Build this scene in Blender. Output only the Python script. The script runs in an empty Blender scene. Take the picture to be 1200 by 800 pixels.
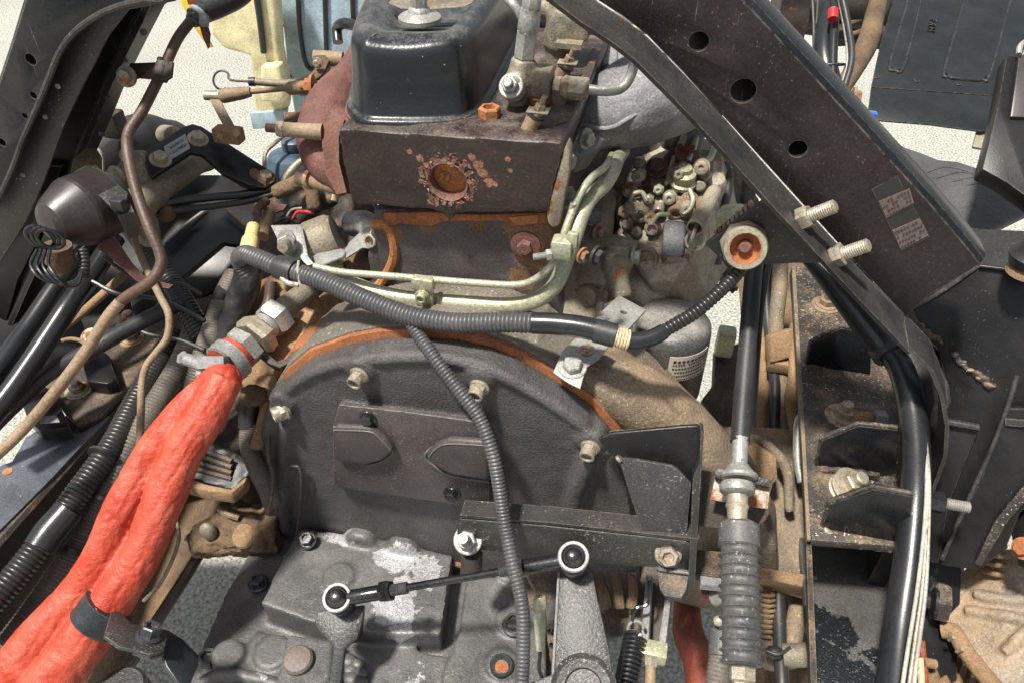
import bpy, bmesh, math, random
from mathutils import Vector, Matrix, noise, geometry
random.seed(7)
V = Vector
# ---------------------------------------------------------------- camera, sky, sun, exposure
scene = bpy.context.scene
C = scene.collection
PITCH, YAW, HC = math.radians(40), math.radians(13.4), 1.5
cam_data = bpy.data.cameras.new('camera')
cam = bpy.data.objects.new('camera', cam_data)
C.objects.link(cam)
cam.location = (0, 0, HC)
cam.rotation_euler = (math.radians(90) - PITCH, 0, YAW)
cam_data.sensor_width = 36
cam_data.lens = 27.0
cam_data.clip_start = 0.02
cam_data.clip_end = 500
scene.camera = cam
SUN_EL, SUN_AZ = math.radians(69), math.radians(222)     # azimuth clockwise from +Y, direction the light comes from
world = bpy.data.worlds.new('World')
scene.world = world
world.use_nodes = True
wn = world.node_tree
sky = wn.nodes.new('ShaderNodeTexSky')
sky.sky_type = 'NISHITA'
sky.sun_disc = False
sky.sun_elevation = SUN_EL
sky.sun_rotation = SUN_AZ
sky.dust_density = 3
hs = wn.nodes.new('ShaderNodeHueSaturation')
hs.inputs['Saturation'].default_value = .35
wn.links.new(sky.outputs[0], hs.inputs['Color'])
wn.links.new(hs.outputs[0], wn.nodes['Background'].inputs[0])
wn.nodes['Background'].inputs[1].default_value = 0.07
sd = V((math.sin(SUN_AZ) * math.cos(SUN_EL), math.cos(SUN_AZ) * math.cos(SUN_EL), math.sin(SUN_EL)))
sun_data = bpy.data.lights.new('sun', 'SUN')
sun_data.energy = 3.8
sun_data.angle = math.radians(5)
sun_data.color = (1, .95, .87)
sun = bpy.data.objects.new('sun', sun_data)
C.objects.link(sun)
sun.rotation_euler = sd.to_track_quat('Z', 'Y').to_euler()
scene.view_settings.view_transform = 'Standard'
scene.view_settings.look = 'None'
scene.view_settings.gamma = 1
scene.view_settings.exposure = 0.98

# ---------------------------------------------------------------- from a picture point and a distance to a place
FW = V((-math.sin(YAW) * math.cos(PITCH), math.cos(YAW) * math.cos(PITCH), -math.sin(PITCH)))
RT = V((math.cos(YAW), math.sin(YAW), 0))
UP = RT.cross(FW)
CP = V((0, 0, HC))
X, Y, Z = V((1, 0, 0)), V((0, 1, 0)), V((0, 0, 1))
def ray(u, v): return FW + RT * ((u - 600) / 900) + UP * ((400 - v) / 900)
def P(u, v, d): return CP + ray(u, v) * d
class Plane:
    def __init__(s, p, n): s.p, s.n = p, n.normalized()
    def __call__(s, u, v):
        r = ray(u, v)
        return CP + r * ((s.p - CP).dot(s.n) / r.dot(s.n))
    @property
    def away(s):                     # normal that points away from the camera
        return s.n if s.n.dot(s.p - CP) > 0 else -s.n
    def shift(s, t): return Plane(s.p + s.away * t, s.n)
def PY(y): return Plane(V((0, y, 0)), Y)
def PZ(z): return Plane(V((0, 0, z)), Z)
def PX(x): return Plane(V((x, 0, 0)), X)
def P3(a, b, c):
    a, b, c = P(*a), P(*b), P(*c)
    return Plane(a, (b - a).cross(c - a))

# ---------------------------------------------------------------- materials
MATS = {}
def rgb(c): return (c[0], c[1], c[2], 1)
def mat(name, base, rough=.5, metal=0, base2=None, mixscale=14, dust=0, dustcol=(.27, .185, .11), upk=.14,
        rust=0, rustcol=(.22, .075, .025), speck=0, speckcol=(.55, .5, .42), speckscale=330, bump=.3, bscale=420,
        bdist=.0016, fine=.6, spec=.5, patches=(), patchcol=(.5, .5, .5), patchrough=.5, patchmetal=0, pscale=55, coat=0, lowbump=0, grain=330, edge=.45, edgecol=(.30, .27, .22), scratch=0):
    m = bpy.data.materials.new(name)
    m.use_nodes = True
    nt = m.node_tree; N = nt.nodes; L = nt.links
    bs = N['Principled BSDF']
    geo = N.new('ShaderNodeNewGeometry')
    def tex(scale, detail=5, rg=.6, dist=0):
        t = N.new('ShaderNodeTexNoise'); t.inputs['Scale'].default_value = scale
        t.inputs['Detail'].default_value = detail; t.inputs['Roughness'].default_value = rg
        t.inputs['Distortion'].default_value = dist
        L.new(geo.outputs['Position'], t.inputs['Vector']); return t.outputs['Fac']
    def ramp(src, lo, hi):
        r = N.new('ShaderNodeMapRange'); r.clamp = True
        L.new(src, r.inputs['Value'])
        r.inputs['From Min'].default_value = lo; r.inputs['From Max'].default_value = hi
        return r.outputs['Result']
    def mth(op, a, b):
        x = N.new('ShaderNodeMath'); x.operation = op
        for i, q in enumerate((a, b)):
            if isinstance(q, (int, float)): x.inputs[i].default_value = q
            elif q is not None: L.new(q, x.inputs[i])
        return x.outputs[0]
    def mix(f, a, b):
        x = N.new('ShaderNodeMix'); x.data_type = 'RGBA'
        if isinstance(f, (int, float)): x.inputs[0].default_value = f
        else: L.new(f, x.inputs[0])
        for i, q in ((6, a), (7, b)):
            if isinstance(q, tuple): x.inputs[i].default_value = rgb(q)
            else: L.new(q, x.inputs[i])
        return x.outputs[2]
    b2 = base2 or tuple(c * .6 for c in base)
    col = mix(ramp(tex(mixscale, 6), .35, .65), base, b2)
    rg = rough; mt = metal
    def mixf(f, a, b):
        x = N.new('ShaderNodeMix')
        L.new(f, x.inputs[0])
        for i, q in ((2, a), (3, b)):
            if isinstance(q, (int, float)): x.inputs[i].default_value = q
            else: L.new(q, x.inputs[i])
        return x.outputs[0]
    if rust:
        f = ramp(tex(38, 9, .68, .4), .68 - .34 * rust, .76 - .34 * rust)
        rc = mix(ramp(tex(120, 5), .35, .65), rustcol, tuple(c * .45 for c in rustcol))
        col = mix(f, col, rc); rg = mixf(f, rg, .9); mt = mixf(f, mt, 0.0)
    if patches:
        acc = None
        wob = N.new('ShaderNodeTexNoise'); wob.inputs['Scale'].default_value = pscale; wob.inputs['Detail'].default_value = 8; wob.inputs['Roughness'].default_value = .72
        L.new(geo.outputs['Position'], wob.inputs['Vector'])
        for pc, pr in patches:
            vm = N.new('ShaderNodeVectorMath'); vm.operation = 'DISTANCE'
            L.new(geo.outputs['Position'], vm.inputs[0]); vm.inputs[1].default_value = pc
            q = mth('DIVIDE', vm.outputs['Value'], pr)
            acc = q if acc is None else mth('MINIMUM', acc, q)
        q = mth('ADD', acc, mth('MULTIPLY', mth('SUBTRACT', wob.outputs['Fac'], .5), 2.6))
        f = ramp(q, 1.02, .96)
        pcv = mix(ramp(tex(700, 3), .4, .6), patchcol, tuple(c * .55 for c in patchcol))
        col = mix(f, col, pcv); rg = mixf(f, rg, patchrough); mt = mixf(f, mt, patchmetal)
    if dust:
        sx = N.new('ShaderNodeSeparateXYZ'); L.new(geo.outputs['Normal'], sx.inputs[0])
        up = mth('MULTIPLY', mth('MAXIMUM', sx.outputs['Z'], 0.0), upk)
        d = mth('ADD', tex(26, 9, .7), up)
        d = mth('ADD', d, mth('MULTIPLY', mth('SUBTRACT', tex(420, 3), .5), .5))
        f = mth('MULTIPLY', ramp(d, .92 - .5 * dust, 1.22 - .5 * dust), min(1, .55 + dust * .45))
        dc = mix(ramp(tex(60, 4), .35, .65), dustcol, tuple(c * .68 for c in dustcol))
        col = mix(f, col, dc); rg = mixf(f, rg, .92); mt = mixf(f, mt, 0.0)
    if speck:
        s = tex(speckscale, 2, .5)
        f = mth('MULTIPLY', ramp(s, .78 - .22 * speck, .84 - .22 * speck), ramp(tex(16, 6, .7), .44, .60))
        col = mix(f, col, speckcol)
    if scratch:
        for rot in ((.3, .9, .2), (1.1, .1, .7)):
            mp = N.new('ShaderNodeMapping'); mp.inputs['Rotation'].default_value = rot; mp.inputs['Scale'].default_value = (620, 620, 14)
            L.new(geo.outputs['Position'], mp.inputs['Vector'])
            sn = N.new('ShaderNodeTexNoise'); sn.inputs['Scale'].default_value = 1; sn.inputs['Detail'].default_value = 1
            L.new(mp.outputs[0], sn.inputs['Vector'])
            f = mth('MULTIPLY', ramp(sn.outputs['Fac'], .80 - .06 * scratch, .86 - .06 * scratch), ramp(tex(9, 4), .5, .62))
            col = mix(f, col, (.16, .15, .14))
        f = mth('MULTIPLY', ramp(tex(5, 7, .7, .6), .48, .68), .16)
        col = mix(f, col, (.085, .08, .072)); rg = mixf(f, rg, .7)
    if edge:
        bv = N.new('ShaderNodeBevel'); bv.samples = 3; bv.inputs['Radius'].default_value = .0017
        dt = N.new('ShaderNodeVectorMath'); dt.operation = 'DOT_PRODUCT'
        L.new(bv.outputs[0], dt.inputs[0]); L.new(geo.outputs['Normal'], dt.inputs[1])
        f = mth('MULTIPLY', ramp(dt.outputs['Value'], .995, .90), ramp(tex(90, 4, .7), .38, .56))
        f = mth('MULTIPLY', f, edge)
        col = mix(f, col, edgecol); rg = mixf(f, rg, .7)
    if fine:
        hv = N.new('ShaderNodeHueSaturation'); L.new(col, hv.inputs['Color'])
        g1 = mth('MULTIPLY', mth('SUBTRACT', tex(grain, 5, .85), .5), 4.6 * fine)
        g2 = mth('MULTIPLY', mth('SUBTRACT', tex(17, 6, .65), .5), 2.2 * fine)
        L.new(mth('MAXIMUM', mth('ADD', 1.0, mth('ADD', g1, g2)), .25), hv.inputs['Value']); col = hv.outputs[0]
    L.new(col, bs.inputs['Base Color'])
    for nm, q in (('Roughness', rg), ('Metallic', mt)):
        if isinstance(q, (int, float)): bs.inputs[nm].default_value = q
        else: L.new(q, bs.inputs[nm])
    if not isinstance(rg, (int, float)):
        pass
    bs.inputs['Specular IOR Level'].default_value = spec
    bs.inputs['Coat Weight'].default_value = coat
    h = tex(bscale, 4, .6)
    if lowbump: h = mth('ADD', h, mth('MULTIPLY', tex(60, 4), lowbump))
    bp = N.new('ShaderNodeBump'); bp.inputs['Strength'].default_value = bump; bp.inputs['Distance'].default_value = bdist
    L.new(h, bp.inputs['Height']); L.new(bp.outputs[0], bs.inputs['Normal'])
    MATS[name] = m
    return m

TAN = (.37, .25, .145)
mat('paint_black', (.008, .008, .009), .3, base2=(.013, .0125, .0125), dust=.1, bump=.12, speck=.2, speckcol=(.2, .19, .17), fine=.2, spec=.28, scratch=1)
mat('paint_black_clean', (.009, .010, .012), .25, base2=(.013, .014, .016), spec=.28, dust=.03, bump=.05, speck=.1, scratch=1)
mat('paint_plum', (.016, .0115, .0115), .42, base2=(.026, .02, .02), speck=.5, speckcol=(.09, .08, .075), dust=.05, bump=.2, bscale=600, spec=.3, scratch=1)
mat('black_dusty', (.018, .018, .018), .45, base2=(.035, .032, .03), dust=.25, speck=.5, speckcol=(.3, .28, .25), bump=.4)
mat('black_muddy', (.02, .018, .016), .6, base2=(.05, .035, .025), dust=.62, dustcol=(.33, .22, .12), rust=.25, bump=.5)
mat('black_speckled', (.026, .026, .026), .4, base2=(.042, .041, .039), speck=.8, speckcol=(.22, .21, .195), speckscale=380, dust=.1, bump=.5, bscale=350)
mat('cast_dark', (.055, .053, .053), .48, base2=(.075, .07, .068), dust=.16, dustcol=(.3, .26, .2), speck=.35, speckcol=(.22, .2, .18), bump=.8, bscale=330, bdist=.0024)
mat('cast_plum', (.04, .034, .034), .5, base2=(.07, .058, .055), dust=.12, speck=.5, speckcol=(.26, .23, .21), bump=.35, bscale=420, edge=.9, edgecol=(.34, .31, .28))  # strong pale edge colour carries the rim highlights of the raised bosses
mat('block_grey', (.065, .056, .057), .55, base2=(.085, .074, .072), dust=.2, speck=.3, speckcol=(.25, .2, .18), bump=.4)
mat('cast_tan', (.12, .10, .075), .65, base2=(.22, .16, .10), mixscale=9, dust=.4, dustcol=(.31, .22, .13), speck=.5, speckcol=(.42, .39, .32), bump=.8, bscale=260, bdist=.002)
mat('alu_cast', (.23, .23, .24), .62, .15, base2=(.16, .155, .16), dust=.2, dustcol=(.36, .33, .29), speck=.35, speckcol=(.6, .6, .6), bump=.7, bscale=300)
mat('alu_dusty', (.25, .225, .17), .55, .2, base2=(.16, .13, .09), dust=.35, dustcol=(.34, .25, .15), speck=.35, speckcol=(.5, .46, .38), bump=.6, rust=.2, rustcol=(.35, .16, .07))
mat('alu_mud', (.24, .20, .155), .7, .1, base2=(.30, .20, .11), dust=.4, dustcol=(.36, .25, .14), speck=.35, speckcol=(.42, .38, .3), bump=.7, bscale=300)
mat('zinc_cream', (.29, .25, .185), .42, .4, base2=(.36, .32, .25), mixscale=60, rust=.25, rustcol=(.25, .13, .06), dust=.35, dustcol=(.38, .29, .19), bump=.3)
mat('zinc_grey', (.33, .33, .31), .42, .35, base2=(.24, .24, .22), dust=.25, speck=.3, speckcol=(.55, .55, .5), bump=.25)
mat('zinc_yellow', (.42, .40, .26), .42, .35, base2=(.36, .37, .28), dust=.25, dustcol=(.5, .44, .33), speck=.5, speckcol=(.62, .6, .52), bump=.35)
mat('zinc_rusty', (.38, .34, .27), .5, .4, base2=(.28, .23, .17), rust=.55, rustcol=(.3, .12, .05), dust=.3, bump=.4)
mat('rust', (.3, .105, .035), .9, base2=(.42, .17, .06), mixscale=40, dust=.15, bump=.6)
mat('rust_orange', (.33, .115, .035), .85, base2=(.2, .07, .03), mixscale=45, dust=.2, dustcol=(.55, .33, .16), bump=.5)
mat('rust_plum', (.10, .040, .032), .7, base2=(.15, .065, .05), mixscale=30, rust=.3, rustcol=(.3, .1, .05), dust=.15, bump=.6)
mat('pipe_brown', (.05, .028, .022), .5, base2=(.10, .06, .04), mixscale=10, dust=.25, dustcol=(.25, .17, .1), bump=.4, bscale=250)
mat('pipe_tan', (.25, .18, .11), .65, base2=(.17, .115, .07), dust=.4, dustcol=(.34, .25, .155), bump=.3)
mat('mud', (.19, .115, .06), .95, base2=(.27, .175, .095), dust=.4, bump=.8, bscale=200, bdist=.002)
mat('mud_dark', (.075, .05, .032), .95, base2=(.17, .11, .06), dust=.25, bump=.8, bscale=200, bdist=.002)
mat('arch_flange', (.045, .043, .040), .42, base2=(.022, .021, .021), mixscale=20, dust=.25, dustcol=(.3, .27, .22), speck=.2, bump=.2)
mat('rubber', (.02, .02, .021), .45, base2=(.03, .03, .031), dust=.2, bump=.15, speck=.15, edge=0)
mat('rubber_shiny', (.012, .013, .015), .28, base2=(.02, .021, .023), dust=.1, bump=.08, edge=0)
mat('conduit', (.055, .055, .058), .42, base2=(.075, .073, .073), dust=.12, bump=.1, edge=0)
mat('conduit_black', (.014, .014, .014), .35, base2=(.03, .028, .026), dust=.15, bump=.1, edge=0)
mat('conduit_dusty', (.08, .07, .06), .6, base2=(.13, .11, .09), dust=.35, dustcol=(.28, .22, .16), bump=.15, edge=0)
mat('boot_rubber', (.06, .06, .062), .5, base2=(.085, .082, .08), dust=.25, dustcol=(.25, .22, .19), speck=.5, speckcol=(.4, .37, .33), bump=.3, edge=0)
mat('red_sleeve', (.38, .038, .016), .5, base2=(.45, .085, .05), mixscale=34, dust=.30, dustcol=(.50, .27, .22), upk=.2, bump=.75, bscale=170, bdist=.0022, lowbump=1.4, spec=.45, fine=.2, edge=0)
mat('red_cloth_dirty', (.24, .03, .015), .7, base2=(.16, .05, .025), dust=.35, dustcol=(.2, .12, .06), bump=.6)
mat('chrome_dark', (.10, .10, .10), .16, .85, base2=(.05, .05, .05), dust=.06, bump=.1, edge=0)
mat('chrome', (.24, .24, .24), .55, .2, base2=(.2, .2, .2), dust=.05, bump=.1, edge=0)
mat('band_black', (.03, .035, .04), .3, .3, base2=(.05, .055, .06), dust=.1, bump=.15)
mat('tape_tan', (.55, .40, .24), .7, base2=(.62, .48, .31), bump=.3)
mat('tie_white', (.36, .34, .30), .6, base2=(.28, .26, .22), bump=.2)
mat('plastic_yellow', (.62, .48, .16), .5, base2=(.66, .55, .26), dust=.15, bump=.1)
mat('cap_plum', (.022, .017, .017), .36, base2=(.038, .032, .03), dust=.1, bump=.05)
mat('blue_panel', (.33, .41, .47), .5, base2=(.25, .32, .38), dust=.1, bump=.1, edge=0)
mat('cream_panel', (.72, .64, .38), .6, base2=(.6, .54, .32), bump=.1, edge=0)
mat('yellow_bright', (.9, .55, .03), .5, base2=(.85, .45, .03), bump=.1)
mat('blue_cap', (.05, .08, .115), .35, base2=(.07, .10, .14), dust=.2)
mat('sheet_black', (.010, .013, .014), .34, base2=(.016, .019, .019), spec=.4, dust=.04, bump=.12)
mat('tyre', (.05, .05, .052), .75, base2=(.07, .068, .068), dust=.15, bump=.3, edge=0)
mat('sticker_grey', (.32, .34, .33), .5, base2=(.27, .29, .28), fine=.1, bump=.05, edge=0)
mat('sticker_dark', (.016, .014, .014), .3, base2=(.018, .016, .016), fine=.1, bump=.1)
mat('sticker_plum', (.12, .085, .08), .45, base2=(.15, .11, .1), speck=.6, speckcol=(.03, .03, .03), bump=.2)
mat('label_cream', (.55, .50, .42), .5, base2=(.48, .42, .35), fine=.1, bump=.05, edge=0)
mat('ink', (.02, .02, .02), .6, base2=(.03, .03, .03), fine=0, bump=0, edge=0)
mat('red_paint', (.6, .02, .03), .4, base2=(.5, .02, .03), bump=0)
mat('blue_bright', (.02, .12, .6), .5, base2=(.02, .1, .5), bump=0)
mat('filter_metal', (.11, .11, .107), .32, .4, base2=(.17, .165, .16), dust=.3, dustcol=(.32, .3, .26), upk=.55, bump=.3)

def ground_material():
    m = bpy.data.materials.new('pebbled_concrete'); m.use_nodes = True
    nt = m.node_tree; N = nt.nodes; L = nt.links; bs = N['Principled BSDF']
    geo = N.new('ShaderNodeNewGeometry')
    vo = N.new('ShaderNodeTexVoronoi'); vo.inputs['Scale'].default_value = 95; vo.feature = 'F1'
    L.new(geo.outputs['Position'], vo.inputs['Vector'])
    n = N.new('ShaderNodeTexNoise'); n.inputs['Scale'].default_value = 130; n.inputs['Detail'].default_value = 3
    L.new(geo.outputs['Position'], n.inputs['Vector'])
    n2 = N.new('ShaderNodeTexNoise'); n2.inputs['Scale'].default_value = 1.2; n2.inputs['Detail'].default_value = 5
    L.new(geo.outputs['Position'], n2.inputs['Vector'])
    cr = N.new('ShaderNodeValToRGB'); L.new(n.outputs['Fac'], cr.inputs[0])
    cr.color_ramp.elements[0].position = .33; cr.color_ramp.elements[0].color = (.23, .23, .2, 1)
    cr.color_ramp.elements[1].position = .62; cr.color_ramp.elements[1].color = (.58, .58, .52, 1)
    mx = N.new('ShaderNodeMix'); mx.data_type = 'RGBA'; mx.blend_type = 'MULTIPLY'; mx.inputs[0].default_value = .45
    L.new(cr.outputs[0], mx.inputs[6]); L.new(n2.outputs['Fac'], mx.inputs[7])
    L.new(mx.outputs[2], bs.inputs['Base Color']); bs.inputs['Roughness'].default_value = .8
    ad = N.new('ShaderNodeMath'); ad.operation = 'SUBTRACT'; L.new(n.outputs['Fac'], ad.inputs[0]); L.new(vo.outputs['Distance'], ad.inputs[1])
    bp = N.new('ShaderNodeBump'); bp.inputs['Strength'].default_value = .9; bp.inputs['Distance'].default_value = .006
    L.new(ad.outputs[0], bp.inputs['Height']); L.new(bp.outputs[0], bs.inputs['Normal'])
    MATS['ground'] = m
ground_material()

# ---------------------------------------------------------------- mesh building
def frame_of(ax):
    ax = ax.normalized()
    a = X if abs(ax.x) < .8 else Z
    s = ax.cross(a).normalized()
    return s, ax.cross(s).normalized(), ax
def catmull(pts, n):
    if len(pts) < 3 or n <= 1: return [V(p) for p in pts]
    out = []
    q = [pts[0] * 2 - pts[1]] + list(pts) + [pts[-1] * 2 - pts[-2]]
    for i in range(1, len(q) - 2):
        a, b, c, d = q[i - 1:i + 3]
        for k in range(n):
            t = k / n
            out.append(.5 * ((2 * b) + (c - a) * t + (2 * a - 5 * b + 4 * c - d) * t * t + (3 * b - a - 3 * c + d) * t ** 3))
    out.append(q[-2].copy())
    return out
def lerp_list(vals, t):
    f = t * (len(vals) - 1); i = min(int(f), len(vals) - 2) if len(vals) > 1 else 0
    return vals[i] + (vals[i + 1] - vals[i]) * (f - i) if len(vals) > 1 else vals[0]

class B:
    def __init__(s): s.bm = bmesh.new()
    def grid(s, rings, closed=True, caps=True):
        vr = [[s.bm.verts.new(p) for p in r] for r in rings]
        n = len(vr[0])
        for a, b in zip(vr, vr[1:]):
            for i in range(n if closed else n - 1):
                j = (i + 1) % n
                try: s.bm.faces.new((a[i], a[j], b[j], b[i]))
                except ValueError: pass
        if caps and closed:
            s.bm.faces.new(vr[0][::-1]); s.bm.faces.new(vr[-1])
        return s
    def tube(s, pts, r, seg=12, n=6, caps=True, squash=None):
        pts = catmull([V(p) for p in pts], n)
        rs = r if isinstance(r, (list, tuple)) else [r]
        t0 = (pts[1] - pts[0]).normalized(); sd_, up_, _ = frame_of(t0)
        rings = []
        for i, p in enumerate(pts):
            t = (pts[min(i + 1, len(pts) - 1)] - pts[max(i - 1, 0)]).normalized()
            sd_ = (sd_ - t * sd_.dot(t)).normalized(); up_ = t.cross(sd_)
            rr = lerp_list(rs, i / (len(pts) - 1))
            rings.append([p + (sd_ * math.cos(a) + up_ * math.sin(a)) * rr for a in [2 * math.pi * k / seg for k in range(seg)]])
        return s.grid(rings, True, caps)
    def corrugated(s, pts, r, pitch=.0035, depth=.0011, seg=14, n=24):
        fine = catmull([V(p) for p in pts], n)
        L_ = [0]
        for a, b in zip(fine, fine[1:]): L_.append(L_[-1] + (b - a).length)
        tot = L_[-1]; m = int(tot / pitch)
        out = []; rad = []; j = 0
        for i in range(m * 4 + 1):
            sl = tot * i / (m * 4)
            while j < len(L_) - 2 and L_[j + 1] < sl: j += 1
            f = (sl - L_[j]) / max(1e-9, L_[j + 1] - L_[j])
            out.append(fine[j].lerp(fine[j + 1], f))
            rad.append(r - (depth if i % 4 == 0 else depth * .25 if i % 2 else 0))
        t0 = (out[1] - out[0]).normalized(); sd_, up_, _ = frame_of(t0)
        rings = []
        for i, p in enumerate(out):
            t = (out[min(i + 2, len(out) - 1)] - out[max(i - 2, 0)]).normalized()
            sd_ = (sd_ - t * sd_.dot(t)).normalized(); up_ = t.cross(sd_)
            rings.append([p + (sd_ * math.cos(a) + up_ * math.sin(a)) * rad[i] for a in [2 * math.pi * k / seg for k in range(seg)]])
        return s.grid(rings)
    def lathe(s, p, ax, prof, seg=20, caps=True, off=0):
        a, b, c = frame_of(ax)
        return s.grid([[p + c * t + (a * math.cos(off + 2 * math.pi * k / seg) + b * math.sin(off + 2 * math.pi * k / seg)) * max(r, 1e-5) for k in range(seg)] for t, r in prof], True, caps)
    def cyl(s, p0, p1, r, r1=None, seg=16):
        return s.lathe(p0, p1 - p0, [(0, r), ((p1 - p0).length, r if r1 is None else r1)], seg)
    def hexa(s, p0, p1, r, off=0):
        h = (p1 - p0).length; c = min(r * .12, h * .2)
        return s.lathe(p0, p1 - p0, [(0, r), (h - c, r), (h, r - c)], 6, off=off)
    def box(s, c, sx, sy, sz, ax=X, ay=Y, az=Z):
        r = []
        for dz in (-1, 1):
            r.append([c + ax * (i * sx / 2) + ay * (j * sy / 2) + az * (dz * sz / 2) for i, j in ((-1, -1), (1, -1), (1, 1), (-1, 1))])
        return s.grid(r)
    def slab(s, pl, pts, t, holes=(), ext=None):
        """plate whose near face is the outline on a plane, thickness t away from the camera"""
        o = [p if isinstance(p, Vector) else pl(*p) for p in pts]
        hs = [[p if isinstance(p, Vector) else pl(*p) for p in h] for h in holes]
        e = (ext if ext is not None else pl.away) * t
        loops = [o] + hs
        flat = [p for l in loops for p in l]
        tri = geometry.tessellate_polygon(loops)
        va = [s.bm.verts.new(p) for p in flat]; vb = [s.bm.verts.new(p + e) for p in flat]
        for f in tri:
            try:
                s.bm.faces.new([va[i] for i in f]); s.bm.faces.new([vb[i] for i in reversed(f)])
            except ValueError: pass
        k = 0
        for l in loops:
            n = len(l)
            for i in range(n):
                j = (i + 1) % n
                try: s.bm.faces.new((va[k + i], va[k + j], vb[k + j], vb[k + i]))
                except ValueError: pass
            k += n
        return s
    def ball(s, c, r, sx=1, sy=1, sz=1, seg=18):
        bmesh.ops.create_uvsphere(s.bm, u_segments=seg, v_segments=seg // 2 + 2, radius=r, matrix=Matrix.Translation(c) @ Matrix.Diagonal((sx, sy, sz, 1)))
        return s
    def bevel(s, w, seg=2, ang=28):
        bmesh.ops.recalc_face_normals(s.bm, faces=s.bm.faces)
        bmesh.ops.dissolve_limit(s.bm, angle_limit=math.radians(1), verts=s.bm.verts, edges=s.bm.edges)
        es = [e for e in s.bm.edges if len(e.link_faces) == 2 and e.calc_face_angle(0) > math.radians(ang)]
        if es:
            bmesh.ops.bevel(s.bm, geom=es, offset=w, segments=seg, affect='EDGES', clamp_overlap=True, profile=.5)
        return s
    def xform(s, m): bmesh.ops.transform(s.bm, matrix=m, verts=s.bm.verts); return s
    def mesh(s, name, sharp=38):
        bmesh.ops.recalc_face_normals(s.bm, faces=s.bm.faces)
        me = bpy.data.meshes.new(name)
        s.bm.to_mesh(me); s.bm.free()
        me.polygons.foreach_set('use_smooth', [True] * len(me.polygons))
        me.set_sharp_from_angle(angle=math.radians(sharp))
        return me
    def fuse(s, voxel=.003, smooth=4, amp=0, freq=60, amp2=0, freq2=200):
        """melt the pieces into one casting with filleted joints"""
        bmesh.ops.recalc_face_normals(s.bm, faces=s.bm.faces)
        me = bpy.data.meshes.new('tmp'); s.bm.to_mesh(me); s.bm.free()
        o = bpy.data.objects.new('tmp', me); C.objects.link(o)
        md = o.modifiers.new('r', 'REMESH'); md.mode = 'VOXEL'; md.voxel_size = voxel
        if smooth:
            sm = o.modifiers.new('s', 'SMOOTH'); sm.factor = .5; sm.iterations = smooth
        dg = bpy.context.evaluated_depsgraph_get()
        me2 = bpy.data.meshes.new_from_object(o.evaluated_get(dg))
        bpy.data.objects.remove(o); bpy.data.meshes.remove(me)
        s.bm = bmesh.new(); s.bm.from_mesh(me2); bpy.data.meshes.remove(me2)
        if amp or amp2:
            s.bm.normal_update()
            for v in s.bm.verts:
                d = amp * noise.noise(v.co * freq)
                if amp2: d += amp2 * noise.noise(v.co * freq2)
                v.co += v.normal * d
        return s

def circle(c, n, r, k=24, sq=1):
    a, b, _ = frame_of(n)
    return [c + (a * math.cos(2 * math.pi * i / k) + b * math.sin(2 * math.pi * i / k) * sq) * r for i in range(k)]

GROUPS = {'cab_arch': 'legs of the cab support arch', 'frame_rail': 'chassis rails', 'fuel_injector': 'fuel injectors on the cylinder head',
          'glow_plug': 'glow plugs on the cylinder head', 'corrugated_conduit': 'corrugated conduits on the left', 'heater_hose': 'black hoses at the left edge',
          'hydraulic_line': 'black lines behind the brown tube', 'tan_tube': 'tan tubes at the bottom right'}
def thing(name, label, cat, p, group=None):
    o = bpy.data.objects.new(name, None); o.empty_display_size = .02
    C.objects.link(o); o.location = p
    o['label'] = label; o['category'] = cat
    group = group or GROUPS.get(name)
    if group: o['group'] = group
    return o
def wloc(o):
    l = V(o.location)
    while o.parent: o = o.parent; l += V(o.location)
    return l
def place(o, parent, p):
    C.objects.link(o)
    if parent is not None: o.parent = parent; o.location = V(p) - wloc(parent)
    else: o.location = p
def put(b, name, m, parent=None, label=None, cat=None, group=None, kind=None, sharp=38):
    me = b.mesh(name, sharp) if isinstance(b, B) else b
    me.materials.append(MATS[m])
    n = len(me.vertices)
    co = [0.0] * (n * 3); me.vertices.foreach_get('co', co)
    c = V((sum(co[0::3]) / n, sum(co[1::3]) / n, sum(co[2::3]) / n))
    me.transform(Matrix.Translation(-c))
    o = bpy.data.objects.new(name, me)
    place(o, parent, c)
    if label: o['label'] = label
    if cat: o['category'] = cat
    if group: o['group'] = group
    if kind: o['kind'] = kind
    return o
def struct(b, name, m):
    return put(b, name, m, kind='structure')

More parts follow.
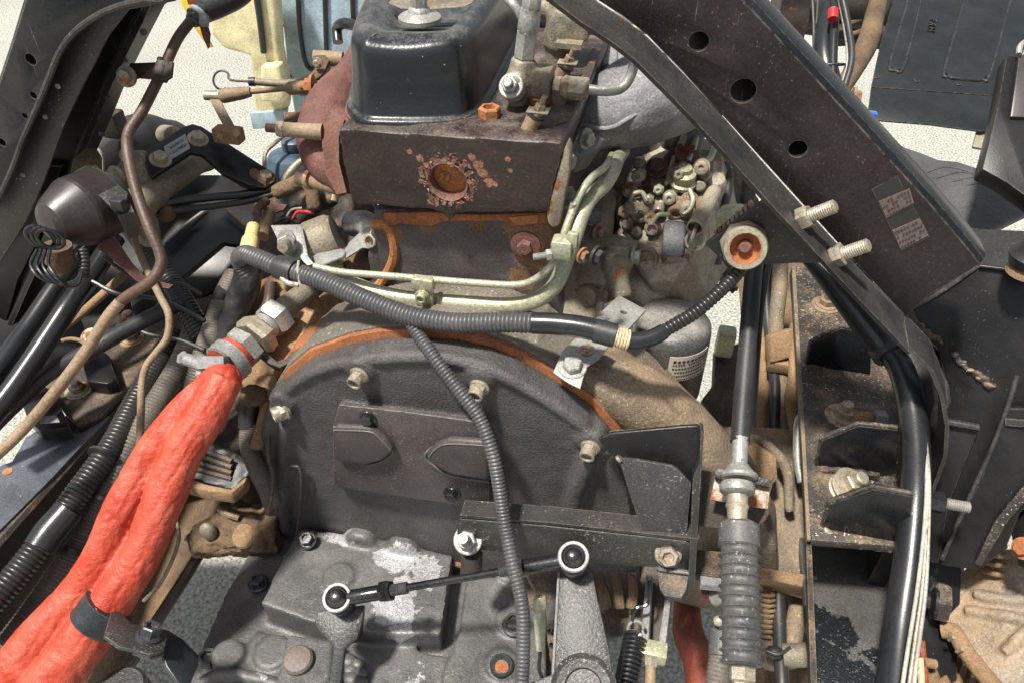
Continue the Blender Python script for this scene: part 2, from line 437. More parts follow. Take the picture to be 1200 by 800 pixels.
BOLTS = {}
def bolt_mesh(kind, m):
    k = (kind, m)
    if k in BOLTS: return BOLTS[k]
    b = B(); z = V((0, 0, 0))
    if kind == 'flange':            # flanged head with a hollow top, radius 1
        b.lathe(z, Z, [(-.2, 1.15), (0, 1.3), (.25, 1.3), (.38, 1.08)], 24)
        b.lathe(z, Z, [(.3, 1), (1.25, 1), (1.38, .9), (1.38, .62), (.95, .55)], 6)
    elif kind == 'hollow':
        b.lathe(z, Z, [(-.2, 1.1), (.15, 1.25), (.35, 1.05)], 24)
        b.lathe(z, Z, [(.3, 1), (.9, 1.0)], 6)
        b.lathe(z, Z, [(.85, .93), (1.6, .93), (1.68, .85), (1.68, .66), (1.1, .6)], 20)
    elif kind == 'hex':
        b.lathe(z, Z, [(-.3, 1.4), (0, 1.45), (.12, 1.4)], 24)
        b.lathe(z, Z, [(.1, 1), (.78, 1), (.9, .88), (.9, .45), (.84, .42)], 6)
        b.lathe(z, Z, [(.82, .42), (.87, .4), (.87, .15)], 12)
    elif kind == 'washer':
        b.lathe(z, Z, [(-.2, 1.75), (.1, 1.75), (.16, 1.7)], 28)
        b.lathe(z, Z, [(.1, 1.35), (.3, 1.35), (.36, 1.28)], 24)
        b.lathe(z, Z, [(.3, 1), (1.05, 1), (1.15, .9)], 6)
        b.lathe(z, Z, [(1.1, .55), (1.75, .55), (1.85, .45)], 14)
    elif kind == 'stud':
        b.lathe(z, Z, [(0, 1), (.1, 1.03), (.85, 1.03), (.95, .9)], 6)
        pr = []
        for i in range(24): pr.append((.85 + i * .094, .6 if i % 2 else .545))
        pr.append((3.15, .4)); b.lathe(z, Z, pr, 14)
    elif kind == 'cap':
        b.lathe(z, Z, [(-.3, 1), (.28, 1), (.42, .86), (.46, .5)], 28)
    elif kind == 'nut':
        b.lathe(z, Z, [(-.2, 1.5), (.12, 1.5), (.18, 1.4)], 24)
        b.lathe(z, Z, [(.15, 1), (.9, 1), (1, .88)], 6)
        b.lathe(z, Z, [(.95, .58), (1.5, .58), (1.6, .48)], 14)
    me = b.mesh(kind + '_bolt', 30); me.materials.append(MATS[m]); BOLTS[k] = me
    return me
def bolt(parent, p, ax, r, kind='hex', m='zinc_cream', name='bolt', spin=None, label=None):
    o = bpy.data.objects.new(name, bolt_mesh(kind, m))
    place(o, parent, p)
    q = V(ax).to_track_quat('Z', 'Y')
    o.rotation_euler = (q.to_matrix() @ Matrix.Rotation(random.uniform(0, 1) if spin is None else spin, 3, 'Z')).to_euler()
    o.scale = (r, r, r)
    if label: o['label'] = label
    return o
def text(parent, s, p, xd, yd, size, m, depth=.0004, name='lettering'):
    cu = bpy.data.curves.new('t', 'FONT'); cu.body = s; cu.size = size; cu.extrude = depth; cu.align_x = 'CENTER'; cu.align_y = 'CENTER'
    o = bpy.data.objects.new('t', cu); C.objects.link(o)
    dg = bpy.context.evaluated_depsgraph_get()
    me = bpy.data.meshes.new_from_object(o.evaluated_get(dg)); bpy.data.objects.remove(o)
    xd = xd.normalized(); zd = xd.cross(yd).normalized(); yd = zd.cross(xd)
    me.transform(Matrix((xd, yd, zd)).transposed().to_4x4())
    me.transform(Matrix.Translation(p)); me.materials.clear()
    return put(me, name, m, parent)
def Q(*l): return [P(*q) for q in l]
# ================================================================ THE SETTING AND WHAT LIES FAR BEHIND
b = B(); b.grid([[V((-30, -5, 0)), V((30, -5, 0))], [V((-30, 60, 0)), V((30, 60, 0))]], closed=False)
struct(b, 'ground', 'ground')

pl = PY(2.15)
t = thing('cab_floor_panel', 'pale blue sheet metal panel of the tilted cab far behind the engine', 'cab panel', pl(440, 60))
b = B().slab(pl, [(322, -60), (620, -60), (620, 130), (470, 185), (352, 172), (338, 90)], .02).bevel(.004)
put(b, 'panel', 'blue_panel', t)
for q in [((348, -20), (352, 40), (360, 78), (376, 82)), ((412, -20), (414, 28)), ((380, -20), (384, 120)), ((352, 110), (470, 106))]:
    put(B().tube([pl.shift(-.004)(*x) for x in q], .007, 8, 4), 'rib', 'rubber', t)
for q in ((329, 30), (339, 90), (392, 90)): bolt(t, pl.shift(-.001)(*q), -Y, .008, 'cap', 'rubber', 'rivet')
pl = PY(2.05)
t = thing('wheel_housing_cover', 'overexposed cream coloured cover beside the pale blue cab panel', 'cover', pl(280, 80))
put(B().slab(pl, [(246, -60), (312, -60), (322, 0), (326, 60), (336, 110), (333, 132), (298, 136), (292, 66), (262, 58), (246, 40)], .05).bevel(.012, 3), 'cover_shell', 'cream_panel', t)
put(B().slab(pl.shift(-.04), [(304, 78), (326, 76), (334, 112), (330, 122), (306, 120)], .04).bevel(.01, 3), 'raised_pocket', 'cream_panel', t)
put(B().tube([pl.shift(-.01)(*x) for x in ((296, -30), (304, 20), (309, 62))], .009, 8), 'seam_strip', 'rubber', t)
put(B().slab(pl.shift(-.01), [(292, 133), (334, 130), (330, 150), (296, 152)], .03).bevel(.004), 'lower_tab', 'blue_panel', t)
pl = PY(1.7)
t = thing('marker_strap', 'bright orange and yellow strap hanging at the top left behind the harness', 'strap', pl(236, 20))
put(B().slab(pl, [(206, -10), (214, -10), (249, 56), (244, 56), (224, 28)], .006).bevel(.001), 'strap_body', 'yellow_bright', t)
put(B().slab(pl.shift(-.01), [(216, -10), (252, -10), (238, 8), (220, 6)], .01).bevel(.002), 'strap_end', 'red_cloth_dirty', t)

# black ribbed floor sheet, top right
pl = P3((1020, 102, 1.5), (1176, 112, 1.47), (1050, 0, 1.68))
t = thing('floor_sheet', 'black ribbed steel sheet with rivets and stamped letters at the upper right', 'metal sheet', pl(1110, 60))
put(B().slab(pl, [(1072, -80), (1240, -80), (1200, 60), (1176, 113), (1021, 102), (1032, 50)], .004).bevel(.0015), 'sheet', 'sheet_black', t)
for q in ([(1076, -60), (1064, 0), (1043, 74), (1049, 83), (1058, 80), (1072, 30), (1092, -60)],
          [(1146, -60), (1128, 10), (1107, 82), (1114, 91), (1150, 94), (1160, 86), (1184, 0), (1202, -60)]):
    put(B().slab(pl.shift(-.005), q, .006).bevel(.004, 3), 'raised_rib', 'sheet_black', t)
    put(B().tube([pl.shift(-.001)(*x) for x in q], .0035, 8, 5), 'rib_edge', 'sheet_black', t)
for q in ((1027, 91), (1074, 95), (1123, 99), (1173, 103)): bolt(t, pl(*q), -pl.n if pl.away == pl.n else pl.n, .0055, 'cap', 'sheet_black', 'rivet')
xd = pl(1088, 60) - pl(1096, 10); yd = pl(1105, 30) - pl(1085, 28)
text(t, 'F R H', pl.shift(-.002)(1092, 30), xd, yd, .021, 'sheet_black', .0012, 'stamped_letters')
pl2 = P3((1020, 102, 1.5), (1176, 112, 1.47), (1018, 140, 1.46))
put(B().slab(pl2, [(1021, 103), (1176, 114), (1170, 150), (1150, 154), (1090, 146), (1016, 140)], .004).bevel(.001), 'lower_flange', 'sheet_black', t)
put(B().slab(pl2.shift(.01), [(1146, 148), (1166, 150), (1164, 176), (1140, 172)], .006).bevel(.001), 'mounting_tab', 'alu_dusty', t)

pl = P3((1030, 160, 1.32), (1200, 250, 1.2), (1090, 260, 1.18))
t = thing('mud_flap', 'scuffed dark grey rubber flap behind the right frame arm', 'mud flap', pl(1110, 220))
put(B().slab(pl, [(1000, 120), (1026, 150), (1045, 162), (1062, 172), (1080, 178), (1100, 186), (1122, 188), (1150, 197), (1180, 217), (1212, 245), (1165, 268), (1150, 300), (1000, 300)], .02).bevel(.007, 3), 'flap', 'tyre', t)
for k in range(4):
    put(B().tube([pl.shift(-.0005)(*x) for x in ((1080 + k * 18, 205 + k * 4), (1110 + k * 18, 196 + k * 6), (1150 + k * 14, 206 + k * 8))], .0009, 6), 'moulded_line', 'tyre', t)
pl = P3((1170, 100, 1.1), (1200, 200, 1.05), (1160, 190, 1.06))
t = thing('cab_bracket', 'glossy black upright bracket at the right edge above the frame', 'bracket', pl(1185, 140))
put(B().slab(pl, [(1180, 64), (1194, 66), (1184, 136), (1240, 140), (1240, 260), (1205, 232), (1180, 214), (1151, 198), (1168, 130)], .03).bevel(.003), 'upright', 'paint_black', t)
put(B().slab(pl.shift(-.006), [(1194, 66), (1240, 40), (1240, 138), (1184, 137)], .012).bevel(.003), 'plum_plate', 'cap_plum', t)
put(B().tube([pl.shift(-.01)(*x) for x in ((1194, 64), (1196, 54), (1206, 46))], .004, 8), 'rim_rod', 'zinc_grey', t)
t = thing('rubber_bumper', 'round dark rubber bumper with a rusty base at the far right edge', 'bumper', P(1200, 280, .8))
put(B().lathe(P(1216, 292, .8), Z, [(-.02, .02), (-.008, .024), (0, .018), (.02, .016), (.026, .01)], 20), 'bumper', 'rubber', t)
put(B().lathe(P(1216, 292, .8) - Z * .03, Z, [(0, .02), (.008, .018), (.012, .015)], 18), 'base', 'mud', t)

# cable bundle and suspension, top right
t = thing('cable_bundle', 'thick black cable bundle with a red tape mark at the top right', 'cable bundle', P(975, 60, 1.2))
put(B().tube(Q((972, -40, 1.3), (970, 20, 1.25), (966, 70, 1.22), (985, 140, 1.2)), .018, 16), 'main_cable', 'rubber_shiny', t)
put(B().tube(Q((978, -40, 1.28), (978, 20, 1.22), (976, 80, 1.19), (980, 150, 1.16)), .007, 10), 'cable', 'rubber_shiny', t)
put(B().tube(Q((980, -20, 1.22), (990, 30, 1.2), (994, 70, 1.18), (986, 105, 1.17)), .0035, 10), 'side_cable', 'tie_white', t)
put(B().tube(Q((983, -20, 1.21), (994, 30, 1.19), (998, 70, 1.17), (988, 108, 1.16)), .005, 10), 'side_cable', 'rubber', t)
put(B().tube(Q((953, 110, 1.22), (954, 40, 1.24), (952, -10, 1.25)), .003, 8), 'thin_wire', 'rubber', t)
put(B().cyl(P(976.5, 12, 1.2), P(976, 23, 1.195), .0078), 'red_tape', 'red_paint', t)
put(B().tube([P(974, 76, 1.18) + (RT * math.cos(a) + FW * math.sin(a) * .8 + UP * math.sin(a) * .25) * .020 for a in [i * math.pi / 6 for i in range(13)]], .002, 8, 2), 'cable_tie', 'rubber', t)
t = thing('suspension_arm', 'curved brown dusty arm behind the cables at the top right', 'suspension arm', P(1010, 50, 1.5))
put(B().tube(Q((1034, -20, 1.7), (1026, 15, 1.65), (1017, 50, 1.6), (1004, 75, 1.55), (990, 100, 1.5), (985, 112, 1.48)), [.016, .02, .022, .02, .016, .014], 14, squash=1), 'arm', 'mud_dark', t)
bolt(t, P(1001, 114, 1.45), X, .013, 'hex', 'mud', 'bolt')
t = thing('axle_housing', 'shadowed dark machinery under the cab at the top right', 'axle', P(960, 20, 1.9))
b = B().box(P(925, 8, 1.9), .07, .3, .2).box(P(970, 30, 2.0), .3, .1, .03).cyl(P(940, 10, 1.95), P(1040, 4, 1.95), .05).ball(P(1012, 2, 1.8), .06).box(P(1005, 44, 1.9), .12, .1, .02)
put(b.fuse(.006, 3, .004, 30), 'housing', 'black_muddy', t)
for q in ((1003, 30), (1008, 42)): put(B().tube(Q((q[0] - 14, q[1], 1.8), (q[0] + 10, q[1] - 8, 1.78)), .006, 8), 'spring_leaf', 'mud_dark', t)
t = thing('blue_connector', 'small blue and tan connector peeking over the right frame arm', 'connector', P(1021, 138, 1.2))
put(B().box(P(1021, 141, 1.1), .010, .01, .022), 'blue_body', 'blue_bright', t)
put(B().box(P(1021, 134, 1.1), .013, .01, .008).bevel(.002), 'tan_clip', 'pipe_tan', t)
t = thing('brake_line', 'grey metal line and tan pipe behind the top of the right frame arm', 'pipe', P(900, 10, 1.3))
put(B().tube(Q((898, -20, 1.3), (893, 20, 1.25), (888, 60, 1.2)), .008, 10), 'pipe', 'zinc_grey', t)
put(B().tube(Q((902, 10, 1.25), (912, 14, 1.24), (914, 22, 1.23), (905, 26, 1.23)), .002, 8), 'hook', 'zinc_grey', t)
put(B().tube(Q((884, -10, 1.35), (886, 12, 1.33)), .014, 10), 'tan_sleeve', 'pipe_tan', t)

# ================================================================ CAB SUPPORT ARCH
YA = .72
pa = PY(YA)
t = thing('cab_arch', 'large dark plum painted diagonal frame arm with round holes at the upper right', 'frame arm', pa(900, 150))
def chole(pl, u, v, r): return circle(pl(u, v), pl.n, r, 26)
o = [(560, -110), (700, 0), (731, 20), (758, 41), (800, 84), (850, 138), (900, 195), (960, 261), (1010, 316), (1062, 371),
     (1090, 345), (1148, 310), (1134, 292), (1090, 240), (1040, 185), (1000, 141), (940, 76), (862, -8), (790, -110)]
holes = [chole(pa, 819, 49, .0088), chole(pa, 871, 107, .0115), chole(pa, 935, 175, .0085)]
put(B().slab(pa, o, .005, holes).bevel(.0012, 2), 'web', 'paint_plum', t)
# dark inner wall seen through the holes and the rounded upper flange
pb = pa.shift(.045)
put(B().slab(pb, [(640, -110), (740, 10), (900, 185), (1010, 300), (1080, 300), (1000, 150), (850, -10), (760, -110)], .004), 'inner_wall', 'paint_black', t)
up = [(790, -110), (862, -8), (940, 76), (1000, 141), (1040, 185), (1090, 240), (1134, 292), (1148, 310)]
rings = []
for q in up:
    p = pa(*q); rings.append([p + Y * .0005, p + V((.004, .004, .004)), p + V((.006, .012, .006)), p + V((.006, .040, .006)), p + V((.003, .046, .002)), p + V((0, .046, 0)), p + V((.001, .012, 0)), p + V((-.001, .005, -.001))])
put(B().grid(rings), 'upper_flange', 'paint_black_clean', t)
lo = [(560, -110), (640, -46), (700, 0), (731, 20), (758, 41), (800, 84), (850, 138), (900, 195), (960, 261), (1010, 316), (1062, 371)]
rings = []
for q in lo:
    p = pa(*q); rings.append([p + Y * .004 - Z * .003, p + V((-.001, -.003, -.0005)), p + V((-.003, -.010, -.004)), p + V((-.003, -.050, -.004)), p + V((-.004, -.054, -.004)), p + V((-.007, -.050, -.008)), p + V((-.006, -.008, -.008))])
put(B().grid(catr(rings) if 'catr' in globals() else rings), 'lower_flange', 'arch_flange', t)
# lower foot curl of the flange past the post
rings = []
for q in [(1062, 371), (1090, 400), (1102, 430), (1108, 465), (1106, 500), (1090, 545)]:
    p = pa(*q); rings.append([p + Y * .004, p + V((-.002, -.008, -.002)), p + V((-.003, -.045, -.003)), p + V((-.007, -.045, -.004)), p + V((-.006, 0, -.004))])
put(B().grid(rings), 'flange_foot', 'arch_flange', t)
for (u, v) in ((940, 238), (978, 281)):
    q = pa(u - 8, v - 4) + V((0, -.028, .0))
    bolt(t, pa(u - 4, v + 4) + V((0, -.026, 0)), V((.72, -.2, .62)), .0115, 'stud', 'zinc_cream', 'stud_nut')
# data plate
q = [(1021, 222), (1052, 206), (1090, 278), (1056, 295)]
put(B().slab(pa.shift(-.0006), q, .0004), 'data_plate', 'sticker_dark', t)
d0 = pa.shift(-.0012)
put(B().slab(d0, [(1030, 236), (1066, 221), (1071, 238), (1039, 256)], .0004), 'plate_field', 'sticker_plum', t)
put(B().slab(d0, [(1046, 270), (1078, 256), (1088, 276), (1056, 293)], .0004), 'plate_field', 'sticker_plum', t)

pb_ = B()
for (a, c, e, f_, n) in (((1030, 236), (1066, 221), (1039, 256), (1071, 240), 4), ((1046, 270), (1078, 256), (1056, 293), (1088, 276), 4)):
    for r_ in range(n):
        k = (r_ + .5) / n; k2 = k + .09
        for j in range(9):
            if random.random() < .2: continue
            u0, u1 = (j + .3) / 9.3, (j + .95) / 9.3
            def at(x, y): return ((a[0] + (c[0] - a[0]) * x) * (1 - y) + (e[0] + (f_[0] - e[0]) * x) * y, (a[1] + (c[1] - a[1]) * x) * (1 - y) + (e[1] + (f_[1] - e[1]) * x) * y)
            pb_.slab(d0.shift(-.0006), [at(u0, k), at(u1, k), at(u1, k2), at(u0, k2)], .0002)
put(pb_, 'worn_print', 'sticker_dark', t, kind='stuff')

t = thing('gusset_bracket', 'flat black gusset plate bolted under the right frame arm beside the large round nut', 'bracket', PY(.70)(900, 270))
pg = PY(.705)
put(B().slab(pg, [(826, 287), (896, 234), (906, 236), (940, 270), (968, 300), (968, 309), (930, 309), (893, 311), (856, 313), (851, 314), (846, 306)], .006).bevel(.0015), 'plate', 'black_dusty', t)
t = thing('sleeve_nut', 'big zinc sleeve nut with a rusty open bore on the black gusset plate', 'nut', pg(873, 290))
ax = (P(875, 299, .8) - P(872, 285, .86)).normalized(); c0 = P(872, 285, pg(872, 285).dot(FW) * 1 - CP.dot(FW) - .004)
b = B().lathe(c0, ax, [(0, .0235), (.004, .0245), (.010, .0245), (.013, .022)], 8)
b.lathe(c0, ax, [(.010, .0215), (.028, .0218), (.0305, .0205), (.0305, .0160), (.012, .0155), (.011, .001)], 32)
put(b, 'sleeve', 'zinc_cream', t)
put(B().lathe(c0, ax, [(.0105, .0155), (.0295, .0158), (.0295, .0150), (.016, .0146), (.014, .001)], 28), 'rusty_bore', 'rust', t)
put(B().lathe(c0, ax, [(.012, .007), (.021, .007), (.023, .005)], 16), 'bolt_end', 'rust_plum', t)
put(B().lathe(P(850, 262, .92), V((.6, -.3, .3)), [(0, .022), (.02, .022), (.024, .018)], 20), 'rear_bush', 'zinc_yellow', t)
b = B()
for i in range(9): b.lathe(P(838 + i * 5, 276 - i * 4.3, .87), V((.6, -.1, .3)), [(0, .0055), (.0035, .0065)], 10)
put(b, 'rear_thread', 'zinc_rusty', t)

# left frame arm
YL = .70
pa = PY(YL)
t = thing('cab_arch', 'black frame arm with an open channel and drilled holes at the left edge', 'frame arm', pa(60, 150))
inner = [(205, -60), (198, -4), (170, 0), (138, 8), (112, 20), (88, 38), (70, 62), (58, 92), (44, 126), (28, 162), (14, 200), (-14, 260)]
o = [(-120, 262)] + inner[::-1] + [(60, -60), (34, -10), (16, 50), (-4, 110), (-120, 160)]
put(B().slab(pa, o, .005, [chole(pa, 36, 70, .0065), chole(pa, 39, 112, .0045), chole(pa, 29, 136, .0038), chole(pa, 2, 167, .0055)]).bevel(.0014, 2), 'web', 'paint_black_clean', t)
rings = []
for q in [(60, -60), (34, -10), (16, 50), (-4, 110), (-60, 200)]:
    p = pa(*q); rings.append([p, p + V((-.004, .004, .002)), p + V((-.006, .014, .002)), p + V((-.006, .10, .002)), p + V((-.002, .10, 0)), p + V((-.001, .01, 0))])
put(B().grid(rings), 'outer_flange', 'paint_black_clean', t)
b = B().tube([pa(*q) + V((0, -.001, 0)) for q in inner], .0035, 8, 4)
put(b, 'opening_lip', 'black_dusty', t)
pi = PY(YL + .022)
ins = [(205, -60), (205, 2), (150, 12), (128, 40), (110, 75), (92, 110), (76, 145), (62, 182), (50, 215), (30, 260), (-14, 330)]
put(B().slab(pi, [(q[0] - 0, q[1]) for q in ins] + [(-90, 330), (-40, 250), (20, 120), (60, 50), (110, 0), (190, -60)], .004).bevel(.001), 'inner_plate', 'black_dusty', t)
for q in ((68, 101), (53, 137), (27, 205)): bolt(t, pi(*q), V((.2, -1, .1)), .0032, 'cap', 'zinc_grey', 'rivet')
rings = []
for q, dd in (((203, -60), .0), ((196, 0), 0), ((172, 46), 0), ((150, 90), 0), ((132, 135), 0), ((112, 180), 0), ((88, 235), 0), ((62, 300), 0), ((30, 370), 0)):
    p = PY(YL + .11)(*q); rings.append([p, p + V((-.004, 0, 0)), p + V((-.03, .008, 0)), p + V((-.18, .012, 0)), p + V((-.18, .006, 0)), p + V((-.032, .002, 0)), p + V((-.012, -.03, 0)), p + V((-.002, -.03, 0))])
put(B().grid(rings), 'back_wall', 'paint_black', t)
b = B().slab(PY(YL + .10), [(-150, 180), (72, 196), (62, 230), (45, 280), (20, 330), (0, 400), (10, 440), (-20, 470), (-150, 560)], .01)
put(b.bevel(.002), 'lower_web', 'paint_black', t)
for q in ((127, 116), (119, 157), (168, 38)): bolt(t, PY(YL + .075)(*q), -Y, .004, 'cap', 'black_dusty', 'rivet')
# ================================================================ THE ENGINE
def W(y, *l): return [PY(q[2] if len(q) > 2 else y)(q[0], q[1]) for q in l]
mat('cover_satin', (.010, .012, .014), .3, base2=(.017, .019, .022), mixscale=7, dust=.22, dustcol=(.2, .195, .185), upk=.42, bump=.25, bscale=160, speck=.2, fine=.1)
mat('flake_pale', (.28, .15, .10), .7, base2=(.25, .12, .08), bump=.3)
mat('strap_rust', (.085, .032, .02), .75, base2=(.13, .05, .03), mixscale=30, bump=.4)
mat('block_rusty', (.062, .054, .055), .55, base2=(.085, .074, .072), dust=.2, bump=.4, patches=[(PY(.70)(626, 300), .022), (PY(.70)(612, 325), .016), (PY(.70)(634, 275), .02), (PY(.70)(600, 268), .012), (PY(.70)(560, 266), .008), (PY(.70)(500, 268), .009), (PY(.70)(460, 275), .012)], patchcol=(.20, .11, .06), patchrough=.85)
mat('head_plum', (.013, .010, .010), .38, base2=(.034, .019, .016), mixscale=24, dust=.2, dustcol=(.22, .18, .15), upk=.42, rust=.12, rustcol=(.28, .12, .07), speck=.3, speckcol=(.22, .16, .13), bump=.7, bscale=220,
    patches=[(PY(.68)(525, 212), .0262), (PY(.68)(553, 184), .004), (PY(.68)(560, 193), .0055), (PY(.68)(566, 203), .005), (PY(.68)(573, 214), .005), (PY(.68)(580, 216), .003), (PY(.68)(595, 186), .003), (PY(.68)(598, 200), .0025), (PY(.68)(480, 178), .003), (PY(.68)(492, 186), .004), (PY(.68)(508, 236), .006)], patchcol=(.30, .145, .095), patchrough=.8, pscale=190)
mat('housing_grey', (.10, .093, .083), .58, base2=(.15, .13, .10), mixscale=10, dust=.36, dustcol=(.38, .28, .17), speck=.5, speckcol=(.4, .36, .3), bump=.7, bscale=260)

YH = .68
ph = PY(YH)
zt = ph(400, 152).z
t = thing('cylinder_head_casting', 'dark plum cylinder head with a peeling rusty round core plug facing the viewer', 'cylinder head', ph(525, 245))
hc = ph(525, 213)
b = B().slab(ph, [(395, 151), (412, 240), (500, 246), (518, 250), (526, 262), (534, 250), (643, 250), (650, 215), (660, 178), (657, 168)], .34, [circle(hc, Y, .0215, 26)])
put(b.fuse(.0028, 6, .0012, 40), 'head_casting', 'head_plum', t)
put(B().lathe(hc + Y * .014, -Y, [(-.004, .0225), (0, .022), (0, .014), (-.002, .006), (-.002, .0001)], 30), 'core_plug', 'rust', t)
put(B().lathe(hc + Y * .012, -Y, [(0, .0225), (.012, .0222), (.014, .0215), (.012, .0195), (0, .019)], 32, caps=False), 'plug_ring', 'rust_plum', t)
b = B()
for i in range(30):
    a = random.uniform(0, 6.28); r = random.uniform(.0235, .030) if i < 34 else random.uniform(.030, .036)
    c = hc + V((math.cos(a) * r, -.0008, math.sin(a) * r)); s = random.uniform(.0015, .0042)
    k = random.randint(4, 6)
    pts = [c + V((math.cos(6.28 * j / k) * s * random.uniform(.5, 1.2), random.uniform(-.0012, 0), math.sin(6.28 * j / k) * s * random.uniform(.5, 1.2))) for j in range(k)]
    b.slab(PY(0), pts, .0005, ext=Y)
put(b, 'paint_flakes', 'rust_plum', t, kind='stuff')
b = B()
for i in range(34):
    a = random.uniform(0, 6.28); r = random.uniform(.023, .029) if i < 40 else random.uniform(.028, .035)
    c = hc + V((math.cos(a) * r, -.001, math.sin(a) * r * .9)); s = random.uniform(.001, .003)
    k = 5
    pts = [c + V((math.cos(6.28 * j / k) * s * random.uniform(.4, 1.5), random.uniform(-.001, 0), math.sin(6.28 * j / k) * s * random.uniform(.4, 1.5))) for j in range(k)]
    b.slab(PY(0), pts, .0005, ext=Y)
put(b, 'pale_flakes', 'flake_pale', t, kind='stuff')
for c in ((-.006, .0, -.004), (.004, 0, .006), (-.012, 0, -.002)):
    q = hc + Y * .0135 + V(c)
    put(B().slab(PY(0), [q + V((-.003, 0, -.005)), q + V((.003, -.001, -.002)), q + V((.004, 0, .005)), q + V((-.001, 0, .003))], .0008, ext=Y), 'flake', 'rust', t)
put(B().slab(PY(YH + .002), [(640, 250), (660, 178), (664, 170), (668, 180), (667, 200), (656, 264), (648, 268), (642, 262)], .02).bevel(.002), 'end_plate', 'zinc_rusty', t)
for q in ((664, 189), (666, 232)): bolt(t, PY(YH + .03)(*q), V((1, -.35, 0)), .0085, 'hex', 'zinc_grey')
pt = PZ(zt)
bolt(t, pt(574, 143), Z, .0118, 'flange', 'rust')
put(B().lathe(pt(633, 168), Z, [(0, .008), (.002, .008), (.003, .006)], 14), 'core_sand', 'tape_tan', t)

# valve cover
t = thing('valve_cover', 'smooth satin black pressed valve cover on top of the cylinder head', 'valve cover', pt(500, 80))
def ring_pts(pts, n=3):
    q = [pt(*p) for p in pts]; m = len(q); out = []
    for i in range(m):
        a, b_, c, d = q[i - 1], q[i], q[(i + 1) % m], q[(i + 2) % m]
        for k in range(n):
            f = k / n; out.append(.5 * ((2 * b_) + (c - a) * f + (2 * a - 5 * b_ + 4 * c - d) * f * f + (3 * b_ - a - 3 * c + d) * f ** 3))
    return out
rim = ring_pts([(409, 122), (413, 137), (428, 147), (455, 149), (505, 149), (545, 145), (566, 132), (580, 112), (598, 76), (616, 40), (636, 2), (668, -60), (700, -130), (560, -150), (500, -90), (455, 10), (425, 75)], 4)
cen = sum(rim, V()) / len(rim)
def inset(pts, w, z, extra=0):
    out = []
    n = len(pts)
    for i, p in enumerate(pts):
        tg = (pts[(i + 1) % n] - pts[i - 1]).normalized(); nn = V((tg.y, -tg.x, 0))
        if nn.dot(cen - p) < 0: nn = -nn
        out.append(p + nn * w + Z * z)
    return out
dip = lambda pts: [p - Z * .0035 * math.exp(-((i / len(pts) - .20) / .05) ** 2) for i, p in enumerate(pts)]
R = [inset(rim, -.001, -.002), inset(rim, -.002, .002), inset(rim, -.001, .006), inset(rim, .002, .007), inset(rim, .0045, .007), inset(rim, .0065, .010), inset(rim, .0095, .045), dip(inset(rim, .0115, .070)), dip(inset(rim, .0135, .0765)), dip(inset(rim, .018, .081)), dip(inset(rim, .024, .0825)), inset(rim, .034, .083), [cen + (q - cen) * .2 for q in inset(rim, .034, .083)]]
put(B().grid(R), 'cover_shell', 'cover_satin', t, sharp=60)
put(B().slab(pt, inset(rim, -.0035, -.001), .003, ext=-Z), 'gasket', 'rust_plum', t)
top = PZ(zt + .083)
q = top(492, 22)
b = B().lathe(q, Z, [(-.002, .0225), (.002, .0225), (.004, .02), (.007, .012), (.010, .011), (.012, .0085)], 28)
o = put(b, 'stud_washer', 'zinc_grey', t)
put(B().hexa(q + Z * .012, q + Z * .032, .009).cyl(q + Z * .03, q + Z * .038, .005), 'cap_nut', 'zinc_grey', o)
put(B().slab(top.shift(.0005), [(455, 4), (470, 10), (492, 12), (545, 8), (570, -6), (560, -20), (470, -14)], .0006), 'worn_patch', 'alu_dusty', t)

# engine block
YK = .70
pk = PY(YK)
t = thing('engine_block', 'grey engine block wall with an orange rusty gasket lip under the cylinder head', 'engine block', pk(545, 330))
b = B().slab(pk, [(438, 246), (645, 246), (652, 290), (648, 330), (660, 372), (440, 352), (430, 300)], .30)
b.cyl(pk(618, 284) + Y * .01, pk(618, 284) - Y * .006, .021)
b.slab(pk.shift(-.004), [(600, 300), (636, 300), (640, 360), (612, 358)], .02)
b.cyl(pk(588, 340) + Y * .02, pk(588, 340) - Y * .001, .02)
put(b.fuse(.003, 5, .0008, 50), 'block_casting', 'block_rusty', t)
put(B().slab(PY(YK - .004), [(448, 250), (500, 249), (560, 252), (640, 250), (642, 262), (600, 266), (590, 260), (520, 260), (505, 266), (470, 263), (452, 266)], .01).bevel(.002), 'gasket_lip', 'rust_orange', t)
put(B().slab(PY(YK - .006), [(595, 255), (632, 252), (630, 262), (612, 266), (600, 262)], .006).bevel(.002), 'rust_scale', 'rust', t)
put(B().lathe(pk(618, 283) - Y * .006, -Y, [(-.002, .0165), (.003, .0165), (.004, .013), (.0035, .010)], 22), 'plug_flange', 'rust_plum', t)
bolt(t, pk(618, 283) - Y * .009, -Y, .0085, 'hex', 'rust_plum', 'plug')
b = B().tube(W(.70, (436, 262), (456, 268), (462, 300), (448, 330), (434, 342)), .006, 8)
put(b, 'rusty_side_web', 'rust', t)

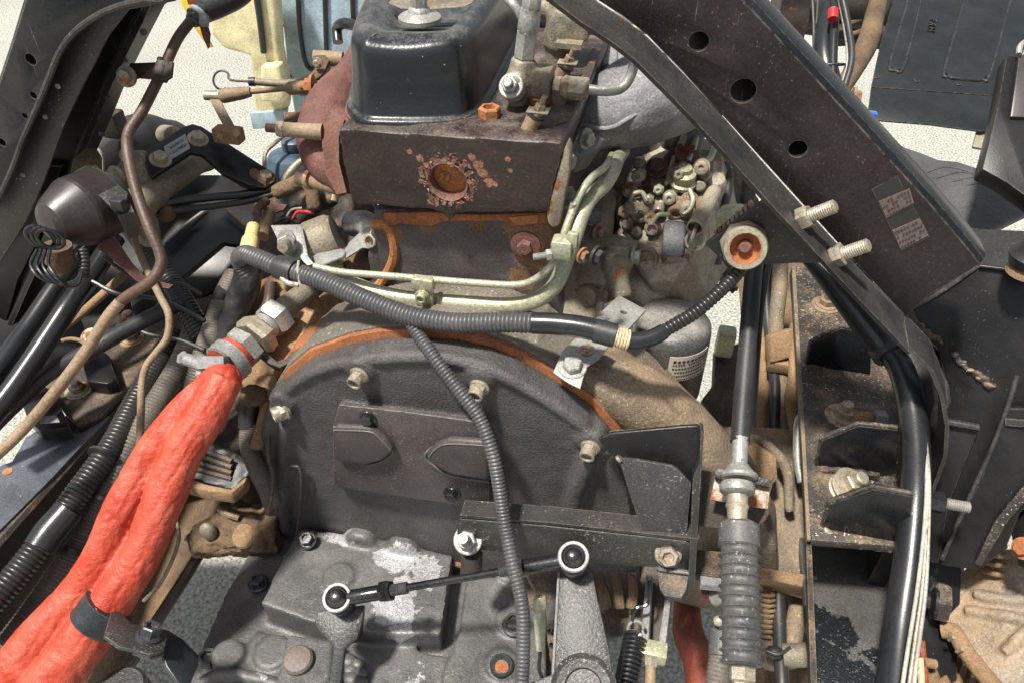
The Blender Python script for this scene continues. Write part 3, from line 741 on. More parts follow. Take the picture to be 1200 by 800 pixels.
# housing between block and bell
YB = P(500, 520, .90).y
arc = [(318, 640), (308, 600), (303, 560), (303, 520), (309, 485), (326, 456), (352, 434), (400, 418), (435, 412), (480, 411), (530, 415), (570, 424), (605, 440), (650, 466), (690, 494), (716, 525), (735, 575), (748, 640)]
pbell = PY(YB)
cb = pbell(510, 560)
def grow(pts, w, pl=pbell):
    out = []; q = [pl(*p) for p in pts]; n = len(q)
    for i, p in enumerate(q):
        a = q[max(i - 1, 0)]; c = q[min(i + 1, n - 1)]; tg = (c - a).normalized(); nn = V((-tg.z, 0, tg.x))
        if nn.dot(p - cb) < 0: nn = -nn
        out.append(p + nn * w)
    return out
t = thing('flywheel_housing', 'dusty grey brown flywheel housing arching over the bell housing', 'housing', pbell(500, 400))
b = B().slab(pbell, [p + Y * .036 for p in grow(arc, .008)], .085, ext=Y)
b.box(PY(.66)(610, 392), .055, .07, .05)
b.tube(W(.66, (360, 425), (400, 398), (450, 372)), .02, 12)
put(b.fuse(.003, 6, .0012, 45), 'housing_casting', 'housing_grey', t)
fl = PY(.66)
b = B().slab(PY(.64), [(640, 470), (630, 440), (660, 425), (720, 430), (770, 470), (830, 530), (880, 580), (910, 640), (915, 700), (850, 720), (770, 700), (735, 600), (700, 500)], .07)
b.tube(W(.64, (640, 435), (700, 445), (760, 475), (830, 540), (880, 600)), [.02, .035, .04, .04, .03], 16)
put(b.fuse(.0035, 10, .0015, 40), 'starter_side_cone', 'cast_tan', t)
put(B().slab(fl.shift(-.0), [(360, 392), (392, 372), (438, 366), (430, 380), (405, 408), (375, 402)], .03).bevel(.004), 'blue_grey_web', 'block_grey', t)
put(B().slab(PY(.63), [(318, 436), (345, 408), (372, 396), (420, 396), (400, 418), (350, 434), (325, 452)], .05).bevel(.005), 'rusty_ledge', 'rust_orange', t)
b = B().slab(pbell, [p + Y * .030 for p in grow(arc, .0045)], .0075, ext=Y).bevel(.001)
put(b, 'rusty_gasket_ring', 'rust_orange', t)
put(B().slab(PY(.605), [(642, 455), (652, 442), (676, 458), (668, 466)], .012).bevel(.002), 'rust_step', 'rust', t)

# bell housing
mat('rim_dust_highlight', (.12, .112, .10), .5, base2=(.07, .066, .06), bump=.3, edge=0)  # pale tone for worn dust and the rim highlights of the bosses
t = thing('bell_housing', 'dark textured bell housing of the gearbox with four pale bolts round its arched rim', 'bell housing', pbell(510, 620))
b = B().slab(pbell, [(322, 690), (308, 600), (303, 560), (303, 520), (310, 485), (327, 458), (353, 437), (400, 421), (435, 415), (480, 414), (530, 418), (570, 427), (605, 443), (648, 468), (688, 496), (716, 528), (735, 575), (750, 690)], .030)
rim_ = arc[1:-1]
b.tube([pbell(*q) + Y * .004 for q in [(322, 650), (316, 600), (311, 560), (311, 520), (318, 488), (333, 463), (357, 443), (402, 427), (480, 420), (530, 424), (568, 433), (602, 449), (645, 474), (683, 502), (708, 532)]], .0085, 10, 4)
for q in ((423, 432), (562, 442), (692, 516), (332, 470), ): b.lathe(pbell(*q) + Y * .02, -Y, [(0, .019), (.024, .017), (.027, .013)], 20)
b.tube(W(YB, (690, 535, YB - .004), (674, 575, YB - .008), (660, 625, YB - .014)), [.010, .011, .012], 12)
b.tube(W(YB, (335, 495), (334, 560), (336, 620)), [.009, .011, .010], 12)
b.slab(PY(YB - .012), [(400, 478), (470, 487), (545, 497), (575, 505), (572, 590), (520, 590), (392, 572)], .02)
put(b.fuse(.0028, 5, .0007, 60), 'bell_casting', 'cast_dark', t)
pc = PY(YB - .017)
cp = [(397, 474), (470, 482), (545, 492), (571, 497), (574, 596), (552, 594), (520, 589), (450, 578), (391, 568), (390, 500)]
o = put(B().slab(pc, cp, .006).bevel(.0012, 2), 'inspection_cover', 'cast_plum', t)
for q in ([(391, 500), (432, 502), (447, 512), (461, 528), (447, 540), (430, 545), (391, 541)], [(498, 534), (509, 522), (527, 516), (573, 519), (573, 564), (530, 557), (511, 547)]):
    put(B().slab(pc.shift(-.010), q, .011).bevel(.0050, 4), 'raised_boss', 'cast_plum', o)
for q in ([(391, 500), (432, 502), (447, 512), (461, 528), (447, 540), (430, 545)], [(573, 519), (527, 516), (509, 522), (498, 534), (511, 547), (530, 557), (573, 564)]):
    put(B().tube([pc.shift(-.0005)(*x) for x in q], .0016, 8, 4), 'highlight_bead', 'rim_dust_highlight', o)  # added beads draw the bright boss edges, dust and highlight in one colour
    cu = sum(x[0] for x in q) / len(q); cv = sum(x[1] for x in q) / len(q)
    put(B().tube([pc.shift(-.0098)(x[0] + (cu - x[0]) * .13 * (0 if x[0] in (391, 573) else 1), x[1] + (cv - x[1]) * .17) for x in (q[:4] if q[0][0] == 391 else q[:4])], .0009, 8, 4), 'highlight_bead', 'rim_dust_highlight', o)
for q in ((431, 489), (530, 578)): bolt(t, pc(*q) - Y * .001, -Y, .0075, 'hex', 'chrome_dark', 'cover_bolt')
for q, s in (((423, 440), 0), ((563, 454), 0), ((692, 524), 0)):
    bolt(t, pbell(q[0] + 1, q[1] - 6) - Y * .006, V((-.12, -1, -.12)), .0092, 'hollow', 'zinc_cream', 'rim_bolt')
bolt(t, pbell(337, 478) - Y * .002, V((-.75, -.8, -.1)), .0105, 'hollow', 'zinc_cream', 'rim_bolt')
for q, r in (((372, 612), .0092),): bolt(t, pbell(*q) - Y * .03, V((0, -.35, 1)), r, 'flange', 'band_black', 'lower_bolt')
put(B().tube(W(YB - .01, (340, 545), (352, 552), (351, 600), (345, 640)), .0015, 6), 'casting_line', 'cast_dark', t)

# ================================================================ GEARBOX
zg = PY(YB)(320, 620).z
G = lambda z: PZ(zg + z)
g1 = G(.03)
gp = [(g1(470, 656), .022), (g1(500, 668), .022), (g1(448, 652), .013), (g1(400, 618), .026), (g1(463, 712), .027), (g1(472, 690), .020), (g1(468, 742), .018), (g1(485, 775), .024), (g1(478, 796), .022), (g1(310, 780), .014), (g1(290, 768), .006), (g1(425, 790), .008)]
mat('gearbox_paint', (.065, .064, .063), .42, base2=(.095, .093, .09), dust=.12, dustcol=(.25, .24, .22), speck=.7, speckcol=(.17, .165, .155), speckscale=380, bump=.5, bscale=320,
    patches=gp, patchcol=(.42, .42, .43), patchrough=.42, patchmetal=.35)
mat('plug_brown', (.13, .10, .085), .5, base2=(.09, .07, .06), dust=.1, bump=.2)
t = thing('gearbox', 'grey speckled gearbox casing with bare silver patches where paint has peeled', 'gearbox', g1(430, 720))
b = B()
b.slab(G(-.015), [(316, 628), (420, 640), (520, 652), (620, 664), (660, 700), (650, 920), (150, 920), (232, 768), (262, 700), (296, 640)], .10)
b.slab(g1, [(352, 618), (430, 628), (530, 650), (516, 742), (440, 742), (376, 732), (306, 706), (330, 655)], .05)
b.slab(G(.004), [(300, 736), (352, 752), (470, 756), (530, 770), (520, 900), (250, 900), (278, 770)], .05)
b.slab(G(.012), [(548, 668), (640, 690), (640, 900), (512, 900), (518, 790), (538, 740)], .06)
for q in ((430, 622), (478, 632)): b.lathe(G(.022)(*q) + Y * .03, -Y, [(0, .026), (.055, .026), (.06, .02)], 20)
b.lathe(g1(397, 676), Z, [(-.01, .021), (.004, .021), (.005, .019)], 28)
b.lathe(G(.004)(320, 764), Z, [(-.01, .023), (.004, .023), (.005, .021)], 28)
b.lathe(G(.004)(268, 768), Z, [(-.03, .026), (.008, .02)], 20)
b.slab(G(.046), [(334, 752), (340, 742), (392, 748), (386, 820), (318, 820)], .06)
for q in ((600, 728), (588, 778), (600, 668)): b.lathe(G(.012)(*q), Z, [(-.01, .022), (.005, .020)], 24)
put(b.fuse(.0028, 5, .0008, 55), 'casing', 'gearbox_paint', t)
for q, z, r in (((303, 684), 0, .0105), ((246, 776), 0, .0125), ((372, 610), .035, .0)):
    if r: bolt(t, G(z - .012)(*q), Z, r, 'flange', 'band_black', 'casing_bolt')
bolt(t, G(.018)(602, 733), Z, .0115, 'flange', 'band_black', 'cover_bolt')
bolt(t, G(.048)(350, 774), V((0, -.1, 1)), .0175, 'cap', 'plug_brown', 'plug')
bolt(t, G(.018)(588, 780), Z, .0145, 'cap', 'band_black', 'dowel_bush')
put(B().cyl(G(.026)(588, 781), G(.027)(588, 781), .008), 'dowel_pin', 'rust_orange', t)
put(B().tube([G(.02)(*q) for q in ((388, 800), (392, 775), (394, 750))], .006, 8), 'pivot_pin', 'rust_orange', t)
for a, c in (((545, 640), (585, 648)), ((510, 650), (540, 664))):
    put(B().box(G(.012)((a[0] + c[0]) / 2, (a[1] + c[1]) / 2), .04, .01, .004), 'gasket_edge', 'zinc_rusty', t)
for i in range(9):
    q = (398 + (i % 3) * 12 + random.uniform(-3, 3), 770 + i * 3.5)
    put(B().ball(G(.012)(*q), .006 + random.random() * .004, 1.2, 1, .6, 10), 'cast_lump', 'gearbox_paint', t)
put(B().tube([G(.01)(*q) for q in ((236, 800), (262, 790), (320, 800), (380, 830))], .008, 10), 'lower_rib', 'gearbox_paint', t)

# ================================================================ EXHAUST SIDE, TOP LEFT OF THE ENGINE
def T(u, v, h=0): return PZ(zt + h)(u, v)
t = thing('exhaust_manifold', 'reddish brown rusty exhaust manifold left of the cylinder head', 'exhaust manifold', P(385, 180, .96))
b = B().tube(Q((425, 55, 1.1), (412, 85, 1.04), (398, 108, 1.0), (384, 135, .965), (378, 165, .95), (386, 190, .94), (412, 208, .93)), [.016, .02, .028, .033, .032, .029, .027], 16)
b.tube(Q((440, 100, 1.0), (412, 100, .99), (394, 99, .985)), .013, 14)
b.tube(Q((420, 160, .95), (395, 156, .95)), .03, 14)
put(b.fuse(.003, 5, .001, 60), 'manifold_casting', 'rust_plum', t)
put(B().slab(P3((378, 140, .90), (410, 225, .88), (405, 150, .89)), [(378, 146), (392, 138), (404, 140), (397, 160), (397, 190), (406, 226), (394, 228), (382, 205), (377, 170)], .004).bevel(.001), 'heat_strap', 'strap_rust', t)
put(B().cyl(P(394, 99, .985), P(386, 99, .985), .0125), 'sleeve_end', 'rust_plum', t)
for (y, x0) in ((152, 312),):
    s = put(B().cyl(P(378, 155, .90), P(333, 152, .90), .0095, .0085, 18), 'spacer_sleeve', 'pipe_tan', t)
    put(B().lathe(P(333, 152, .90), P(325, 151, .90) - P(333, 152, .90), [(0, .009), (.004, .0095), (.008, .0085)], 20), 'collar', 'zinc_rusty', s)
    put(B().cyl(P(328, 151, .90), P(312, 150, .90), .0052), 'stud_tip', 'rust_plum', s)
s = put(B().cyl(P(400, 220, .93), P(350, 208, .95), .0105, .009, 16), 'lower_spacer', 'pipe_tan', t)
put(B().lathe(P(366, 211, .94), P(350, 208, .95) - P(366, 211, .94), [(0, .012), (.004, .013), (.008, .011)], 16), 'collar', 'zinc_rusty', s)
t = thing('throttle_linkage', 'tan throttle rod with swivel joint running to the rusty manifold', 'linkage', P(300, 105, 1.05))
put(B().cyl(P(293, 108, 1.05), P(336, 104, 1.05), .0035), 'rod', 'pipe_tan', t)
put(B().lathe(P(258, 113, 1.05), P(293, 108, 1.05) - P(258, 113, 1.05), [(0, .0085), (.004, .010), (.012, .0095), (.03, .0085), (.042, .0065)], 16), 'rod_end', 'pipe_tan', t)
put(B().lathe(P(336, 104, 1.05), P(364, 102, 1.04) - P(336, 104, 1.05), [(0, .006), (.005, .009), (.026, .009), (.033, .007)], 14), 'swivel', 'pipe_tan', t)
put(B().tube(Q((362, 102, 1.04), (376, 100, 1.03), (388, 99, 1.02)), .006, 10), 'swivel_neck', 'zinc_rusty', t)
bolt(t, P(366, 101, 1.02), V((-1, -.2, 0)), .010, 'nut', 'rust', 'lock_nut')
put(B().slab(P3((244, 110, 1.05), (272, 160, 1.03), (256, 108, 1.05)), [(240, 106), (253, 105), (262, 125), (277, 152), (266, 156), (249, 124)], .005).bevel(.001), 'lever', 'pipe_tan', t)
put(B().cyl(P(240, 112, 1.05), P(259, 113, 1.05), .0065), 'pivot', 'zinc_cream', t)
put(B().box(P(268, 158, 1.02), .038, .02, .02).bevel(.003), 'lever_foot', 'mud', t)
bolt(t, P(277, 156, 1.0), V((.2, -1, .3)), .005, 'cap', 'pipe_tan', 'rivet')
bolt(t, P(258, 160, 1.0), V((.2, -1, .3)), .004, 'cap', 'pipe_tan', 'rivet')
t = thing('return_hook_cable', 'grey pull cable with a curled wire hook above the throttle rod', 'cable', P(300, 97, 1.08))
put(B().tube([P(260 + 10 * math.cos(a), 94 + 11 * math.sin(a), 1.08) for a in [math.radians(k) for k in range(60, 340, 20)]] + Q((270, 94, 1.08), (294, 96, 1.08)), .0016, 8, 3), 'hook_wire', 'rubber', t)
put(B().cyl(P(292, 96, 1.08), P(299, 96, 1.08), .0062), 'collar', 'rubber', t)
put(B().tube(Q((298, 96, 1.08), (325, 98, 1.08), (352, 97, 1.07), (372, 88, 1.06), (382, 76, 1.06)), [.005, .005, .006, .007, .008], 10), 'sleeve', 'alu_dusty', t)
put(B().slab(P3((365, 64, 1.05), (385, 64, 1.05), (375, 100, 1.03)), [(366, 66), (380, 63), (386, 70), (379, 86), (366, 96), (362, 90), (370, 78)], .006).bevel(.001), 'lever', 'mud_dark', t)
put(B().cyl(P(368, 68, 1.06), P(402, 70, 1.06), .0105), 'shaft', 'pipe_tan', t)
bolt(t, P(372, 74, 1.03), -Y, .005, 'hex', 'zinc_rusty')
put(B().tube(Q((372, 105, 1.02), (374, 122, 1.0), (382, 130, 1.0)), [.009, .007, .011], 12), 'down_link', 'rust_plum', t)
put(B().slab(P3((332, 130, 1.1), (368, 130, 1.08), (350, 142, 1.08)), [(332, 131), (368, 130), (368, 142), (332, 143)], .02).bevel(.002), 'support_bar', 'black_muddy', t)
t = thing('breather_hose', 'small black hose loop behind the valve cover near the pale panel', 'hose', P(405, 35, 1.3))
put(B().tube(Q((396, 50, 1.3), (395, 34, 1.3), (402, 28, 1.28), (414, 30, 1.27), (424, 34, 1.26)), .009, 12), 'hose', 'rubber_shiny', t)
put(B().tube(Q((436, 10, 1.25), (446, 3, 1.25), (458, -6, 1.25)), .009, 12), 'hose', 'rubber', t)

# ================================================================ INJECTORS, GLOW PLUGS, FUEL LINES
def up_at(u, v, z): return PZ(z)(u, v)
zi = zt
t = thing('fuel_injector', 'dusty fuel injector with clamp bolt standing beside the black valve cover', 'fuel injector', up_at(607, 122, zi))
base = up_at(606, 128, zi); tilt = V((.12, .05, 1)).normalized()
def A(h, dx=0, dy=0): return base + tilt * (h * .74) + V((dx * .86, dy, 0))
b = B().lathe(A(-.01), tilt, [(0, .012), (.024, .012), (.026, .017), (.042, .0175), (.046, .0155), (.058, .0135), (.062, .0125)], 20)
b.box(A(.042, .022, .004), .028, .028, .028); b.cyl(A(.04, -.004, -.008), A(.04, -.004, -.024), .0135)
put(b.fuse(.0022, 4, .0006, 90), 'injector_body', 'alu_dusty', t)
put(B().hexa(A(.075), A(.112), .0112), 'hex_body', 'zinc_grey', t)
put(B().lathe(A(.110), tilt, [(0, .0105), (.003, .0112), (.016, .0108), (.018, .0098), (.022, .0098)], 20), 'collar', 'zinc_grey', t)
o = put(B().lathe(A(.138), tilt, [(0, .0088), (.003, .0098), (.010, .0094), (.013, .0075)], 8), 'top_nut', 'zinc_grey', t)
put(B().tube([A(.125, -.008, 0), A(.142, -.02, 0), A(.15, -.034, .01), A(.16, -.036, .025)], .0045, 10), 'leak_off_pipe', 'zinc_grey', t)
bolt(t, A(.046, -.006, -.024), V((-.1, -.8, .6)), .0088, 'nut', 'zinc_grey', 'clamp_bolt')
put(B().lathe(A(.036, .040, .004), X, [(0, .009), (.008, .011), (.009, .0085)], 6), 'union', 'zinc_cream', t)
put(B().lathe(A(.036, .050, .004), X, [(0, .010), (.004, .0125), (.008, .0115), (.010, .009)], 16), 'flare_ring', 'zinc_rusty', t)
put(B().hexa(A(.036, .058, .004), A(.036, .083, .004), .0118), 'pipe_nut', 'zinc_rusty', t)
put(B().cyl(A(-.02, .008), A(.03, .004), .009), 'stem', 'rust_plum', t)
put(B().cyl(up_at(634, 126, zi), up_at(633, 108, zi + .02), .013), 'rusty_seat', 'rust', t)
e = A(.036, .083, .004)
t = thing('fuel_line', 'pale bent steel fuel line leaving the front injector to the right', 'fuel pipe', e)
put(B().tube([e - X * .004, e + X * .018, e + V((.034, .008, .002)), e + V((.042, .016, .016)), e + V((.043, .02, .04))], .0053, 12), 'pipe', 'zinc_grey', t)
def plug(u, v, h, lab, s=1):
    p = PZ(zt + h)(u, v)
    t = thing('glow_plug', lab, 'glow plug', p)
    ax = V((.38, .08, .9)).normalized()
    put(B().lathe(p, ax, [(-.02, .008 * s), (.006, .0085 * s), (.012, .0085 * s), (.013, .0065 * s), (.02, .0065 * s)], 16), 'plug_body', 'pipe_tan', t)
    put(B().lathe(p + ax * .014, ax, [(0, .0098 * s), (.002, .0098 * s)], 18), 'insulator', 'rubber', t)
    put(B().box(p + ax * .020, .022 * s, .014 * s, .0016, X, Y, ax).bevel(.0004), 'terminal_plate', 'zinc_cream', t)
    put(B().hexa(p + ax * .021, p + ax * .027, .0055 * s), 'terminal_nut', 'pipe_tan', t)
    put(B().cyl(p + ax * .026, p + ax * .036, .0028 * s), 'pin', 'pipe_tan', t)
plug(621, 150, .008, 'near glow plug with a tan pin at the right end of the cylinder head')
plug(656, 92, .010, 'far glow plug between the two injectors', 1.0)
def T(u, v, h=0): return PZ(zt + h)(u, v)
t = thing('fuel_injector', 'second dusty injector with pipe unions half hidden behind the frame arm', 'fuel injector', T(650, 80))
r0 = T(650, 78)
b = B().lathe(r0 - Z * .01, tilt, [(0, .014), (.03, .016), (.034, .02), (.07, .019), (.085, .014)], 18).box(r0 + V((.022, 0, .05)), .035, .03, .028).cyl(r0 + V((.03, .01, .06)), r0 + V((-.02, .02, .06)), .014)
put(b.fuse(.0022, 4, .0006, 90), 'injector_body', 'alu_dusty', t)
r1 = r0 + V((.040, 0, .05))
for dx, ln, r, m in ((0, .010, .010, 'zinc_cream'), (.012, .008, .0125, 'zinc_rusty'), (.021, .016, .0135, 'zinc_rusty')):
    put(B().hexa(r1 + X * dx, r1 + X * (dx + ln), r), 'union', m, t)
put(B().tube([r1 + X * .036, r1 + V((.05, 0, 0)), r1 + V((.08, .01, -.002))], .005, 10), 'pipe_stub', 'zinc_cream', t)
put(B().box(r0 + V((.02, -.02, .035)), .03, .02, .006), 'clamp_plate', 'zinc_cream', t)
bolt(t, r1 + V((0, .006, .014)), Z, .008, 'nut', 'rust_orange', 'nut')
t = thing('cylinder_head_strap', 'dark sloping steel strap between the injectors and the intake flange', 'strap', T(675, 100))
ts = PZ(zt + .012)
put(B().slab(ts, [(694, 54), (704, 56), (694, 86), (680, 118), (664, 142), (648, 146), (662, 118), (682, 82)], .008).bevel(.002), 'strap', 'black_muddy', t)
t = thing('core_plug_seat', 'dark oily recess plate around the glow plugs on the cylinder head', 'plate', T(640, 120))
put(B().slab(PZ(zt + .003), [(600, 170), (590, 150), (612, 120), (640, 80), (672, 70), (664, 120), (650, 170)], .006).bevel(.002), 'plate', 'black_muddy', t)
t = thing('coolant_hose', 'black rubber hose with a cream spring clip passing behind the front injector', 'hose', P(630, 22, 1.05))
put(B().tube(Q((576, 18, 1.04), (600, 20, 1.04), (640, 27, 1.05), (690, 34, 1.07), (740, 36, 1.1)), .0165, 20), 'hose', 'rubber', t)
put(B().lathe(P(578, 18, 1.04), P(600, 20, 1.04) - P(578, 18, 1.04), [(-.002, .018), (.006, .018), (.008, .0165)], 20), 'hose_lip', 'rubber', t)
c1 = P(592, 19, 1.04); ax = (P(600, 20, 1.04) - P(576, 18, 1.04)).normalized()
put(B().lathe(c1, ax, [(-.004, .0168), (-.004, .0185), (.004, .0185), (.004, .0168)], 22, caps=False), 'spring_clip', 'zinc_cream', t)
for s in (-1, 1): put(B().box(P(592, 19 + s * 14, 1.02), .018, .004, .004).bevel(.001), 'clip_ear', 'zinc_cream', t)

# intake manifold
t = thing('intake_manifold', 'large pale grey cast aluminium intake duct under the right frame arm', 'intake manifold', P(740, 130, .98))
b = B().tube(Q((676, 144, .955), (706, 134, .94), (750, 118, .94), (810, 92, .97), (880, 52, 1.01)), [.034, .046, .056, .060, .058], 24)
b.slab(P3((668, 110, .93), (690, 178, .89), (695, 90, .96)), [(667, 122), (676, 110), (700, 96), (712, 160), (700, 176), (684, 182), (665, 176)], .035)
b.tube(Q((704, 96, 1.0), (714, 66, 1.03), (718, 36, 1.06)), [.03, .032, .032], 14)
put(b.fuse(.003, 6, .0012, 50), 'duct_casting', 'alu_cast', t)
put(B().tube(Q((684, 148, .905), (705, 151, .902), (722, 148, .897), (745, 134, .894), (765, 120, .895), (790, 104, .91)), .003, 8), 'parting_ridge', 'alu_cast', t)
put(B().slab(P3((725, 50, .95), (745, 50, .95), (735, 105, .92)), [(724, 54), (745, 64), (745, 98), (736, 104), (728, 103), (725, 96)], .012).bevel(.002), 'flat_rib', 'alu_cast', t)
put(B().slab(P3((664, 120, .91), (672, 176, .885), (680, 112, .92)), [(664, 124), (679, 118), (677, 160), (674, 178), (662, 176)], .012).bevel(.0015), 'gasket_flange', 'zinc_rusty', t)
bolt(t, P(687, 163, .875), V((.9, -.5, .1)), .0085, 'hex', 'zinc_grey')
bolt(t, P(657, 174, .88), V((.1, -.9, .4)), .0045, 'cap', 'zinc_grey')
put(B().tube(Q((698, 95, .99), (694, 80, 1.0), (702, 52, 1.02), (722, 48, 1.03)), .011, 12), 'dusty_runner', 'alu_dusty', t)

# coolant pipes across the block
yp = .655
t = thing('coolant_pipe', 'thick yellowish metal pipe running across the block and curving up to the right', 'pipe', PY(yp)(560, 360))
put(B().tube(W(yp, (380, 322), (412, 332), (440, 342), (480, 350), (540, 355), (595, 358), (628, 352), (650, 335, .66), (663, 305, .67), (672, 280, .68), (682, 250, .70), (692, 232, .72), (708, 216, .74), (718, 200, .78), (723, 188, .84), (730, 178, .90)), .0088, 18, 6), 'pipe', 'zinc_yellow', t)
c = W(yp, (493, 350), (495, 350))
for (u, v, y, dv) in ((490, 350, yp, (1, .1)), (514, 352, yp, (1, .1))):
    put(B().lathe(PY(y)(u, v), X, [(0, .0095), (.0015, .0102), (.0032, .0095)], 22), 'clamp_band', 'zinc_yellow', t)
t = thing('vacuum_pipe', 'thin pale metal pipe running just above the thick yellowish one', 'pipe', PY(yp)(560, 330))
yq = yp - .006
put(B().tube(W(yq, (368, 312), (400, 319), (450, 323), (510, 328), (560, 332), (605, 334), (628, 327), (645, 312), (655, 296, .665), (662, 272, .675), (672, 245, .69), (682, 224, .70), (694, 208, .72), (708, 197, .74), (714, 188, .80), (718, 180, .88)), .0041, 14, 6), 'pipe', 'zinc_yellow', t)
q = PY(yq - .004)(496, 332)
b = B().box(q, .026, .012, .016).box(q + V((0, 0, -.018)), .022, .008, .024)
put(b.bevel(.003, 2), 'clamp_saddle', 'zinc_yellow', t)
bolt(t, q + V((0, -.004, -.012)), V((0, -1, -.05)), .006, 'hollow', 'zinc_yellow', 'clamp_bolt')
q = PY(.652)(659, 290)
put(B().box(q, .022, .02, .022).box(q + V((.01, 0, .01)), .012, .01, .02).bevel(.004, 2), 'junction_clamp', 'zinc_yellow', t)
bolt(t, q + V((-.010, -.006, -.006)), V((-1, -.4, -.1)), .006, 'stud', 'zinc_grey', 'clamp_screw')
bolt(t, q + V((.022, -.004, -.004)), V((1, -.6, 0)), .006, 'hex', 'zinc_rusty', 'clamp_bolt')
bolt(t, q + V((.036, -.004, -.002)), V((1, -.5, 0)), .0075, 'hex', 'rubber', 'clamp_bolt')
t = thing('dipstick_tube', 'short thin yellowish tube beside the head end plate', 'tube', PY(.69)(665, 262))
put(B().tube(W(.69, (672, 238), (664, 262), (657, 282)), .0038, 10), 'tube', 'zinc_yellow', t)
# ================================================================ LEFT SIDE
mat('paint_sky_sheen', (.10, .11, .125), .3, base2=(.05, .055, .065), mixscale=12, dust=.1, speck=.2, bump=.06)  # black paint; its blue grey base colour holds the sky reflection
ZR = .73
pr = PZ(ZR)
xe = pr(140, 470).x
t = thing('frame_rail', 'black chassis rail running up from the lower left corner with gussets and big washered bolts', 'frame rail', pr(80, 540))
b = B().slab(pr, [(-120, 640), (0, 545), (14, 540), (30, 512), (44, 503), (60, 512), (98, 505), (128, 486), (60, 560), (-20, 640), (-120, 745)], .006).bevel(.001)
put(b, 'flange_plate', 'paint_sky_sheen', t)
put(B().cyl(pr(9, 552) + Z * .001, pr(9, 552) - Z * .001, .006), 'hole_plug', 'rust', t)
ys = [pr(u, v).y for u, v in ((-140, 790), (60, 560), (140, 470), (230, 370), (330, 258))]
rings = []
for y in (ys[0], ys[1], ys[2], ys[3], ys[4]):
    rings.append([V((xe, y, ZR - .004)), V((xe + .004, y, ZR - .009)), V((xe + .004, y, ZR - .25)), V((xe - .004, y, ZR - .25)), V((xe - .006, y, ZR - .008)), V((xe - .06, y, ZR - .008)), V((xe - .06, y, ZR - .004))])
put(B().grid(rings), 'rail_web', 'black_muddy', t)
p2 = PZ(ZR + .008)
b = B().slab(p2, [(28, 470), (75, 420), (110, 395), (150, 370), (215, 345), (235, 362), (215, 385), (165, 440), (140, 464), (118, 488), (92, 500), (78, 486), (66, 470), (48, 458)], .008).bevel(.0015)
put(b, 'mount_plate', 'black_muddy', t)
for pts in ([(24, 468), (46, 450), (60, 455), (82, 500), (60, 503), (45, 503), (32, 490)], [(96, 425), (118, 408), (128, 416), (137, 445), (124, 449), (102, 446)]):
    q = [PZ(ZR + .03)(*x) for x in pts]
    put(B().slab(PZ(ZR + .03), q, .022).bevel(.002), 'gusset_box', 'paint_black', t)
put(B().slab(PZ(ZR + .054), [(48, 487), (66, 486), (70, 494), (46, 496)], .0006), 'worn_patch', 'alu_cast', t)
put(B().tube([PZ(ZR + .012)(*q) for q in ((72, 399), (84, 397), (96, 400), (104, 410))], .003, 8), 'gusset_lip', 'mud', t)
bolt(t, PZ(ZR + .008)(92, 458), Z, .0105, 'washer', 'zinc_rusty', 'mount_bolt')
bolt(t, PZ(ZR + .008)(155, 398), Z, .0105, 'washer', 'mud', 'mount_bolt')
bolt(t, PZ(ZR + .008)(108, 396), V((.3, -.5, .8)), .011, 'nut', 'zinc_rusty', 'mount_nut')
bolt(t, PZ(ZR + .008)(147, 382), Z, .010, 'nut', 'zinc_rusty', 'mount_nut')
bolt(t, PZ(ZR + .008)(149, 368), Z, .008, 'cap', 'mud', 'rivet')
put(B().slab(PZ(ZR - .02), [(128, 492), (150, 466), (235, 368), (240, 376), (158, 468), (134, 520)], .006).bevel(.001), 'lower_lip', 'black_muddy', t)
# cross member with muddy tray
t = thing('muddy_cross_member', 'black cross member with a rust brown muddy tray left of the thick conduit', 'cross member', PZ(ZR - .03)(260, 310))
pm = PZ(ZR - .02)
put(B().slab(pm, [(196, 340), (210, 322), (240, 290), (270, 282), (320, 285), (345, 320), (325, 345), (270, 370), (225, 372)], .01).bevel(.002), 'tray', 'mud', t)
put(B().tube([pm(*q) + Z * .008 for q in ((222, 352), (250, 336), (280, 312), (296, 296))], .009, 10), 'rolled_edge', 'black_muddy', t)
bolt(t, pm(249, 300), Z, .0115, 'washer', 'mud', 'tray_bolt')
bolt(t, pm(226, 328), Z, .008, 'cap', 'mud', 'rivet')
put(B().slab(P3((190, 290, 1.2), (240, 246, 1.25), (270, 330, 1.15)), [(150, 340), (192, 286), (240, 247), (262, 243), (285, 262), (300, 290), (262, 284), (212, 326), (196, 342), (160, 390)], .01).bevel(.002), 'upright_web', 'paint_black', t)
put(B().tube(Q((192, 286, 1.19), (216, 265, 1.215), (240, 247, 1.24)), .0028, 8), 'bright_edge', 'zinc_grey', t)
put(B().tube(Q((262, 243, 1.235), (275, 253, 1.22), (290, 266, 1.2)), .0028, 8), 'edge', 'pipe_tan', t)
put(B().slab(P3((150, 210, 1.38), (340, 215, 1.38), (200, 330, 1.3)), [(110, 200), (180, 205), (300, 205), (345, 222), (350, 330), (250, 340), (110, 420), (80, 330)], .01).bevel(.002), 'rear_panel', 'paint_black', t)

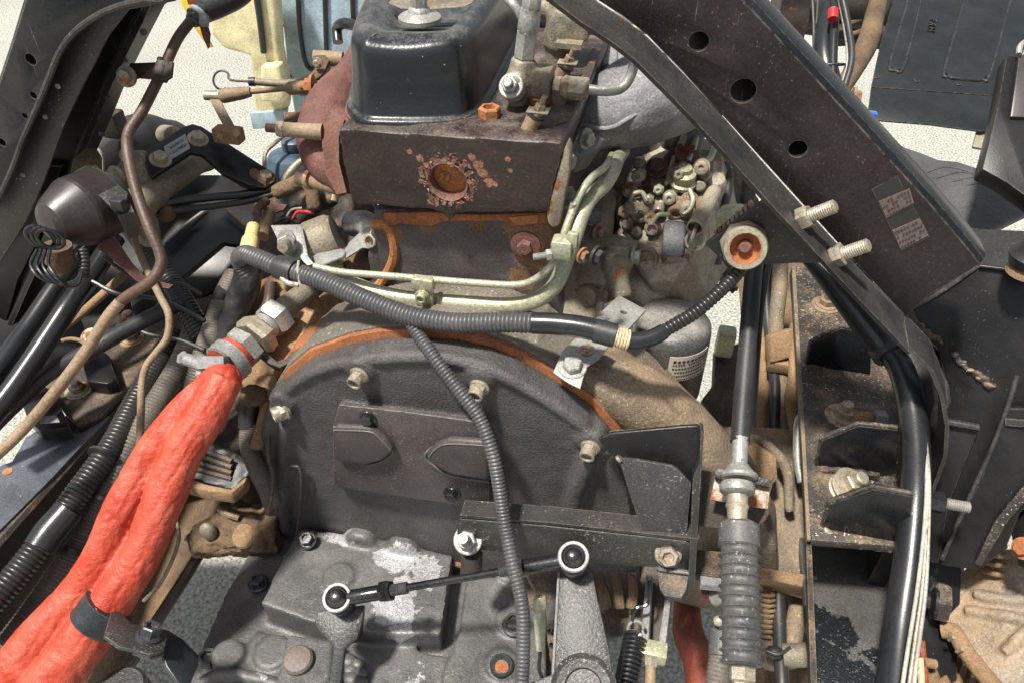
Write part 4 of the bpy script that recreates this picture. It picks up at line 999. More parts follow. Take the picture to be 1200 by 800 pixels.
# dark body behind everything on the left lower side (inner rail, axle area)
t = thing('inner_chassis_web', 'brown muddy inner chassis web with a round hole to the right of the red hose', 'frame web', P(230, 620, 1.15))
put(B().slab(P3((150, 740, 1.12), (260, 570, 1.2), (120, 640, 1.25)), [(60, 560), (190, 520), (245, 545), (282, 552), (290, 575), (238, 640), (214, 680), (118, 830), (-60, 830), (-60, 700)], .012, [circle(P3((150, 740, 1.12), (260, 570, 1.2), (120, 640, 1.25))(219, 629), (P(150, 740, 1.12) - P(219, 629, 1.16)).cross(P(120, 640, 1.25) - P(150, 740, 1.12)), .006, 20)]).bevel(.001), 'web', 'mud_dark', t)
put(B().tube(Q((238, 640, 1.15), (214, 680, 1.12), (150, 778, 1.07), (118, 830, 1.05)), .008, 8), 'edge_bead', 'black_muddy', t)
put(B().tube(Q((206, 605, 1.12), (209, 635, 1.11), (190, 680, 1.1), (168, 704, 1.09)), .0028, 8), 'cable', 'zinc_rusty', t)
put(B().slab(P3((210, 505, 1.2), (300, 510, 1.2), (250, 560, 1.15)), [(150, 470), (320, 430), (322, 610), (285, 640), (262, 560), (150, 560)], .01), 'dark_web', 'black_muddy', t)
t = thing('engine_mount', 'muddy black rubber engine mount between the red hose and the bell housing', 'engine mount', P(262, 540, 1.08))
b = B().slab(P3((215, 515, 1.08), (300, 520, 1.06), (250, 565, 1.04)), [(195, 505), (245, 518), (272, 528), (298, 548), (272, 574), (230, 562), (190, 545)], .06)
put(b.fuse(.003, 6, .002, 50), 'rubber_block', 'rubber', t)
put(B().slab(P3((215, 550, 1.06), (300, 555, 1.04), (250, 575, 1.02)), [(200, 552), (240, 566), (270, 572), (290, 556), (287, 564), (270, 578), (232, 572), (198, 562)], .02).bevel(.003), 'steel_shell', 'mud', t)
b = B()
for k in range(4): b.tube(Q((205, 520 + k * 8, 1.06), (240, 528 + k * 8, 1.05), (272, 540 + k * 7, 1.04)), .004, 8)
put(b, 'rubber_rib', 'black_muddy', t)
t = thing('muddy_shaft', 'thick shaft caked in dried mud below the left side of the bell housing', 'shaft', P(280, 620, 1.1))
b = B().tube(Q((232, 640, 1.12), (250, 628, 1.11), (285, 622, 1.1), (330, 618, 1.1)), [.018, .03, .034, .036], 16).tube(Q((302, 600, 1.08), (306, 625, 1.08), (305, 645, 1.08)), [.012, .02, .016], 12).ball(P(268, 612, 1.09), .02)
put(b.fuse(.003, 4, .006, 60, .003, 180), 'mud_crust', 'mud_dark', t)
put(B().tube(Q((258, 596, 1.08), (268, 602, 1.07), (280, 606, 1.07)), .005, 8), 'clip', 'pipe_tan', t)
put(B().ball(P(244, 622, 1.07), .012, 1, .8, 1.3), 'pale_scab', 'alu_dusty', t)
put(B().lathe(P(285, 628, 1.065), V((0, -.6, .7)), [(0, .017), (.003, .014)], 18), 'tan_patch', 'mud', t)
t = thing('braided_hose', 'braided grey hose with taped end hugging the left side of the bell housing', 'hose', P(300, 520, 1.0))
put(B().corrugated(Q((293, 496, .985), (292, 520, .985), (300, 545, .985), (313, 572, .99), (320, 590, 1.0)), .0125, .003, .0008, 16), 'braid', 'conduit_dusty', t)
put(B().tube(Q((296, 458, .975), (292, 475, .98), (291, 500, .985)), [.0145, .013, .013], 14), 'tape_wrap', 'rubber', t)
b = B().ball(P(297, 463, .965), .016, 1.1, 1, .8, 14); put(b.fuse(.0022, 2, .004, 90), 'frayed_end', 'mud_dark', t)
put(B().tube(Q((313, 470, .97), (306, 500, .97), (301, 525, .97)), [.006, .007, .009], 10), 'drip_channel', 'mud', t)
put(B().tube(Q((318, 490, .96), (314, 530, .96), (320, 560, .965), (314, 600, .97)), .003, 8), 'thin_pipe', 'black_muddy', t)

# corrugated conduits
def duct(name, label, m, pts, r, pitch, depth, extra=None, grp=None):
    t = thing(name, label, 'conduit', P(*pts[0]), grp)
    put(B().corrugated(Q(*pts), r, pitch, depth, 18), 'corrugated_tube', m, t)
    return t
t = duct('corrugated_conduit', 'glossy black corrugated conduit bound with tape nearest the left rail', 'conduit_black', [(-40, 740, .86), (20, 672, .9), (60, 620, .93), (100, 566, .96), (132, 522, .99), (160, 470, 1.03), (185, 425, 1.07), (205, 390, 1.1)], .0165, .0055, .0013)
put(B().tube(Q((45, 643, .914), (60, 622, .927), (82, 596, .94)), [.0185, .0195, .018], 16), 'tape_wrap', 'rubber_shiny', t)
put(B().lathe(P(118, 535, .972), P(124, 527, .98) - P(118, 535, .972), [(0, .018), (.004, .018)], 18), 'cable_tie', 'rubber', t)
t = duct('corrugated_conduit', 'dusty grey corrugated conduit right beside the red hose', 'conduit_dusty', [(-30, 800, .9), (30, 728, .93), (80, 655, .96), (115, 590, .98), (150, 530, 1.0), (185, 470, 1.03), (212, 425, 1.06), (228, 385, 1.1)], .016, .0046, .0012)
for q in ((83, 650, .955), (117, 588, .975)):
    put(B().lathe(P(*q), P(q[0] + 5, q[1] - 9, q[2] + .005) - P(*q), [(0, .0175), (.006, .0175)], 18), 'tape_ring', 'rubber', t)
t = duct('corrugated_conduit', 'grey dusty corrugated conduit behind the pale hydraulic nuts', 'conduit_dusty', [(228, 460, 1.04), (238, 420, 1.04), (250, 385, 1.06), (262, 350, 1.08), (276, 322, 1.1)], .0155, .0042, .001)
t = duct('corrugated_conduit', 'black corrugated conduit dropping from under the dark round cap', 'conduit_black', [(152, 262, 1.12), (178, 300, 1.11), (200, 330, 1.1), (220, 362, 1.08), (238, 395, 1.07)], .0155, .0058, .0014)
t = thing('rubber_hose', 'smooth wrinkled black hose emerging below the end of the thick conduit', 'hose', P(288, 360, 1.05))
put(B().tube(Q((280, 430, 1.06), (268, 400, 1.06), (276, 365, 1.05), (288, 335, 1.04), (292, 305, 1.04)), [.012, .017, .019, .020, .018], 16).fuse(.0025, 2, .0015, 90), 'hose', 'rubber', t)
put(B().tube(Q((262, 410, 1.08), (250, 372, 1.08), (264, 340, 1.07)), .012, 12), 'inner_hose', 'rubber', t)
t = thing('wire_strand', 'thin black wires tangled between the conduits in the lower left', 'wires', P(20, 650, 1.0))
for q in (((-20, 700, 1.0), (20, 640, 1.02), (50, 595, 1.04), (90, 575, 1.05)), ((-20, 670, 1.02), (15, 645, 1.03), (40, 600, 1.05), (70, 570, 1.06), (100, 566, 1.04)), ((-20, 760, .97), (10, 735, .98), (14, 715, .99), (0, 700, 1.0))):
    put(B().tube(Q(*q), .0045, 8), 'wire', 'rubber', t)
put(B().tube(Q((42, 605, 1.03), (60, 590, 1.03), (72, 575, 1.03)), [.008, .013, .006], 10).fuse(.0025, 2, .004, 90), 'mud_lump', 'mud', t)

# black hoses, upper left
t = thing('heater_hose', 'highlighted black hose highest of the three at the left edge', 'hose', P(40, 380, 1.0))
put(B().tube(Q((-30, 470, .95), (0, 430, .98), (35, 383, 1.02), (75, 325, 1.06), (110, 285, 1.1)), .0135, 16), 'hose', 'rubber_shiny', t)
t = thing('heater_hose', 'black hose crossing in front with its upper end beside the coiled wire', 'hose', P(60, 410, 1.0))
put(B().tube(Q((-30, 510, .93), (10, 462, .95), (50, 405, .98), (80, 360, 1.0), (110, 318, 1.04), (135, 280, 1.08)), .0135, 16), 'hose', 'rubber_shiny', t)
t = thing('heater_hose', 'black hose passing under the brown steel tube towards the muddy tray', 'hose', P(110, 410, 1.0))
put(B().tube(Q((-30, 520, .97), (20, 470, .98), (60, 435, 1.0), (110, 408, 1.0), (160, 380, 1.03), (212, 355, 1.06)), .0105, 14), 'hose', 'rubber', t)
t = thing('brown_pipe_stub', 'thin muddy pipe between the black hoses at the left edge', 'pipe', P(30, 430, 1.02))
put(B().tube(Q((-10, 450, 1.01), (40, 405, 1.03), (90, 372, 1.06), (150, 318, 1.1)), .006, 10), 'pipe', 'mud', t)

# steel tubes
t = thing('steel_tube', 'long brown steel tube bending from the top left down to the left edge', 'tube', P(150, 165, .86))
put(B().tube(Q((226, 22, .92), (208, 46, .91), (192, 80, .9), (168, 128, .88), (151, 155, .87), (150, 180, .86), (160, 225, .855), (174, 265, .85), (187, 295, .85), (188, 312, .85), (176, 330, .85), (146, 350, .86), (126, 372, .86), (100, 412, .86), (62, 462, .86), (22, 508, .86), (-30, 556, .86)), .0062, 16, 8), 'tube', 'pipe_brown', t)
put(B().tube(Q((141, 354, .858), (126, 372, .858), (100, 412, .858), (62, 462, .858), (22, 508, .858), (-30, 556, .858)), .0065, 16, 8), 'muddy_length', 'pipe_tan', t)
put(B().lathe(P(224, 26, .92), P(243, 8, .93) - P(224, 26, .92), [(0, .008), (.004, .010), (.016, .011), (.020, .009), (.028, .0085)], 16), 'fitting', 'band_black', t)
o = put(B().lathe(P(229, 20, .92), P(236, 12, .925) - P(229, 20, .92), [(0, .0118), (.007, .0118)], 20), 'hose_clamp', 'chrome', t)
put(B().box(P(239, 24, .90), .010, .010, .014, RT, FW, UP).bevel(.002), 'clamp_housing', 'chrome', o)
put(B().tube(Q((238, 12, .93), (258, 4, .94), (280, -8, .95), (300, -30, .96)), .0155, 16), 'rubber_end', 'rubber', t)
put(B().slab(P3((240, 25, .93), (248, 55, .93), (232, 28, .92)), [(236, 28), (242, 24), (247, 40), (246, 56), (240, 42)], .004), 'tag', 'rust_plum', t)
t = thing('tube_clip', 'dark flat clip holding the brown steel tube on the left frame arm', 'clip', P(170, 82, .9))
pc_ = P3((150, 80, .93), (200, 80, .87), (170, 95, .90))
put(B().slab(pc_, [(152, 74), (180, 73), (201, 72), (199, 90), (193, 94), (160, 91), (146, 96)], .004).bevel(.001), 'clip_strap', 'black_muddy', t)
put(B().lathe(P(190, 84, .885), P(186, 94, .885) - P(194, 74, .89), [(-.009, .0095), (.009, .0095)], 16), 'clip_loop', 'black_muddy', t)
bolt(t, P(148, 90, .895), V((.1, -.9, .3)), .0085, 'hex', 'zinc_rusty')
bolt(t, P(187, 69, .885), V((0, -.2, 1)), .003, 'cap', 'rubber', 'pin')
t = thing('thin_tube', 'thin tan tube winding down behind the brown steel tube to the red hose', 'tube', P(170, 350, .95))
put(B().tube(Q((152, 262, 1.0), (160, 288, .99), (174, 320, .97), (188, 348, .96), (198, 370, .95), (196, 395, .95), (184, 412, .95), (171, 430, .95), (166, 455, .95), (165, 490, .95), (163, 535, .95)), .0046, 12, 8), 'tube', 'pipe_tan', t)

# round alarm unit
t = thing('horn_unit', 'dark plum domed horn with a coiled wire hanging in the left corner', 'horn', P(90, 245, .9))
a0, a1 = P(126, 234, .95), P(54, 264, .885)
ax = (a1 - a0).normalized(); Lh = (a1 - a0).length
put(B().lathe(a0, ax, [(0, .034), (.003, .041), (.006, .0425), (Lh * .50, .0425), (Lh * .55, .0415), (Lh * .86, .0285), (Lh * .94, .0235), (Lh * 1.0, .015), (Lh * 1.02, .001)], 44), 'dome', 'cap_plum', t, sharp=12)
put(B().lathe(a0 - ax * .012, ax, [(0, .030), (.014, .034)], 32), 'rear_ring', 'rubber', t)
b = B()
for k in range(3):
    cc = P(47 + k * 6, 278 + k * 1.2, .845)
    b.tube([cc + (V((0, 0, 1)) * math.cos(a) * (.014 - .001 * k) + RT * math.sin(a) * .011 + FW * math.sin(a) * .006) for a in [i * math.pi / 6 for i in range(13)]], .0022, 8, 2)
put(b, 'wire_coil', 'rubber_shiny', t)
b = B()
for k in range(4):
    pts = [(44 + k * 5, 292, .85), (36 + k * 7, 310, .85), (46 + k * 7, 325, .85), (66 + k * 4, 332 + k, .86), (86 + k * 2, 330 + k, .87), (96, 318, .88)]
    b.tube(Q(*pts), .0018, 8, 5)
put(b, 'hanging_wire', 'rubber_shiny', t)
put(B().lathe(P(66, 288, .88), P(74, 318, .90) - P(66, 288, .88), [(0, .016), (.02, .016), (.028, .012), (.034, .008)], 18), 'plug_socket', 'mud_dark', t)
put(B().corrugated(Q((97, 292, .9), (99, 308, .9), (98, 326, .9)), .0065, .004, .0012, 12), 'stem', 'rubber', t)
ph_ = P3((85, 200, .93), (145, 240, .89), (105, 190, .95))
put(B().slab(ph_, [(83, 204), (92, 198), (108, 190), (150, 226), (146, 238), (134, 246), (118, 230), (84, 208)], .004).bevel(.001), 'bracket_arm', 'alu_dusty' if False else 'black_speckled', t)
put(B().slab(P3((86, 200, .97), (110, 170, 1.0), (125, 210, .98)), [(82, 206), (85, 186), (98, 174), (112, 172), (119, 182), (119, 204), (108, 192)], .012).bevel(.003), 'bracket_base', 'mud_dark', t)
put(B().box(P(139, 240, .88), .016, .01, .014).bevel(.002), 'connector', 'rubber', t)
put(B().lathe(P(146, 246, .90), P(158, 278, .93) - P(146, 246, .90), [(0, .012), (.008, .013), (.022, .012), (.036, .009)], 4), 'connector_boot', 'black_speckled', t)
t = thing('bracket_leaf', 'twisted flat plum strip hanging below the dark domed horn', 'strip', P(150, 310, .95))
b = B(); rr = []
for (u, v, w) in ((122, 282, 12), (135, 295, 9), (150, 312, 6), (164, 326, 5), (180, 332, 4), (200, 336, 3)):
    d = .93 + (u - 120) * .0006; rr.append([P(u - w * .8, v + w * .7, d), P(u + w * .8, v - w * .7, d + .008), P(u + w * .8, v - w * .7, d + .011), P(u - w * .8, v + w * .7, d + .003)])
put(b.grid(rr), 'strip', 'rust_plum', t)

# engine stay and mount group
t = thing('stay_bracket', 'black bent bracket plate with a grey number sticker and hex bolts', 'bracket', P(240, 180, 1.05))
ps = P3((172, 190, 1.0), (228, 150, 1.06), (318, 212, 1.06))
put(B().slab(ps, [(172, 176), (214, 149), (225, 145), (236, 148), (280, 176), (323, 204), (322, 214), (312, 220), (296, 218), (262, 203), (236, 180), (224, 178), (178, 208), (170, 190)], .008).bevel(.0015), 'plate', 'black_muddy' if False else 'paint_black', t)
s0 = ps.shift(-.0008)
put(B().slab(s0, [(192, 172), (217, 157), (223, 174), (197, 189)], .0005), 'sticker', 'sticker_grey', t)
xd = s0(217, 157) - s0(192, 172); yd = s0(192, 172) - s0(197, 189)
text(t, '263-00121', ps.shift(-.0012)(207, 169), xd, yd, .0062, 'ink', .0001, 'part_number')
text(t, '1-32190824', ps.shift(-.0012)(209, 175), xd, yd, .0062, 'ink', .0001, 'part_number')
for q in ((188, 187), (232, 163)): bolt(t, s0(*q), -ps.away, .0098, 'hex', 'zinc_cream')
bolt(t, s0(311, 208), -ps.away, .0088, 'hex', 'zinc_rusty')
put(B().cyl(P(204, 160, 1.09), P(194, 158, 1.12), .014), 'spacer', 'zinc_cream', t)
b = B().tube(Q((262, 196, 1.08), (290, 208, 1.07), (318, 214, 1.06)), [.01, .016, .014], 10)
put(b.fuse(.003, 3, .004, 90), 'mud_crust', 'mud_dark', t)
t = thing('mount_arm', 'thick tan brown cast arm below the black sticker bracket', 'mount arm', P(210, 205, 1.08))
b = B().tube(Q((170, 235, 1.0), (195, 215, 1.04), (225, 195, 1.09), (246, 186, 1.13)), [.02, .018, .0165, .016], 16)
b.slab(P3((142, 205, .99), (175, 180, 1.01), (170, 215, 1.0)), [(128, 206), (150, 176), (174, 176), (176, 206), (150, 222)], .03).ball(P(166, 236, .99), .022).tube(Q((160, 244, .99), (172, 260, 1.0), (176, 285, 1.02)), .014, 12)
put(b.fuse(.003, 5, .0012, 60), 'arm_casting', 'alu_dusty', t)
bolt(t, P(137, 205, .975), V((-.2, -1, .1)), .0095, 'flange', 'zinc_cream')
bolt(t, P(147, 182, .985), V((-.2, -1, .5)), .0085, 'cap', 'zinc_cream')
bolt(t, P(185, 215, 1.01), V((-.1, -.8, .5)), .005, 'cap', 'pipe_tan', 'rivet')
b = B().ball(P(195, 250, 1.03), .012).tube(Q((152, 240, .97), (160, 250, .97), (158, 262, .98)), .008, 10)
put(b, 'bush', 'mud_dark', t)
t = thing('air_tank', 'smooth black rounded canister behind the sticker bracket', 'canister', P(165, 165, 1.25))
b = B().tube(Q((95, 205, 1.22), (130, 180, 1.26), (170, 162, 1.3), (205, 165, 1.32)), [.035, .042, .042, .028], 20).ball(P(200, 168, 1.33), .04)
put(b.fuse(.004, 6), 'canister', 'rubber', t)
put(B().tube(Q((110, 172, 1.15), (118, 180, 1.15), (120, 200, 1.15), (116, 212, 1.15)), .0028, 8), 'bright_rim', 'alu_dusty', t)
b = B().box(P(133, 145, 1.2), .03, .03, .04).bevel(.004); put(b, 'bracket', 'black_muddy', t)
for i, (m, r, dv) in enumerate((('rubber_shiny', .0058, 0), ('rubber', .0045, 11))):
    t = thing('hydraulic_line', ('glossy black line with a bright highlight crossing behind the brown tube', 'dull black line just below the glossy one behind the brown tube')[i], 'line', P(260, 230 + dv, 1.05))
    put(B().tube(Q((176, 243 + dv, 1.02), (205, 236 + dv, 1.03), (250, 231 + dv, 1.05), (300, 226 + dv * .7, 1.06), (340, 214 + dv * .4, 1.07), (362, 200, 1.09)), r, 12), 'line', m, t)
t = thing('dark_elbow', 'dusty grey elbow hose in front of the blue cap', 'hose', P(330, 215, 1.05))
put(B().tube(Q((322, 226, 1.05), (345, 216, 1.04), (358, 210, 1.04), (366, 224, 1.04), (368, 246, 1.04)), [.010, .011, .011, .010, .009], 12).fuse(.0025, 2, .0012, 90), 'hose', 'mud_dark', t)
put(B().tube(Q((330, 222, 1.12), (338, 205, 1.13), (352, 190, 1.14), (362, 186, 1.14)), .006, 10), 'bright_pipe', 'zinc_cream', t)
put(B().slab(P3((316, 236, 1.06), (334, 240, 1.05), (325, 250, 1.05)), [(316, 238), (336, 240), (332, 246), (322, 249)], .004), 'rusty_tab', 'rust_plum', t)
t = thing('fluid_reservoir', 'dark blue reservoir cap with a pale wire bail left of the manifold', 'reservoir', P(345, 180, 1.2))
put(B().lathe(P(344, 205, 1.22), Z, [(-.03, .045), (.0, .045), (.02, .042), (.035, .032), (.04, .016)], 28), 'body', 'blue_cap', t)
put(B().lathe(P(345, 174, 1.2), Z, [(0, .018), (.004, .019), (.014, .018), (.017, .014)], 24), 'cap', 'blue_cap', t)
put(B().tube(Q((310, 200, 1.15), (311, 180, 1.15), (322, 168, 1.16), (340, 154, 1.18), (356, 150, 1.19)), .0032, 8), 'wire_bail', 'zinc_cream', t)
t = thing('background_machinery', 'dark tangle of engine parts in shade behind the solenoid bracket', 'machinery', P(390, 240, 1.15))
b = B().slab(P3((300, 230, 1.22), (450, 240, 1.1), (380, 330, 1.1)), [(300, 215), (345, 212), (440, 235), (470, 330), (380, 350), (300, 340), (290, 280)], .02)
b.tube(Q((350, 255, 1.08), (372, 240, 1.07), (395, 232, 1.07)), .012, 10).ball(P(420, 262, 1.04), .02)
b.tube(Q((330, 262, 1.1), (345, 248, 1.1), (362, 246, 1.1)), .009, 8).tube(Q((425, 235, 1.03), (438, 262, 1.0)), .012, 8)
put(b.fuse(.004, 3, .004, 50), 'machinery', 'black_muddy', t)
put(B().tube(Q((392, 236, 1.03), (395, 228, 1.03), (405, 226, 1.03), (413, 236, 1.03), (411, 258, 1.02), (408, 266, 1.02)), .0052, 10), 'cream_tube', 'tape_tan', t)
put(B().tube(Q((343, 256, 1.05), (350, 248, 1.05), (368, 250, 1.05)), .002, 8), 'red_wire', 'red_paint', t)
put(B().tube(Q((336, 254, 1.05), (342, 246, 1.05), (354, 244, 1.05)), .0018, 8), 'grey_wire', 'zinc_grey', t)

# solenoid with zinc bracket
t = thing('solenoid', 'dusty grey solenoid can behind the thick conduit with zinc bracket plates', 'solenoid', P(380, 280, 1.0))
ax = V((.75, .35, .25)).normalized()
put(B().lathe(P(362, 290, .985), ax, [(0, .030), (.006, .032), (.034, .032), (.040, .028), (.042, .012)], 32), 'can', 'alu_dusty', t)
put(B().slab(P3((318, 264, .95), (352, 264, .95), (345, 300, .93)), [(317, 264), (352, 263), (355, 270), (361, 300), (368, 309), (360, 311), (352, 303), (334, 302), (330, 290)], .004).bevel(.0008), 'side_plate', 'zinc_grey', t)
put(B().lathe(P(337, 284, .93), V((-.3, -.85, .4)), [(0, .0155), (.002, .0155)], 24), 'washer', 'zinc_grey', t)
put(B().hexa(P(337, 284, .928), P(335, 287, .915), .0115), 'nut', 'zinc_grey', t)
put(B().cyl(P(336, 284, .918), P(331, 290, .895), .0062), 'stud', 'zinc_cream', t)
pz_ = P3((366, 306, .93), (404, 293, .93), (362, 298, .95))
put(B().slab(pz_, [(367, 300), (372, 297), (400, 291), (405, 294), (402, 300), (380, 309), (370, 311)], .003).bevel(.0008), 'foot_strip', 'zinc_grey', t)
put(B().slab(P3((404, 296, .93), (430, 268, .94), (458, 290, .90)), [(402, 296), (409, 284), (426, 268), (434, 265), (456, 266), (461, 292), (444, 292), (424, 290), (404, 303)], .003).bevel(.0008), 'bent_plate', 'zinc_grey', t)
bolt(t, P(441, 280, .905), V((-.2, -.9, .3)), .0088, 'hollow', 'zinc_rusty')
put(B().cyl(P(394, 302, .96), P(395, 316, .95), .009), 'small_post', 'zinc_yellow', t)
put(B().tube(Q((412, 262, 1.0), (428, 262, .98), (440, 275, .97)), .016, 14), 'white_ring_hose', 'zinc_grey', t)
put(B().ball(P(424, 308, .97), .028, 1.1, .8, .8, 14).fuse(.003, 2, .003, 60), 'mud_pocket', 'mud_dark', t)
t = thing('yellow_connector', 'pair of faded yellow plastic sleeves standing above the conduit bend', 'connector', P(296, 275, 1.02))
put(B().lathe(P(291, 295, .98), P(300, 252, 1.03) - P(291, 295, .98), [(0, .009), (.004, .0115), (.022, .0112), (.026, .009), (.05, .0085), (.052, .006)], 16), 'sleeve', 'plastic_yellow', t)
put(B().tube(Q((300, 252, 1.03), (304, 243, 1.04), (312, 236, 1.06)), .006, 10), 'wire_tail', 'mud_dark', t)
put(B().cyl(P(308, 278, 1.03), P(316, 248, 1.06), .0085), 'side_sleeve', 'pipe_tan', t)

# thick conduit across the front
t = thing('thick_conduit', 'thick grey corrugated conduit sweeping across the engine to the taped end', 'conduit', P(520, 372, .80))
cpts = [(292, 322, .93), (281, 306, .92), (286, 298, .90), (300, 302, .885), (330, 314, .87), (380, 330, .85), (430, 352, .83), (480, 370, .815), (530, 378, .80), (600, 378, .785), (660, 380, .775), (690, 385, .77), (720, 392, .765)]
put(B().corrugated(Q(*cpts), .0108, .0044, .0013, 22, 30), 'corrugated_tube', 'conduit', t)
put(B().tube(Q((624, 378.5, .78), (650, 379.5, .776), (680, 383, .771), (706, 389, .767)), .0112, 20), 'tape_wrap', 'rubber_shiny', t)
put(B().lathe(P(697, 387, .768), P(720, 393, .765) - P(697, 387, .768), [(0, .0122), (.0215, .0122)], 24), 'tape_collar', 'rubber', t)
b = B()
for k in range(5): b.lathe(P(719 + k * 3.6, 394 + k * .9, .765), P(740, 399, .765) - P(719, 394, .765), [(0, .0085), (.0012, .0105), (.0026, .0105), (.0036, .0085)], 20)
put(b, 'tan_cord_wrap', 'tape_tan', t)
put(B().lathe(P(326, 313, .872), P(352, 321, .862) - P(326, 313, .872), [(0, .0138), (.004, .0142), (.020, .0142), (.024, .0138)], 24), 'clamp_sleeve', 'rubber', t)
put(B().tube(Q((350, 306, .855), (349, 318, .851), (352, 334, .855)), .0016, 8), 'white_tie', 'tie_white', t)
put(B().tube(Q((330, 326, .86), (338, 332, .856), (350, 334, .856)), .003, 8), 'clip_edge', 'zinc_cream', t)
t = thing('branch_conduit', 'thin grey corrugated conduit dropping from the thick conduit across the bell housing', 'conduit', P(560, 500, .80))
put(B().corrugated(Q((478, 372, .82), (490, 392, .815), (510, 420, .805), (540, 460, .80), (562, 490, .80), (577, 530, .80), (585, 570, .805), (592, 615, .81), (602, 665, .80), (612, 710, .79), (613, 760, .785), (610, 830, .775)), .0076, .0040, .0012, 18, 30), 'corrugated_tube', 'conduit', t)
t = thing('side_conduit', 'black corrugated conduit rising from the taped end to the sleeve nut', 'conduit', P(800, 360, .78))
put(B().corrugated(Q((765, 396, .765), (785, 384, .77), (815, 366, .775), (845, 340, .78), (868, 316, .79), (880, 300, .80)), .0072, .0048, .0014, 18), 'corrugated_tube', 'conduit_black', t)
put(B().tube(Q((736, 399, .765), (752, 399, .765), (768, 394, .766), (778, 388, .768)), [.0085, .0088, .0085, .008], 16), 'tape_wrap', 'rubber_shiny', t)
put(B().tube(Q((752, 402, .766), (765, 414, .77), (780, 432, .775)), .0014, 8), 'tie_tail', 'rubber', t)

# hydraulic fittings and red hose
t = thing('hydraulic_fitting', 'chain of pale hexagonal hydraulic nuts with a jubilee clamp above the red hose', 'hydraulic fitting', P(290, 400, .95))
f0, f1 = P(338, 358, .98), P(250, 440, .90); fx = (f1 - f0).normalized(); FL = (f1 - f0).length
def fp(k): return f0 + fx * (FL * k)
put(B().tube(Q((372, 332, 1.02), (356, 345, 1.0), (338, 358, .98), (322, 374, .965)), .0145, 16), 'pipe', 'alu_dusty', t)
put(B().lathe(fp(.10), fx, [(0, .016), (.003, .0235), (.018, .0245), (.024, .021)], 6, off=.3), 'first_nut', 'zinc_grey', t)
put(B().lathe(fp(.29), fx, [(0, .018), (.008, .018)], 20), 'thread_neck', 'zinc_grey', t)
put(B().lathe(fp(.36), fx, [(0, .022), (.003, .027), (.015, .028), (.02, .024)], 6), 'second_nut', 'zinc_cream', t)
put(B().lathe(fp(.54), fx, [(0, .020), (.003, .0255), (.016, .0255), (.018, .023)], 6, off=.5), 'third_nut', 'zinc_grey', t)
put(B().lathe(fp(.69), fx, [(0, .0235), (.024, .0245)], 26), 'rubber_neck', 'red_sleeve', t)
o = put(B().lathe(fp(.74), fx, [(0, .0255), (.001, .0275), (.005, .0268), (.008, .0278), (.013, .0268), (.016, .0275), (.017, .0255)], 30), 'jubilee_clamp', 'chrome', t)
put(B().cyl(P(219, 421, .89), P(243, 430, .88), .0075).lathe(P(219, 421, .89), P(219, 421, .89) - P(243, 430, .88), [(0, .006), (.004, .009), (.008, .008)], 6).box(P(250, 424, .88), .03, .018, .014, RT, FW, UP), 'clamp_screw', 'chrome', o)
put(B().cyl(P(232, 437, .885), P(252, 444, .878), .005), 'clamp_tongue', 'chrome', o)
t = thing('fitting_bracket', 'muddy U shaped plate bracket beside the hydraulic nuts', 'bracket', P(335, 410, .97))
pf = P3((300, 415, .94), (365, 382, .96), (330, 430, .93))
put(B().slab(pf, [(258, 398), (275, 392), (300, 404), (326, 424), (334, 421), (364, 381), (366, 386), (342, 424), (328, 430), (316, 426), (296, 410), (276, 398), (256, 404)], .012).bevel(.001), 'lip', 'black_muddy', t)
put(B().slab(pf.shift(.02), [(296, 410), (318, 380), (348, 372), (364, 382), (340, 424), (328, 428)], .004), 'base_plate', 'mud', t)
b = B().slab(P3((320, 340, 1.08), (440, 350, 1.02), (320, 460, 1.0)), [(296, 330), (345, 312), (450, 345), (452, 362), (400, 386), (345, 425), (318, 470), (290, 470), (270, 420)], .06)
for q in ((368, 350), (330, 345), (408, 362)): b.lathe(P(q[0], q[1], 1.02), -Y, [(0, .014), (.012, .01)], 14)
t = thing('muddy_casting', 'rust brown muddy castings beside the engine block below the solenoid', 'casting', P(370, 370, 1.03))
put(b.fuse(.003, 5, .002, 45), 'casting', 'mud', t)
put(B().tube(Q((318, 330, 1.0), (316, 352, 1.0), (308, 372, .99)), .008, 12), 'brown_pipe', 'pipe_brown', t)

t = thing('red_hose', 'bright red wrinkled double hose sleeve running down to the lower left corner', 'hose', P(200, 600, .9))
Lp = [(250, 447, .882, .016), (216, 482, .878, .0185), (178, 530, .874, .0195), (152, 575, .872, .0195), (140, 600, .87, .0195), (118, 650, .868, .021), (86, 700, .866, .0215), (42, 750, .86, .0235), (2, 800, .856, .026), (-42, 852, .85, .028)]
Rp = [(266, 441, .875, .021), (244, 482, .868, .0235), (214, 530, .864, .0225), (195, 578, .862, .0235), (186, 602, .86, .0225), (165, 650, .86, .0225), (134, 700, .857, .0235), (99, 748, .853, .0275), (61, 800, .848, .0285), (20, 856, .842, .030)]
b = B().tube([P(*q[:3]) for q in Lp], [q[3] for q in Lp], 22).tube([P(*q[:3]) for q in Rp], [q[3] for q in Rp], 22)
b.ball(P(260, 447, .88), .023)
hd = (P(92, 762, .85) - P(262, 447, .88)).normalized()
b.fuse(.0022, 3)
b.bm.normal_update()
for v in b.bm.verts:
    c = v.co
    al = c.dot(hd); q = (c - hd * al) * 1.0; w = noise.noise(q * 45 + hd * al * 9) * .0016 + noise.noise(c * 15) * .0026 - (1 - abs(noise.noise(q * 60 + hd * al * 22 + V((3, 1, 7))))) ** 8 * .0013 + noise.noise(c * 160) * .0005
    v.co = c + v.normal * w
put(b, 'sleeve', 'red_sleeve', t, sharp=80)
t = thing('hose_clamp_bracket', 'black steel band and bolted bracket holding the red hose to the gearbox', 'clamp', P(180, 745, .84))
